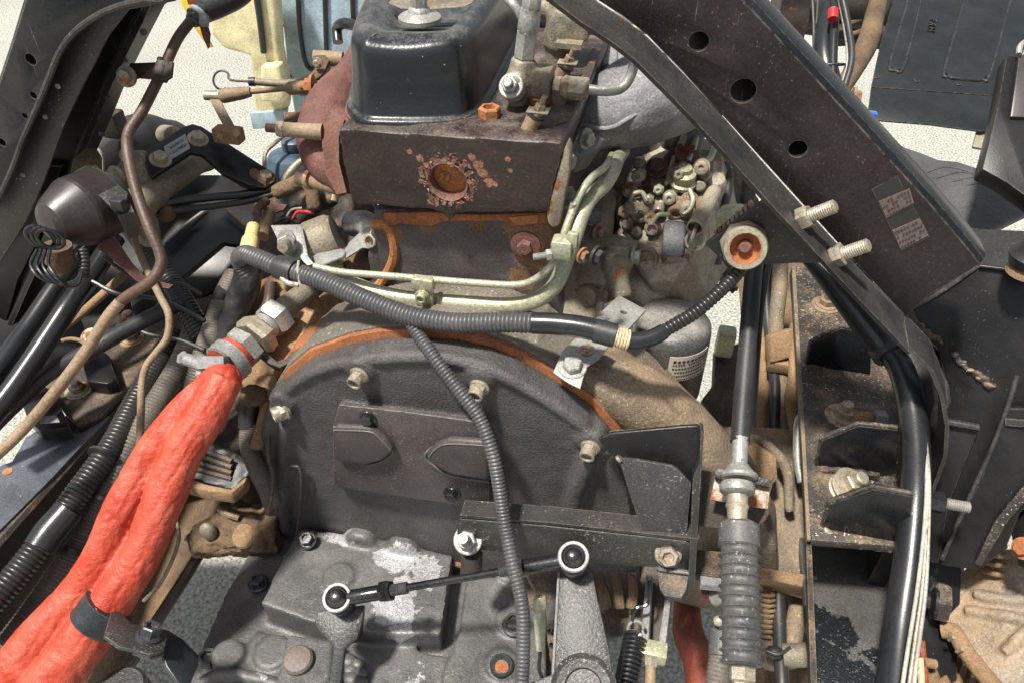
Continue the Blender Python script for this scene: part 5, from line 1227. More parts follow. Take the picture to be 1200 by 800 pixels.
c0, c1 = P(126, 712, .8555), P(106, 738, .853); cx = (c1 - c0).normalized()
put(B().lathe(c0, cx, [(-.006, .0275), (-.005, .0295), (.001, .0288), (.008, .0294), (.015, .0288), (.021, .0295), (.023, .0285)], 40), 'band', 'band_black', t)
put(B().slab(P3((96, 720, .829), (116, 728, .822), (106, 706, .832)), [(101, 712), (105, 708), (113, 712), (114, 716), (109, 718), (102, 716)], .001), 'band_slot', 'red_sleeve', t)
p5 = P3((140, 730, .82), (200, 752, .82), (175, 728, .84))
put(B().slab(p5, [(130, 716), (140, 715), (154, 730), (166, 733), (188, 735), (197, 742), (192, 762), (176, 766), (155, 760), (140, 757), (122, 744)], .004).bevel(.001), 'strap_plate', 'black_speckled', t)
put(B().slab(P3((188, 736, .838), (228, 768, .85), (200, 790, .80)), [(188, 735), (198, 738), (214, 748), (234, 768), (232, 780), (222, 804), (212, 802), (196, 780), (190, 762)], .004).bevel(.001), 'bent_leg', 'band_black', t)
put(B().slab(p5.shift(.005), [(156, 756), (178, 762), (194, 758), (192, 766), (176, 770), (156, 764)], .003), 'lower_plate', 'black_speckled', t)
bolt(t, p5(174, 746) , -p5.away, .0105, 'flange', 'band_black')
t = thing('round_cap', 'dark round cap cut off by the bottom edge next to the red hose', 'cap', P(140, 800, .85))
put(B().lathe(P(142, 808, .86), Z, [(-.02, .028), (0, .028), (.004, .024)], 24), 'cap', 'black_speckled', t)

t = thing('thin_wires', 'loose thin black and grey wires looping behind the dark horn and brown tube', 'wires', P(150, 300, 1.05))
for pts, r, m in (([(120, 300, 1.0), (150, 322, 1.02), (180, 338, 1.03), (210, 332, 1.04), (236, 345, 1.05)], .0026, 'rubber'),
                  ([(108, 330, 1.02), (140, 345, 1.02), (190, 352, 1.04), (240, 376, 1.05)], .003, 'rubber_shiny'),
                  ([(300, 246, 1.1), (318, 262, 1.08), (336, 256, 1.06), (352, 262, 1.05)], .0024, 'rubber'),
                  ([(150, 380, 1.03), (175, 392, 1.03), (210, 398, 1.03), (240, 410, 1.02)], .0028, 'rubber'),
                  ([(306, 300, 1.02), (330, 324, 1.0), (360, 330, .99), (395, 345, .98)], .003, 'mud_dark'),
                  ([(205, 470, 1.0), (222, 500, 1.02), (250, 500, 1.03), (280, 482, 1.0)], .0026, 'rubber')):
    put(B().tube(Q(*pts), r, 8), 'wire', m, t)

t = thing('hose_shade_sheet', 'added black backing sheet for the deep shade behind the hoses at the left edge', 'panel', P(60, 350, 1.35))
put(B().slab(P3((0, 250, 1.35), (150, 330, 1.38), (20, 440, 1.3)), [(-80, 180), (60, 200), (140, 270), (215, 320), (190, 380), (110, 420), (40, 452), (-80, 474)], .012).bevel(.002), 'panel', 'paint_black', t)  # added dark backing; its black stands for the shade behind the hoses
# ================================================================ RIGHT SIDE OF THE ENGINE: INJECTION PUMP, FILTER
mat('pump_alu', (.34, .31, .25), .5, .15, base2=(.25, .20, .14), dust=.25, dustcol=(.4, .28, .17), rust=.3, rustcol=(.26, .15, .09), speck=.3, bump=.6)
t = thing('injection_pump', 'dusty cast injection pump crowded with plugs and levers between intake duct and oil filter', 'injection pump', P(770, 260, 1.05))
pp = P3((730, 300, 1.03), (850, 250, 1.0), (780, 150, 1.14))
b = B().slab(pp, [(722, 262), (720, 240), (732, 215), (738, 196), (752, 182), (772, 172), (800, 150), (846, 170), (852, 200), (835, 260), (812, 300), (800, 332), (770, 345), (742, 330), (736, 300), (726, 285)], .10)
def cy(u, v, r, du=-2, dv=6, d=1.0, d2=None, L=None):
    return P(u - du, v - dv, d + .02), P(u + du, v + dv, d - .02 if d2 is None else d2)
toc = (P(0, 0, 0) - P(0, 0, 0))
axp = V((-.05, -.86, .35)).normalized()
def nub(b, u, v, r, L, d=1.0, seg=18, ax=axp): b.lathe(P(u, v, d) - ax * L, ax, [(0, r), (L * .9, r), (L, r * .88)], seg)
nub(b, 733, 284, .019, .04, 1.0); nub(b, 737, 225, .012, .03, 1.04); nub(b, 757, 300, .017, .07, .97)
nub(b, 745, 322, .022, .05, 1.0); nub(b, 790, 318, .018, .04, 1.0); nub(b, 806, 190, .03, .06, 1.09, ax=V((0, -.3, .95)))
b.tube(Q((735, 330, 1.0), (752, 345, .99), (775, 350, .99)), .025, 14)
b.slab(pp.shift(-.030), [(724, 262), (726, 236), (742, 208), (756, 190), (800, 176), (838, 186), (832, 240), (812, 300), (790, 326), (760, 330), (740, 310), (730, 290)], .08)
b.slab(pp.shift(-.036), [(728, 262), (734, 232), (744, 214), (800, 214), (822, 236), (806, 262), (776, 262), (774, 300), (748, 314), (732, 296)], .05)
b.slab(pp.shift(-.020), [(752, 190), (790, 168), (846, 176), (848, 208), (800, 214), (756, 212)], .04)
put(b.fuse(.0028, 4, .0015, 60), 'pump_casting', 'pump_alu', t)
put(B().slab(pp.shift(-.012), [(740, 200), (757, 184), (778, 178), (786, 190), (778, 212), (757, 212), (744, 206)], .008).bevel(.002), 'cover_flange', 'zinc_rusty', t)
bolt(t, P(770, 197, 1.0), V((0, -.5, .85)), .0105, 'hex', 'rust_plum')
put(B().cyl(P(757, 220, 1.0), P(757, 210, 1.01), .006), 'rusty_pin', 'rust_plum', t)
put(B().slab(pp.shift(-.035), [(748, 222), (756, 216), (800, 226), (804, 232), (802, 240), (792, 240), (762, 232), (752, 232)], .016).bevel(.003), 'bridge_bar', 'alu_dusty', t)
for (u, v, r, m) in ((751, 244, .0125, 'alu_dusty'), (773, 240, .0075, 'zinc_cream'), (794, 242, .0115, 'pipe_tan')):
    b = B().lathe(P(u, v, .975) - axp * .012, V((-.05, -.8, -.1)), [(0, r * 1.25), (.005, r * 1.25), (.007, r), (.018, r), (.020, r * .8), (.020, r * .5), (.017, r * .4)], 16)
    put(b, 'delivery_plug', m, t)
for u, v, r in ((738, 223, .007), (808, 236, .0085), (734, 262, .006)): bolt(t, P(u, v, .98), axp, r, 'hex', 'zinc_rusty')
put(B().slab(pp.shift(-.022), [(741, 258), (748, 254), (768, 262), (770, 268), (762, 272), (748, 264), (742, 265)], .005, [circle(pp.shift(-.022)(747, 260), pp.n, .0022, 12)]).bevel(.0008), 'lock_tab', 'zinc_rusty', t)
bolt(t, P(765, 267, .975), axp, .0085, 'hollow', 'zinc_rusty')
put(B().lathe(P(733, 284, .998), axp, [(0, .012), (.003, .012), (.004, .010)], 20), 'green_plug', 'zinc_yellow', t)
put(B().lathe(P(757, 303, .965), axp, [(-.045, .0145), (-.004, .0155), (.004, .0165), (.007, .015), (.007, .012), (.004, .011)], 24), 'big_plug', 'alu_dusty', t)
put(B().lathe(P(757, 303, .965) + axp * .004, axp, [(0, .011), (.0015, .009)], 20), 'plug_face', 'rust_orange' if False else 'pipe_tan', t)
o = put(B().slab(P3((776, 258, .96), (803, 262, .95), (776, 300, .95)), [(777, 262), (782, 257), (801, 259), (804, 264), (801, 298), (797, 302), (778, 300), (775, 296)], .03).bevel(.004, 3), 'cut_off_solenoid', 'alu_cast', t)
put(B().slab(P3((776, 298, .955), (812, 296, .95), (780, 304, .945)), [(774, 297), (800, 302), (809, 290), (812, 293), (806, 304), (778, 303)], .008), 'solenoid_bracket', 'zinc_rusty', t)
put(B().slab(P3((780, 180, 1.02), (792, 182, 1.02), (782, 214, .98)), [(788, 182), (794, 181), (789, 208), (783, 214), (779, 213), (781, 205)], .006).bevel(.001), 'yellow_bar', 'plastic_yellow' if False else 'zinc_yellow', t)
put(B().tube(Q((780, 206, 1.0), (782, 188, 1.02), (792, 178, 1.03), (806, 178, 1.03)), .006, 10), 'dark_link', 'rust_plum', t)
put(B().box(P(805, 184, 1.0), .03, .02, .02, (RT + UP * -.3).normalized(), FW, UP).bevel(.003), 'red_brown_block', 'rust_plum', t)
put(B().box(P(812, 164, 1.03), .026, .02, .034, (RT + UP * -.35).normalized(), FW, (UP + RT * .35).normalized()).bevel(.003), 'pale_block', 'alu_cast', t)
put(B().slab(P3((802, 170, .99), (814, 166, .99), (806, 176, .98)), [(803, 168), (815, 171), (813, 177), (801, 174)], .003), 'red_band', 'red_cloth_dirty', t)
put(B().lathe(P(800, 216, .99), V((0, -.25, .97)), [(0, .017), (.006, .018), (.009, .014), (.016, .0155), (.020, .015), (.022, .009), (.028, .0085)], 24), 'stacked_cap', 'zinc_yellow', t)
put(B().lathe(P(834, 222, 1.02), V((.05, -.25, .97)), [(-.03, .016), (.014, .017), (.020, .013)], 26), 'tall_canister', 'pump_alu', t)
put(B().slab(pp.shift(-.03), [(783, 214), (796, 208), (828, 224), (826, 232), (815, 232), (786, 220)], .006).bevel(.001), 'lever_arm', 'alu_dusty', t)
a, c = P(838, 222, .99), P(814, 268, .93)
b = B().lathe(a, c - a, [(0, .006), (.004, .0085), (.012, .0095), ((c - a).length, .0105), ((c - a).length, .0088), ((c - a).length - .014, .0085), ((c - a).length - .015, .001)], 24)
put(b, 'damper_tube', 'pump_alu', t)
put(B().tube([c - (c - a).normalized() * .012, c + V((-.001, -.006, -.012)), P(811, 286, .93), P(806, 298, .93)], .0028, 8), 'spring_hook', 'zinc_cream', t)
put(B().lathe(P(816, 282, .95), V((-.2, -.8, .4)), [(0, .013), (.008, .013), (.008, .010), (.002, .009)], 20), 'lower_ring', 'zinc_yellow', t)
for pts in ([(792, 140, 1.06), (797, 150, 1.05), (788, 156, 1.04), (778, 150, 1.05)], [(806, 142, 1.05), (804, 155, 1.03), (797, 172, 1.01)], [(818, 152, 1.04), (812, 175, 1.0), (806, 190, .99)], [(838, 172, 1.04), (832, 186, 1.02), (822, 192, 1.0)]):
    put(B().tube(Q(*pts), .0045, 10), 'bent_tube', 'zinc_yellow', t)
put(B().lathe(P(788, 164, 1.05), Z, [(-.01, .014), (.008, .014), (.012, .011)], 18), 'small_cap', 'zinc_yellow', t)
b = B()
for u, v in ((800, 196), (812, 200), (826, 206), (820, 218), (748, 192), (745, 272), (787, 246), (796, 250), (730, 300), (775, 322), (768, 336), (748, 345), (715, 300)):
    b.lathe(P(u, v, .985), axp, [(-.02, .008), (.004, .0075), (.006, .005)], 10)
put(b, 'small_boss', 'alu_dusty', t, kind='stuff')
for (u, v, r, h, m) in ((742, 243, .009, .012, 'pump_alu'), (762, 255, .007, .010, 'zinc_rusty'), (785, 232, .008, .012, 'zinc_cream'), (806, 246, .010, .014, 'pump_alu'), (770, 290, .009, .012, 'pump_alu'), (744, 300, .010, .012, 'zinc_rusty'),
                      (760, 234, .006, .010, 'zinc_cream'), (822, 240, .008, .012, 'pipe_tan'), (732, 248, .007, .010, 'pipe_tan'), (772, 222, .006, .012, 'zinc_yellow'), (748, 206, .008, .010, 'pump_alu'), (796, 204, .007, .014, 'zinc_cream'), (822, 196, .009, .012, 'pump_alu')):
    put(B().lathe(P(u, v, .978), axp, [(-.02, r * 1.2), (h * .4, r * 1.2), (h * .42, r), (h, r * .95), (h * 1.1, r * .7), (h * 1.1, r * .4), (h * .9, r * .3)], 6 if u % 4 == 0 else 18), 'fitting', m, t)
for pts in ([(738, 236, .97), (742, 228, .965), (752, 226, .965), (758, 236, .965)], [(800, 252, .96), (808, 246, .96), (812, 234, .965), (808, 222, .97)], [(764, 262, .965), (772, 252, .96), (784, 252, .96)]):
    put(B().tube(Q(*pts), .0032, 10), 'small_line', 'zinc_yellow', t)
put(B().slab(pp.shift(-.004), [(776, 304), (790, 300), (800, 308), (794, 322), (786, 330), (776, 320)], .012).bevel(.004), 'eye_lug', 'alu_dusty', t)
bolt(t, P(787, 311, .985), axp, .007, 'hex', 'rust_plum')
put(B().slab(P3((770, 335, .99), (800, 320, .99), (795, 345, .97)), [(774, 330), (796, 312), (803, 316), (803, 334), (797, 340), (790, 336), (768, 344)], .01).bevel(.002), 'lower_bracket', 'alu_cast', t)
t = thing('rubber_pipe', 'dark bent pipe with pale end curving down on the right of the injection pump', 'pipe', P(850, 230, 1.05))
put(B().tube(Q((836, 180, 1.05), (845, 186, 1.05), (852, 200, 1.05), (853, 222, 1.04), (846, 250, 1.03), (841, 280, 1.03), (840, 310, 1.03)), .0068, 14), 'pipe', 'rubber', t)
put(B().tube(Q((834, 178, 1.05), (842, 183, 1.05), (848, 191, 1.05)), .0078, 14), 'pale_end', 'alu_cast', t)
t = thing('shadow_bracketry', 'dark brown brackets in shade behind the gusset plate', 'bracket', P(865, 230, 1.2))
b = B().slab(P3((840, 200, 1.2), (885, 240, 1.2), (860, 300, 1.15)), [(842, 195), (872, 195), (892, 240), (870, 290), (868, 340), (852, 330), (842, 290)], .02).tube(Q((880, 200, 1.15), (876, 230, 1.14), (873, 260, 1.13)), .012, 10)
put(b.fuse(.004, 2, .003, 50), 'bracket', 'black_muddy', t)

t = thing('oil_cooler_housing', 'grey tan casting with big hexagonal plug right of the coolant pipes', 'housing', P(695, 320, .97))
b = B().tube(Q((708, 225, 1.0), (698, 262, .98), (690, 300, .96), (690, 345, .94)), [.018, .024, .028, .03], 18)
b.slab(P3((660, 300, .93), (720, 300, .95), (680, 380, .9)), [(668, 300), (716, 296), (716, 330), (712, 350), (700, 378), (664, 384), (640, 376), (650, 340)], .06)
b.tube(Q((700, 291, .95), (722, 292, .94), (742, 299, .94)), .018, 16).tube(Q((722, 295, .93), (722, 320, .92), (728, 350, .92)), [.02, .014, .014], 16)
b.lathe(P(724, 316, .915), (P(722, 300, .93) - P(724, 316, .915)), [(0, .0175), (.006, .0175)], 20)
put(b.fuse(.003, 4, .0012, 60), 'housing_casting', 'alu_dusty', t)
put(B().lathe(P(688, 347, .92), V((-.25, -.9, .3)), [(-.02, .014), (.008, .015), (.010, .012)], 6), 'hex_plug', 'alu_dusty', t)
bolt(t, P(708, 345, .93), V((1, -.4, 0)), .0095, 'hex', 'pipe_tan')
bolt(t, P(694, 254, .93), V((.3, -.9, .3)), .008, 'hex', 'chrome_dark')
bolt(t, P(702, 272, .94), V((.9, -.5, .2)), .008, 'hex', 'zinc_rusty')
bolt(t, P(742, 301, .925), X, .009, 'hex', 'zinc_grey')
put(B().cyl(P(704, 356, .9), P(702, 372, .89), .0045), 'cream_pin', 'zinc_cream', t)
t = thing('engine_wall', 'dark shaded engine wall between the coolant pipes and the injection pump', 'engine wall', P(705, 240, 1.1))
put(B().slab(P3((690, 200, 1.12), (745, 180, 1.15), (700, 330, 1.05)), [(680, 190), (700, 170), (780, 140), (800, 160), (742, 200), (725, 260), (738, 300), (740, 345), (650, 350), (655, 280)], .01), 'wall', 'black_muddy', t)

t = thing('oil_filter', 'spin on black oil filter with a cream printed label on its right side', 'oil filter', P(793, 400, .97))
fc = P(790, 372, .93); fr = .0475
b = B().lathe(fc - Z * .115, Z, [(0, .040), (.004, fr), (.095, fr), (.106, fr * .97), (.113, fr * .86), (.117, fr * .6), (.119, fr * .3), (.119, .0005)], 48)
put(b, 'canister', 'filter_metal', t, sharp=70)
def cyl_patch(a0, a1, z0, z1, r, n=14):
    rows = []
    for i in range(n + 1):
        a = a0 + (a1 - a0) * i / n; dr = V((math.cos(a), math.sin(a), 0))
        rows.append([fc + dr * (r - .0006) + Z * z0, fc + dr * r + Z * z0, fc + dr * r + Z * z1, fc + dr * (r - .0006) + Z * z1])
    return B().grid(rows)
la0, la1 = math.radians(-88), math.radians(-22)
o = put(cyl_patch(la0, la1, -.060, -.022, fr + .0008), 'label', 'label_cream', t)
b = B()
for row, (h, n) in enumerate(((.0042, 9), (.0028, 15), (.0028, 13), (.0028, 14), (.0028, 16), (.0018, 20))):
    z = -.0272 - row * .0058
    for k in range(n):
        if random.random() < .12: continue
        aa = la0 + math.radians(5) + (la1 - la0 - math.radians(8)) * (k + .15) / n; ab = aa + (la1 - la0) * .55 / n
        q = cyl_patch(aa, ab, z - h, z - h * random.uniform(0, .25), fr + .0011, 1)
        for dz in ((0,) if row > 2 else (0,)):
            me = q.bm; tmp = bpy.data.meshes.new('x'); me.to_mesh(tmp); b.bm.from_mesh(tmp); bpy.data.meshes.remove(tmp); me.free()
put(b, 'label_print', 'ink', o, kind='stuff')
put(B().lathe(fc - Z * .121, Z, [(0, .03), (.002, .045), (.010, .046), (.012, .03)], 32), 'base_seal', 'rubber', t)
t = thing('drilled_tab', 'square zinc tab with a hole standing above the taped conduit end', 'bracket tab', P(730, 365, .86))
pz = P3((705, 372, .86), (755, 362, .88), (727, 347, .90))
put(B().slab(pz, [(725, 346), (757, 363), (736, 386), (722, 382), (698, 372)], .003, [circle(pz(731, 366), pz.n, .0042, 18)]).bevel(.0006), 'tab', 'zinc_grey', t)
t = thing('conduit_clamp_bracket', 'bent zinc bracket bolted under the taped end of the thick conduit', 'bracket', P(680, 425, .83))
pz = P3((652, 440, .80), (700, 400, .82), (682, 452, .79))
put(B().slab(pz, [(648, 436), (658, 412), (674, 396), (702, 394), (716, 402), (702, 420), (687, 430), (680, 455), (666, 448)], .003).bevel(.0008), 'bracket_plate', 'zinc_grey', t)
bolt(t, pz(671, 430), -pz.away, .0105, 'hex', 'zinc_grey')
put(B().lathe(pz(688, 410), -pz.away, [(0, .0075), (.002, .0078), (.003, .005), (.001, .003)], 18), 'eyelet', 'zinc_rusty', t)

# ================================================================ RIGHT CHASSIS RAIL
plr = P3((946, 604, 1.06), (1058, 640, 1.02), (955, 830, .83))
mat('rail_top', (.05, .049, .047), .5, base2=(.075, .072, .068), dust=.1, speck=.7, speckcol=(.2, .19, .175), speckscale=380, bump=.6,
    patches=[(plr(962, 775), .040), (plr(955, 722), .02), (plr(1000, 800), .035), (plr(980, 740), .022), (plr(1025, 770), .012)], patchcol=(.010, .012, .015), patchrough=.3)
mat('rail_dusty', (.02, .018, .016), .5, base2=(.05, .042, .034), dust=.62, dustcol=(.32, .235, .145), rust=.2, speck=.6, bump=.7)
t = thing('frame_rail', 'black right chassis rail with three stepped gussets and dusty bolted ledges', 'frame rail', P(1000, 500, 1.0))
pr = PZ(.775)
put(B().slab(pr, [(928, 312), (1010, 312), (1040, 380), (1058, 440), (1068, 520), (1072, 612), (1058, 640), (952, 632), (946, 600), (936, 420)], .012).bevel(.002), 'flange_plate', 'rail_dusty', t)
put(B().slab(pr.shift(-.002), [(928, 312), (932, 312), (950, 632), (946, 632)], .003), 'dusty_edge', 'cast_tan', t)
pl = P3((946, 604, 1.06), (1058, 640, 1.02), (955, 830, .83))
put(B().slab(pl, [(934, 596), (952, 590), (956, 622), (964, 634), (1064, 640), (1072, 700), (1066, 780), (1060, 840), (952, 840), (948, 760)], .012).bevel(.0015), 'lower_plate', 'rail_top', t)
w = []
for (u, v) in ((928, 312), (936, 420), (946, 600), (955, 840)):
    p = pr(u, v); w.append([p + V((0, 0, -.010)), p + V((.006, 0, -.010)), p + V((.006, 0, -.018)), p + V((0, 0, -.018))])
put(B().grid(w), 'rail_web', 'black_muddy', t)
for i, pts in enumerate(([(945, 428), (950, 402), (985, 385), (1022, 391), (1020, 440), (1000, 442)], [(957, 548), (963, 516), (1006, 499), (1054, 504), (1050, 545), (1030, 556), (1000, 552)], [(964, 620), (972, 591), (1023, 573), (1070, 582), (1064, 632), (1045, 641), (1000, 632)])):
    y0 = pr(pts[0][0] + 30, pts[0][1] + 4).y
    q = PY(y0)
    put(B().slab(q, pts, .010).bevel(.001), 'gusset', 'paint_black_clean', t)
    put(B().tube([q(*x) + V((0, .004, .001)) for x in pts[0:4]], .0032, 8, 1).fuse(.002, 1, .001, 150), 'gusset_edge', 'rail_dusty', t)
    put(B().tube([q(*x) + V((0, -.002, 0)) for x in (pts[0], pts[-1], pts[-2])], .0055, 8, 3).fuse(.0022, 1, .003, 120), 'weld_bead', ('black_muddy', 'black_muddy', 'zinc_rusty')[i], t)
bolt(t, pr(968, 358), Z, .0125, 'washer', 'pipe_tan', 'rail_bolt')
bolt(t, pr(988, 488), Z, .0135, 'washer', 'zinc_rusty', 'rail_bolt')
bolt(t, pr(996, 570) + Z * .004, V((.35, -.2, .9)), .0145, 'nut', 'zinc_cream', 'rail_nut')
put(B().lathe(pr(988, 574), V((.35, -.2, .9)), [(-.004, .02), (.002, .021), (.004, .019), (.008, .02), (.010, .015)], 24), 'spring_washer', 'zinc_cream', t)
put(B().hexa(P(1024, 489, .96), P(1037, 490, .96), .010), 'small_nut', 'alu_cast', t)
b = B().ball(P(1014, 489, .965), .012, 1.2, .8, .6, 12); put(b.fuse(.0025, 1, .003, 90), 'mud_clod', 'mud', t)
w = []
for (u, v) in ((1004, 312), (1040, 390), (1060, 450), (1068, 520), (1066, 610)):
    p = pr(u, v); w.append([p + V((-.01, 0, -.25)), p + V((-.01, 0, .004)), p + V((.012, 0, .004)), p + V((.012, 0, -.25))])
put(B().grid(w), 'inner_web', 'paint_black', t)

# pipes between engine and right rail
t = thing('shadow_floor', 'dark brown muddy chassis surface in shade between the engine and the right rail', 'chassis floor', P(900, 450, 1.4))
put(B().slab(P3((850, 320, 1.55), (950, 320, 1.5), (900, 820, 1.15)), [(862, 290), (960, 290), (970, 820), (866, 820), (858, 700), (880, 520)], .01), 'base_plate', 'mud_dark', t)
put(B().slab(P3((834, 380, 1.35), (872, 380, 1.35), (850, 520, 1.25)), [(838, 408), (872, 400), (880, 520), (842, 500), (822, 468), (836, 450)], .02).bevel(.004), 'black_box', 'black_muddy', t)
put(B().box(P(850, 400, 1.3), .03, .03, .05).bevel(.005), 'olive_block', 'zinc_yellow', t)
def ppipe(name, lab, m, pts, r, extra=None):
    t = thing(name, lab, 'pipe', P(*pts[len(pts) // 2])); put(B().tube(Q(*pts), r, 14), 'pipe', m, t); return t
t = ppipe('tan_pipe', 'muddy tan pipe with a square clip block beside the right rail', 'cast_tan', [(916, 290, 1.3), (913, 340, 1.27), (909, 385, 1.25), (914, 430, 1.22), (918, 505, 1.18)], .0125)
b = B().box(P(913, 405, 1.2), .04, .03, .045, (RT + UP * .3).normalized(), FW, UP).bevel(.006)
put(b, 'clip_block', 'mud', t)
put(B().box(P(918, 428, 1.2), .05, .02, .02).bevel(.003), 'clip_foot', 'mud', t)
ppipe('strap_pipe', 'flat brown strap pipe nearest the cable in the gap', 'mud', [(893, 290, 1.35), (891, 380, 1.28), (895, 440, 1.24), (888, 478, 1.2), (882, 505, 1.18)], [.009, .009, .010, .014, .02])
ppipe('dark_hose', 'dark hose curving down inside the gap beside the right rail', 'rubber', [(902, 290, 1.32), (898, 350, 1.28), (904, 410, 1.24), (908, 450, 1.2), (907, 505, 1.17)], .0085)
ppipe('edge_pipe', 'brown pipe stub against the right rail edge', 'mud', [(934, 380, 1.2), (932, 440, 1.18), (928, 470, 1.17), (934, 505, 1.15)], .011)
ppipe('grey_bent_tube', 'grey bent tube at the rail edge above the tan casting', 'zinc_grey', [(948, 486, 1.06), (938, 490, 1.05), (935, 505, 1.04), (935, 540, 1.03), (940, 565, 1.02)], .0062)
t = thing('clutch_casting', 'tan muddy casting with a large hexagonal plug behind the cable boot', 'casting', P(900, 600, 1.08))
pl = P3((870, 510, 1.10), (950, 510, 1.10), (900, 680, 1.0))
b = B().slab(pl, [(838, 500), (876, 498), (952, 503), (960, 600), (962, 682), (900, 676), (840, 668), (830, 560)], .05)
b.tube(Q((846, 560, 1.04), (880, 515, 1.04), (920, 545, 1.03), (925, 600, 1.02)), .008, 10)
put(b.fuse(.0035, 5, .002, 40), 'casting', 'cast_tan', t)
put(B().lathe(P(880, 548, 1.02), V((.1, -.75, .6)), [(-.02, .036), (.010, .034), (.014, .026)], 7), 'large_plug', 'mud', t)
put(B().slab(pl.shift(-.03), [(818, 662), (870, 660), (960, 674), (962, 692), (905, 680), (820, 672)], .05).bevel(.004), 'bottom_lip', 'mud', t)
put(B().slab(P3((900, 680, 1.0), (960, 690, 1.0), (930, 700, .98)), [(902, 676), (962, 690), (962, 698), (905, 682)], .012), 'lip_edge', 'cast_tan', t)
for i, (pts, r, m, lab) in enumerate((
        ([(940, 690, 1.05), (932, 730, 1.02), (926, 765, 1.0)], .0125, 'cast_tan', 'tan tube slanting above the bottom right cross tube'),
        ([(908, 690, 1.05), (900, 730, 1.02), (898, 765, 1.0), (906, 775, .99), (945, 768, .97)], .0115, 'cast_tan', 'bent tan tube at the bottom beside the rubber boot'),
        ([(912, 680, 1.02), (913, 730, .99), (916, 790, .95), (918, 830, .93)], .0085, 'rubber', 'dusty black hose tied to the bent tan tube at the bottom'))):
    t = ppipe('tan_tube' if i < 2 else 'tied_hose', lab, m, pts, r)
    if i == 2:
        b = B().ball(P(908, 764, .955), .009, 1.3, 1, .8, 10).tube(Q((898, 762, .95), (912, 766, .945), (926, 758, .95)), .0022, 8)
        put(b, 'cable_tie', 'rubber', t)
t = ppipe('stub_tube', 'short pale tube stub ending against the bottom of the right rail', 'alu_dusty', [(918, 767, .96), (935, 767, .955), (950, 766, .95)], .0145)
t = thing('small_spring', 'small rusty coil spring half hidden right of the rubber boot', 'spring', P(895, 700, 1.0))
put(B().tube([P(897 + 1 * math.cos(a), 690 + a * .95, 1.0) + RT * math.cos(a) * .010 + FW * math.sin(a) * .01 for a in [i * .7 for i in range(80)]], .0022, 6, 1), 'coil', 'mud', t)

# clutch cable with boot
t = thing('clutch_cable', 'black clutch cable with zinc ferrule and ribbed rubber boot hanging right of centre', 'cable', P(868, 560, .78))
put(B().tube(Q((893, 250, .90), (884, 310, .88), (878, 380, .85), (872, 450, .82), (867, 518, .79)), .0098, 18), 'outer_sleeve', 'rubber', t)
put(B().tube(Q((900, 300, .92), (890, 360, .90), (884, 430, .88), (880, 500, .87)), .006, 12), 'second_line', 'rubber_shiny', t)
ca, cb_ = P(867, 512, .79), P(868, 830, .66); cd = (P(866, 600, .765) - ca).normalized()
put(B().cyl(P(868, 512, .79), P(866, 548, .78), .0082, seg=20), 'ferrule', 'zinc_grey', t)
put(B().lathe(P(866, 543, .782), (P(866, 560, .776) - P(866, 543, .782)), [(0, .009), (.006, .013), (.011, .0185), (.014, .019), (.016, .017)], 28), 'dome_washer', 'zinc_grey', t)
pq = P3((838, 552, .785), (903, 560, .77), (850, 600, .775))
put(B().slab(pq, [(838, 550), (842, 548), (903, 561), (903, 570), (842, 560), (837, 558)], .016).bevel(.001), 'slotted_plate', 'black_speckled', t)
put(B().slab(pq.shift(.012), [(838, 558), (903, 568), (900, 596), (884, 594), (832, 585)], .005).bevel(.001), 'anchor_plate', 'zinc_rusty', t)
d0 = (P(866, 640, .745) - P(866, 560, .775)).normalized()
put(B().lathe(P(864, 566, .765), d0, [(0, .016), (.004, .0175), (.009, .017), (.012, .012)], 28), 'ring_nut', 'zinc_grey', t)
put(B().lathe(P(864, 577, .762), d0, [(0, .0105), (.01, .010), (.014, .0115), (.017, .010), (.036, .0085), (.040, .0105), (.044, .010)], 22), 'threaded_neck', 'zinc_cream', t)
bp = [(866, 612, .755), (867, 640, .745), (868, 700, .725), (870, 780, .70)]
put(B().lathe(P(866, 608, .757), d0, [(0, .010), (.003, .016), (.006, .0195), (.026, .020)], 28), 'boot_collar', 'boot_rubber', t)
pts = catmull(Q(*[(866, 634, .748), (867.5, 700, .725), (870, 775, .700)]), 40)
bt0, bt1 = P(866, 630, .750), P(870, 780, .698); bl = (bt1 - bt0).length; pf9 = [(0, .0185)]
for k in range(12):
    t9 = bl * (k + .25) / 12.2; w9 = bl / 12.2
    pf9 += [(t9, .0172), (t9 + w9 * .42, .0178), (t9 + w9 * .56, .0202), (t9 + w9 * .66, .0204), (t9 + w9 * .78, .0180)]
pf9 += [(bl * .99, .0185), (bl, .015)]
put(B().lathe(bt0, bt1 - bt0, pf9, 40), 'ribbed_boot', 'boot_rubber', t, sharp=70)
put(B().lathe(P(870, 776, .70), d0, [(0, .0165), (.003, .013), (.006, .011)], 20), 'boot_end', 'boot_rubber', t)
put(B().lathe(P(870, 780, .697), d0, [(0, .010), (.002, .012), (.012, .012), (.014, .009), (.03, .008)], 6), 'end_nut', 'zinc_cream', t)
t = thing('grey_hose_end', 'grey ribbed hose end partly hidden behind the rubber boot at the bottom', 'hose', P(845, 770, .85))
put(B().lathe(P(846, 735, .87), d0, [(0, .012), (.004, .0145), (.03, .0145)], 20), 'collar', 'boot_rubber', t)
put(B().corrugated(Q((846, 765, .86), (842, 790, .85), (838, 830, .84)), .0135, .004, .001, 16), 'ribbed_length', 'conduit_dusty', t)

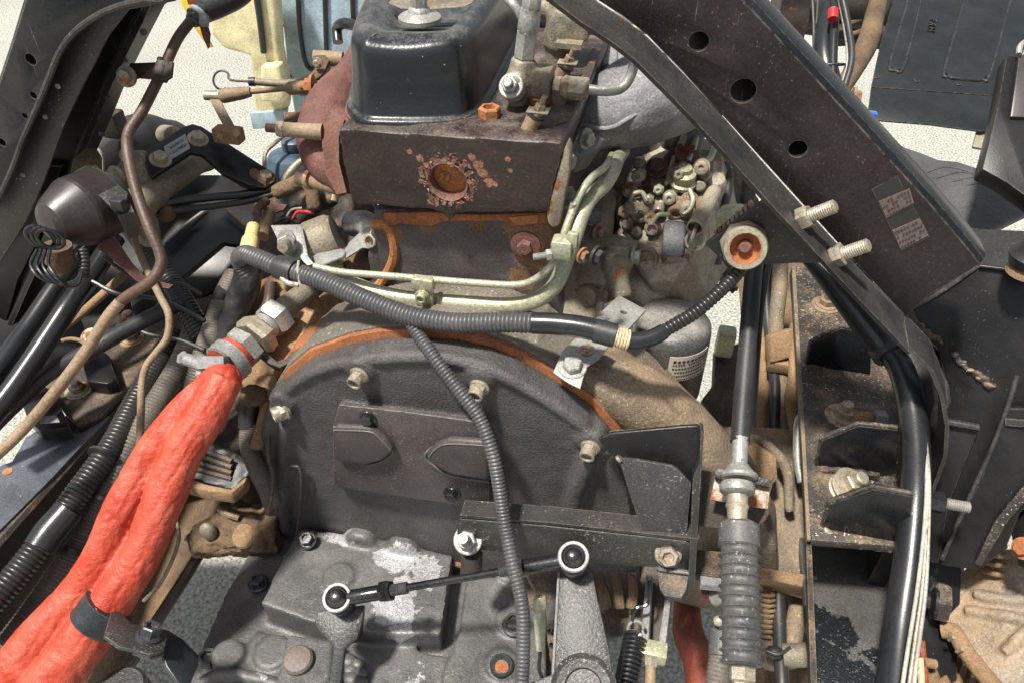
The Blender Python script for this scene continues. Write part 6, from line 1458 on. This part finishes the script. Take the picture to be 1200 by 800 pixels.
# black post to the right
t = thing('cab_mount_tower', 'large glossy black welded mount tower at the right edge below the frame arm', 'mount tower', P(1130, 500, .92))
pt_ = P3((1070, 362, .90), (1200, 322, .84), (1100, 660, .95))
put(B().slab(pt_, [(1064, 372), (1068, 356), (1148, 311), (1250, 320), (1250, 480), (1196, 520), (1150, 660), (1060, 650), (1062, 560), (1104, 520), (1110, 460), (1100, 410)], .03).bevel(.003), 'main_plate', 'paint_black', t)
pe = P3((1148, 310, .87), (1240, 318, .82), (1145, 268, .92))
put(B().slab(pe.shift(-.002), [(1134, 266), (1150, 268), (1250, 272), (1250, 322), (1148, 313), (1150, 306)], .01).bevel(.002), 'top_ledge', 'black_dusty', t)
put(B().tube([pt_.shift(-.003)(*q) for q in ((1148, 312), (1200, 318), (1250, 322))], .0022, 10), 'bright_edge', 'paint_black_clean', t)
put(B().tube([pt_.shift(-.001)(*q) for q in ((1066, 362), (1100, 344), (1146, 312))], .0026, 8), 'weld_line', 'black_dusty', t)
wb = B()
for q in [(1066, 366), (1070, 374), (1078, 380), (1086, 388), (1094, 396), (1104, 402), (1120, 416), (1128, 424), (1134, 432), (1144, 438), (1152, 444), (1160, 452)]:
    wb.ball(pt_.shift(-.001)(*q), random.uniform(.004, .007), 1.2, .7, .8, 8)
put(wb.fuse(.002, 1, .003, 110), 'rough_weld', 'black_muddy', t)
wb = B()
for q in [(1127, 426), (1136, 434), (1148, 442), (1158, 450), (1163, 452)]: wb.ball(pt_.shift(-.003)(*q), .0042, 1.3, .7, .7, 8)
put(wb.fuse(.002, 1, .0025, 120), 'rusty_weld', 'pipe_tan', t)
p6 = pt_.shift(-.012)
put(B().slab(p6, [(1104, 495), (1110, 492), (1148, 498), (1146, 506), (1112, 590), (1100, 660), (1070, 655), (1074, 590), (1098, 540)], .008).bevel(.0015), 'folded_bracket', 'paint_black', t)
put(B().slab(p6.shift(-.008), [(1104, 494), (1110, 492), (1148, 499), (1148, 504), (1112, 498), (1110, 500), (1112, 524), (1108, 526)], .010).bevel(.0008), 'bracket_lip', 'black_speckled', t)
p7 = pt_.shift(-.022)
put(B().slab(p7, [(1180, 478), (1250, 480), (1250, 560), (1196, 600), (1178, 645), (1145, 668), (1102, 662), (1120, 620), (1150, 560), (1172, 500)], .014).bevel(.002), 'side_plate', 'paint_black', t)
put(B().tube([p7.shift(-.001)(*q) for q in ((1192, 440), (1180, 478), (1160, 530), (1128, 600), (1104, 655))], .0024, 8), 'seam', 'black_dusty', t)
put(B().slab(p7.shift(-.004), [(1178, 490), (1250, 497), (1250, 504), (1178, 498)], .006), 'side_lip', 'black_speckled', t)
put(B().slab(p7.shift(-.006), [(1240, 520), (1250, 540), (1200, 590), (1182, 610), (1150, 664), (1142, 660), (1166, 610)], .006).bevel(.002), 'muddy_edge', 'rail_dusty', t)
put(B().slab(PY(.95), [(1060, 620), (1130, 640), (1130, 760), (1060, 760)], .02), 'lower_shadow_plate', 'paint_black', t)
s = P(1088, 586, .86)
put(B().hexa(s, s + X * .016, .0125), 'stud_nut', 'chrome_dark', t)
b = B()
for i in range(12): b.lathe(s + X * (.015 + i * .0023), X, [(0, .0056), (.0011, .0066), (.0022, .0056)], 12)
put(b, 'stud_thread', 'zinc_grey', t)
t = thing('frame_side_hose', 'thick black hose with pale wires running down the right frame rail', 'hose', P(1070, 560, .85))
put(B().tube(Q((950, 300, .95), (985, 340, .93), (1015, 378, .915), (1042, 412, .90)), [.013, .017, .0185, .0185], 20), 'outer_sleeve', 'rubber_shiny', t)
put(B().tube(Q((1040, 408, .90), (1056, 432, .885), (1067, 470, .87), (1073, 520, .86), (1073, 580, .85), (1066, 660, .83), (1055, 740, .81), (1046, 840, .79)), [.014, .0145, .015, .0155, .016, .017, .018, .019], 20, 8), 'hose', 'rubber_shiny', t)
ce = P(1042, 412, .90); cdx = (P(1056, 432, .885) - ce).normalized()
put(B().lathe(ce - cdx * .012, cdx, [(0, .0192), (.002, .0202), (.016, .0202), (.018, .019)], 28), 'sleeve_end', 'rubber', t)
bolt(t, P(1060, 398, .875), V((.2, -.8, .5)), .005, 'cap', 'zinc_grey', 'screw')
put(B().ball(P(1066, 407, .875), .006, 1, .7, 1.4, 10), 'clip', 'zinc_cream', t)
for i, dx in enumerate((0, 7, 12)):
    m = ('tie_white', 'zinc_cream', 'tie_white')[i]
    put(B().tube(Q((1083 + dx * .1, 510, .850), (1086 + dx * .2, 560, .838), (1083 + dx * .4, 620, .815), (1075 + dx * .8, 690, .79), (1064 + dx, 760, .77), (1052 + dx * 1.2, 840, .75)), .0021, 10), 'wire', m, t)
t = thing('rail_shade_sheet', 'added black backing sheet for the shade between the frame hose and the mount tower', 'plate', P(1080, 450, 1.05))
put(B().slab(P3((1040, 380, 1.08), (1130, 380, 1.06), (1080, 700, .97)), [(1020, 330), (1080, 340), (1120, 420), (1130, 600), (1120, 840), (1040, 840), (1060, 600), (1050, 440)], .01).bevel(.002), 'plate', 'paint_black', t)  # added backing sheet, black in place of the shade in this gap
t = thing('frame_plate_loop', 'curved black plate behind the black hose with a small rivet', 'plate', P(1090, 440, .9))
put(B().slab(P3((1075, 400, .93), (1105, 440, .9), (1095, 500, .93)), [(1060, 390), (1080, 400), (1098, 420), (1108, 450), (1110, 472), (1104, 500), (1092, 522), (1086, 500), (1094, 470), (1088, 436), (1070, 415)], .012).bevel(.003), 'plate', 'black_dusty', t)
bolt(t, P(1097, 479, .885), V((0, -.9, .3)), .0028, 'cap', 'zinc_grey', 'rivet')

t = thing('axle_casting', 'tan dusty ribbed aluminium casting at the lower right corner', 'casting', P(1150, 720, .95))
pl = P3((1110, 690, .98), (1200, 660, .95), (1170, 800, .88))
b = B().slab(pl, [(1108, 677), (1134, 664), (1170, 642), (1210, 640), (1280, 700), (1280, 860), (1190, 850), (1150, 790), (1122, 748), (1102, 736), (1104, 700)], .05)
for pts in ([(1140, 695), (1180, 702), (1250, 704)], [(1130, 714), (1180, 722), (1250, 736)], [(1176, 765), (1200, 742), (1240, 712)], [(1168, 660), (1200, 690)]):
    b.tube([pl.shift(-.003)(*q) for q in pts], .007, 8)
put(b.fuse(.003, 4, .0015, 60), 'casting', 'alu_mud', t)
put(B().tube([pl.shift(-.004)(*q) for q in ((1104, 738), (1118, 740), (1130, 760), (1150, 786), (1176, 816), (1200, 840))], .010, 12), 'flange_rim', 'mud', t)
ax = X * .95 + V((0, -.1, .1))
put(B().lathe(P(1082, 702, .95), ax, [(0, .012), (.006, .012), (.010, .021), (.014, .021)], 24), 'shaft_neck', 'chrome_dark', t)
put(B().lathe(P(1092, 702, .95), ax, [(0, .022), (.003, .025), (.014, .025), (.018, .022)], 6, off=.2), 'hex_collar', 'rail_dusty', t)
b = B()
for k in range(6):
    u = 1092 + k * 13
    b.slab(P3((u, 745 + k * 6, .98), (u + 6, 752 + k * 6, .98), (u - 14, 830, .90)), [(u, 742 + k * 8), (u + 7, 748 + k * 8), (u - 16, 850), (u - 26, 850)], .03)
put(b.bevel(.002), 'cooling_fins', 'mud', t, kind='stuff')
put(B().slab(P3((1080, 740, 1.02), (1170, 800, .98), (1080, 830, .95)), [(1068, 735), (1110, 735), (1200, 850), (1060, 850)], .02), 'fin_base', 'mud_dark', t)
for k in range(4): put(B().cyl(P(1112 + k * 9, 749 + k * 14, .915), P(1118 + k * 10, 746 + k * 14, .905), .0022), 'pale_pin', 'zinc_cream', t)
put(B().tube([P(1164, 640 + a * 1.7, .96) + RT * math.cos(a * 1.0) * .016 + FW * math.sin(a) * .014 for a in [i * .5 for i in range(42)]], .003, 8, 1), 'bolt_spring', 'mud', t)
put(B().cyl(P(1082, 775, .93), P(1096, 778, .93), .006), 'small_stud', 'mud', t)
put(B().tube(Q((1080, 750, .94), (1083, 780, .93), (1088, 830, .92)), .004, 8), 'red_wire', 'red_cloth_dirty', t)
put(B().tube(Q((1078, 770, .93), (1080, 800, .92), (1080, 840, .91)), .004, 8), 'cream_wire', 'tape_tan', t)
t = thing('edge_bracket', 'black bracket with an orange rusty bolt at the right edge above the casting', 'bracket', P(1195, 630, .9))
pl = P3((1185, 600, .9), (1210, 610, .88), (1195, 660, .88))
put(B().slab(pl, [(1180, 604), (1230, 570), (1230, 680), (1192, 662)], .012).bevel(.0015), 'plate', 'paint_black', t)
bolt(t, pl(1199, 642), -pl.away, .009, 'hex', 'rust_orange')
put(B().cyl(P(1180, 620, .93), P(1174, 606, .94), .012), 'pale_bush', 'alu_cast', t)

# ================================================================ CENTRE BRACKETRY AND LINKAGES
ybr = P(692, 520, .80).y
t = thing('bracket_plate', 'dark folded plate with a speckled triangular web bolted to the bell housing', 'bracket', PY(ybr)(770, 560))
pb_ = P3((700, 512, .80), (820, 500, .775), (806, 690, .83))
put(B().slab(pb_, [(700, 514), (716, 507), (800, 499), (818, 498), (824, 503), (823, 540), (816, 620), (812, 690), (802, 688), (806, 600), (808, 572), (790, 546), (726, 537), (712, 530)], .006).bevel(.0018, 3), 'folded_plate', 'paint_black', t)
pf_ = pb_.shift(.006)
put(B().slab(pf_, [(714, 506), (822, 498), (822, 575), (728, 545)], .004), 'back_plate', 'paint_sky_sheen', t)
pw = pb_.shift(-.016)
put(B().slab(pw, [(725, 536), (745, 538), (786, 545), (793, 548), (810, 566), (805, 626), (752, 622), (738, 580)], .005).bevel(.0012), 'triangular_web', 'black_speckled', t)
put(B().slab(pb_.shift(-.020), [(812, 560), (820, 540), (821, 503), (825, 506), (822, 560), (814, 690), (806, 690)], .022).bevel(.001), 'edge_flange', 'black_dusty', t)
put(B().cyl(pw(724, 538), pw(727, 536), .004), 'pale_corner', 'zinc_cream', t)
t = thing('angle_bar', 'grey speckled angle bar bolted across the foot of the bell housing', 'bar', P(680, 635, .85))
pa_ = P3((545, 625, .87), (800, 648, .79), (550, 640, .85))
pa_ = PY(P(550, 625, .875).y)
face = [(539, 608), (556, 609), (640, 616), (720, 625), (804, 634), (812, 640), (806, 666), (760, 664), (680, 658), (600, 648), (537, 641), (534, 630)]
put(B().slab(pa_, face, .005).bevel(.001), 'bar_face', 'black_speckled', t)
w = []
for q in ((539, 606), (640, 614), (720, 623), (818, 634)):
    p = pa_(*q); w.append([p + Z * .0, p + Z * .004, p + V((0, .022, .004)), p + V((0, .022, 0))])
put(B().grid(w), 'top_flange', 'black_dusty', t)
p = pa_(549, 632)
put(B().lathe(p, V((0, -.6, .8)), [(0, .014), (.002, .015), (.003, .014)], 22), 'washer', 'zinc_rusty', t)
bolt(t, p + V((0, -.002, .002)), V((0, -.6, .8)), .0112, 'nut', 'zinc_grey', 'stud_nut')
put(B().cyl(p + V((0, -.01, .012)), p + V((0, -.02, .030)), .0058), 'stud', 'zinc_grey', t)
bolt(t, pa_(783, 648), V((0, -.8, .6)), .0108, 'flange', 'zinc_cream')
put(B().cyl(P(553, 648, .90), P(552, 672, .91), .013), 'standoff', 'black_muddy', t)
t = thing('small_rusty_bracket', 'small folded black bracket with rust showing under the angle bar end', 'bracket', P(788, 680, .83))
pl = P3((772, 668, .82), (808, 668, .81), (785, 700, .80))
put(B().slab(pl, [(770, 668), (808, 670), (804, 690), (798, 701), (778, 697), (773, 690)], .012).bevel(.0015), 'folded_box', 'rail_dusty', t)
put(B().slab(pl.shift(-.006), [(768, 664), (772, 662), (812, 668), (808, 673), (772, 668)], .014).bevel(.001), 'top_lip', 'black_speckled', t)
t = thing('cross_bracket', 'black horizontal cross bracket with a pale tab behind the ribbed boot', 'bracket', P(830, 660, .86))
pl = P3((808, 650, .86), (850, 660, .85), (820, 670, .84))
put(B().slab(pl, [(808, 642), (850, 646), (850, 676), (812, 672)], .010).bevel(.0015), 'bar', 'black_muddy', t)
put(B().slab(P3((815, 545, .83), (910, 560, .82), (830, 600, .82)), [(820, 550), (838, 552), (845, 570), (895, 580), (908, 558), (896, 602), (884, 622), (818, 616)], .006).bevel(.001), 'anchor_web', 'black_muddy', t)
put(B().slab(pl.shift(-.008), [(821, 674), (850, 678), (850, 687), (821, 684)], .008), 'pale_tab', 'alu_cast', t)
put(B().box(P(831, 692, .85), .016, .02, .014).bevel(.001), 'rusty_tab', 'rust_plum', t)
put(B().cyl(P(838, 700, .84), P(848, 698, .83), .009), 'pin', 'zinc_grey', t)
put(B().ball(P(842, 727, .85), .006), 'bright_pin', 'zinc_cream', t)

def ball_joint(t, c, rd, r=.0158):
    """ball joint socket with shiny ring, its stem along rd"""
    z = V((0, -.35, .94)).normalized()
    o = put(B().lathe(c, z, [(-.030, r * .75), (-.024, r * 1.02), (-.010, r * 1.05), (-.003, r), (0, r * .9)], 30), 'socket', 'band_black', t)
    put(B().lathe(c, z, [(-.003, r * .98), (.001, r * 1.06), (.003, r * 1.0), (.003, r * .82), (-.001, r * .75)], 36, caps=False), 'ring', 'chrome', o)
    put(B().lathe(c, z, [(-.002, r * .85), (.003, r * .74), (.006, r * .58), (.010, r * .48), (.012, r * .3), (.012, .0005)], 30), 'dome', 'chrome_dark', o)
t = thing('shift_rod', 'shiny black adjustable shift rod with ball joints at both ends', 'rod', P(530, 680, .84))
ja, jb = P(395, 700, .865), P(672, 652, .805)
dd = (jb - ja).normalized(); L = (jb - ja).length
ball_joint(t, ja, dd); ball_joint(t, jb, dd)
z = V((0, -.35, .94)) * -.008
def rp(k): return ja + z + dd * (L * k)
put(B().lathe(rp(.04), dd, [(0, .0085), (L * .15, .0085), (L * .155, .0075)], 20), 'rod_end', 'chrome_dark', t)
put(B().lathe(rp(.19), dd, [(0, .0115), (.003, .0125), (.010, .0125), (.013, .0115)], 6), 'lock_nut', 'chrome_dark', t)
b = B()
for k in range(9): b.lathe(rp(.232 + k * .0085), dd, [(0, .0058), (L * .004, .0068), (L * .008, .0058)], 14)
put(b, 'thread', 'band_black', t)
put(B().cyl(rp(.30), rp(.72), .0044), 'rod_body', 'chrome_dark', t)
b = B()
for k in range(7): b.lathe(rp(.70 + k * .0085), dd, [(0, .0055), (L * .004, .0064), (L * .008, .0055)], 14)
put(b, 'thread', 'band_black', t)
put(B().lathe(rp(.755), dd, [(0, .010), (.003, .0118), (.009, .0118), (.012, .010)], 6), 'lock_nut', 'zinc_grey', t)
put(B().lathe(rp(.80), dd, [(0, .0085), (L * .16, .0085)], 20), 'rod_end', 'chrome_dark', t)
t = thing('shift_lever', 'speckled dark lever plate rising to the upper ball joint of the shift rod', 'lever', P(685, 740, .83))
pl = P3((655, 672, .835), (692, 672, .83), (685, 800, .79))
put(B().slab(pl, [(655, 664), (662, 655), (685, 655), (693, 664), (700, 700), (712, 752), (726, 840), (640, 840), (650, 760), (654, 700)], .010).bevel(.0015), 'lever_plate', 'black_speckled', t)
put(B().tube([pl.shift(-.001)(*q) for q in ((655, 668), (652, 720), (648, 790))], .0015, 8), 'bright_edge', 'alu_cast', t)
p = pl.shift(-.004)
put(B().lathe(p(684, 806), -pl.away, [(-.006, .034), (0, .034), (.005, .028), (.004, .020), (.0, .018)], 40), 'pivot_boss', 'black_speckled', t)
put(B().slab(p, [(610, 804), (640, 792), (660, 786), (664, 840), (600, 840)], .008).bevel(.002), 'side_wing', 'black_speckled', t)
t = thing('shift_fork', 'wet looking black arm below the lower ball joint of the shift rod', 'lever', P(400, 745, .88))
put(B().slab(P3((395, 715, .885), (425, 715, .885), (392, 800, .86)), [(372, 716), (402, 712), (427, 708), (424, 730), (418, 748), (404, 760), (396, 820), (384, 820), (390, 756), (376, 742), (368, 730)], .012).bevel(.002), 'arm', 'black_speckled', t)
put(B().slab(P3((400, 720, .90), (425, 712, .90), (412, 755, .89)), [(404, 738), (414, 742), (424, 718), (421, 745), (414, 754), (404, 748)], .015).bevel(.001), 'fork', 'paint_black', t)
t = thing('return_spring', 'black coil return spring with hooked ends at the bottom', 'spring', P(735, 770, .9))
s0, s1 = P(745, 744, .90), P(726, 838, .85); sx = (s1 - s0); sn = sx.normalized(); fa, fb, _ = frame_of(sn)
turns = 17; b = B()
b.tube([s0 + sx * (i / (turns * 10)) + (fa * math.cos(i * .6283) + fb * math.sin(i * .6283)) * .0125 for i in range(turns * 10)], .0021, 7, 1)
put(b, 'coil', 'rubber_shiny', t)
put(B().tube([s0 + (RT * math.cos(a) * .009 + UP * math.sin(a) * .009) + UP * .008 for a in [i * .5 for i in range(12)]], .0021, 8, 2), 'end_loop', 'zinc_grey', t)
put(B().tube(Q((741, 736, .9), (742, 722, .9), (746, 712, .9), (756, 709, .9), (761, 702, .9), (761, 680, .9)), .0022, 8), 'hook', 'chrome_dark', t)
t = thing('pedal_clevis', 'pale steel clevis fork with adjusting rod behind the angle bar', 'clevis', P(765, 740, .92))
for pts in ([(757, 672), (764, 672), (760, 755), (750, 755)], [(780, 695), (787, 697), (780, 755), (771, 755)]):
    put(B().slab(P3((757, 680, .95), (790, 680, .94), (765, 760, .90)), pts, .012).bevel(.0015), 'fork_arm', 'alu_cast', t)
put(B().slab(P3((757, 680, .98), (790, 680, .97), (765, 760, .93)), [(762, 672), (784, 690), (775, 752), (758, 752)], .004), 'web', 'black_muddy', t)
put(B().box(P(764, 763, .895), .034, .02, .020).bevel(.002), 'block', 'zinc_yellow', t)
put(B().hexa(P(763, 772, .89), P(762.5, 781, .885), .008), 'nut', 'zinc_cream', t)
put(B().cyl(P(762.5, 780, .885), P(761, 840, .86), .0062), 'rod', 'pipe_tan', t)
t = thing('dirty_red_hose', 'dirty folded red hose hanging below the small rusty bracket', 'hose', P(812, 740, 1.1))
b = B().tube(Q((803, 672, 1.15), (806, 705, 1.13), (808, 740, 1.1), (818, 775, 1.08), (822, 840, 1.05)), [.018, .019, .023, .020, .024], 18)
b.fuse(.003, 2)
for v in b.bm.verts: v.co += v.normal * 0 + V((noise.noise(v.co * 25), noise.noise(v.co * 25 + V((5, 5, 5))), 0)) * .006
put(b, 'hose', 'red_cloth_dirty', t)
t = thing('gearbox_rear_case', 'hairy grime covered dark casing side beyond the shift lever', 'casing', P(730, 700, 1.0))
b = B().slab(P3((690, 655, 1.0), (790, 665, .98), (720, 750, .96)), [(600, 650), (690, 650), (790, 660), (775, 690), (762, 712), (750, 744), (704, 746), (700, 840), (640, 840), (600, 760)], .06)
put(b.fuse(.004, 4, .004, 60), 'casing', 'black_muddy', t)
for i in range(3): put(B().tube(Q((700 + i * 20, 672, .96), (706 + i * 18, 690, .95), (712 + i * 14, 712, .945)), .007, 8), 'grime_ridge', 'mud_dark', t)
t = thing('inline_connector', 'olive translucent wire connector hanging between conduit and lever', 'connector', P(634, 735, .9))
put(B().lathe(P(633, 698, .86), P(633, 765, .86) - P(633, 698, .86), [(0, .006), (.004, .0078), (.012, .0078), (.014, .0062), (.022, .0066), (.024, .0076), (.030, .0072), (.048, .0058), (.060, .005)], 14), 'body', 'zinc_yellow', t)
put(B().tube(Q((617, 672, .86), (624, 686, .86), (631, 698, .86)), .0018, 8), 'wire', 'pipe_tan', t)
put(B().tube(Q((633, 764, .86), (632, 785, .86), (640, 805, .86), (638, 830, .86)), .0022, 8), 'wire', 'rubber', t)
for q in ((646, 740), (648, 756)): bolt(t, P(q[0], q[1], .87), -Y, .0045, 'cap', 'chrome_dark', 'clip')
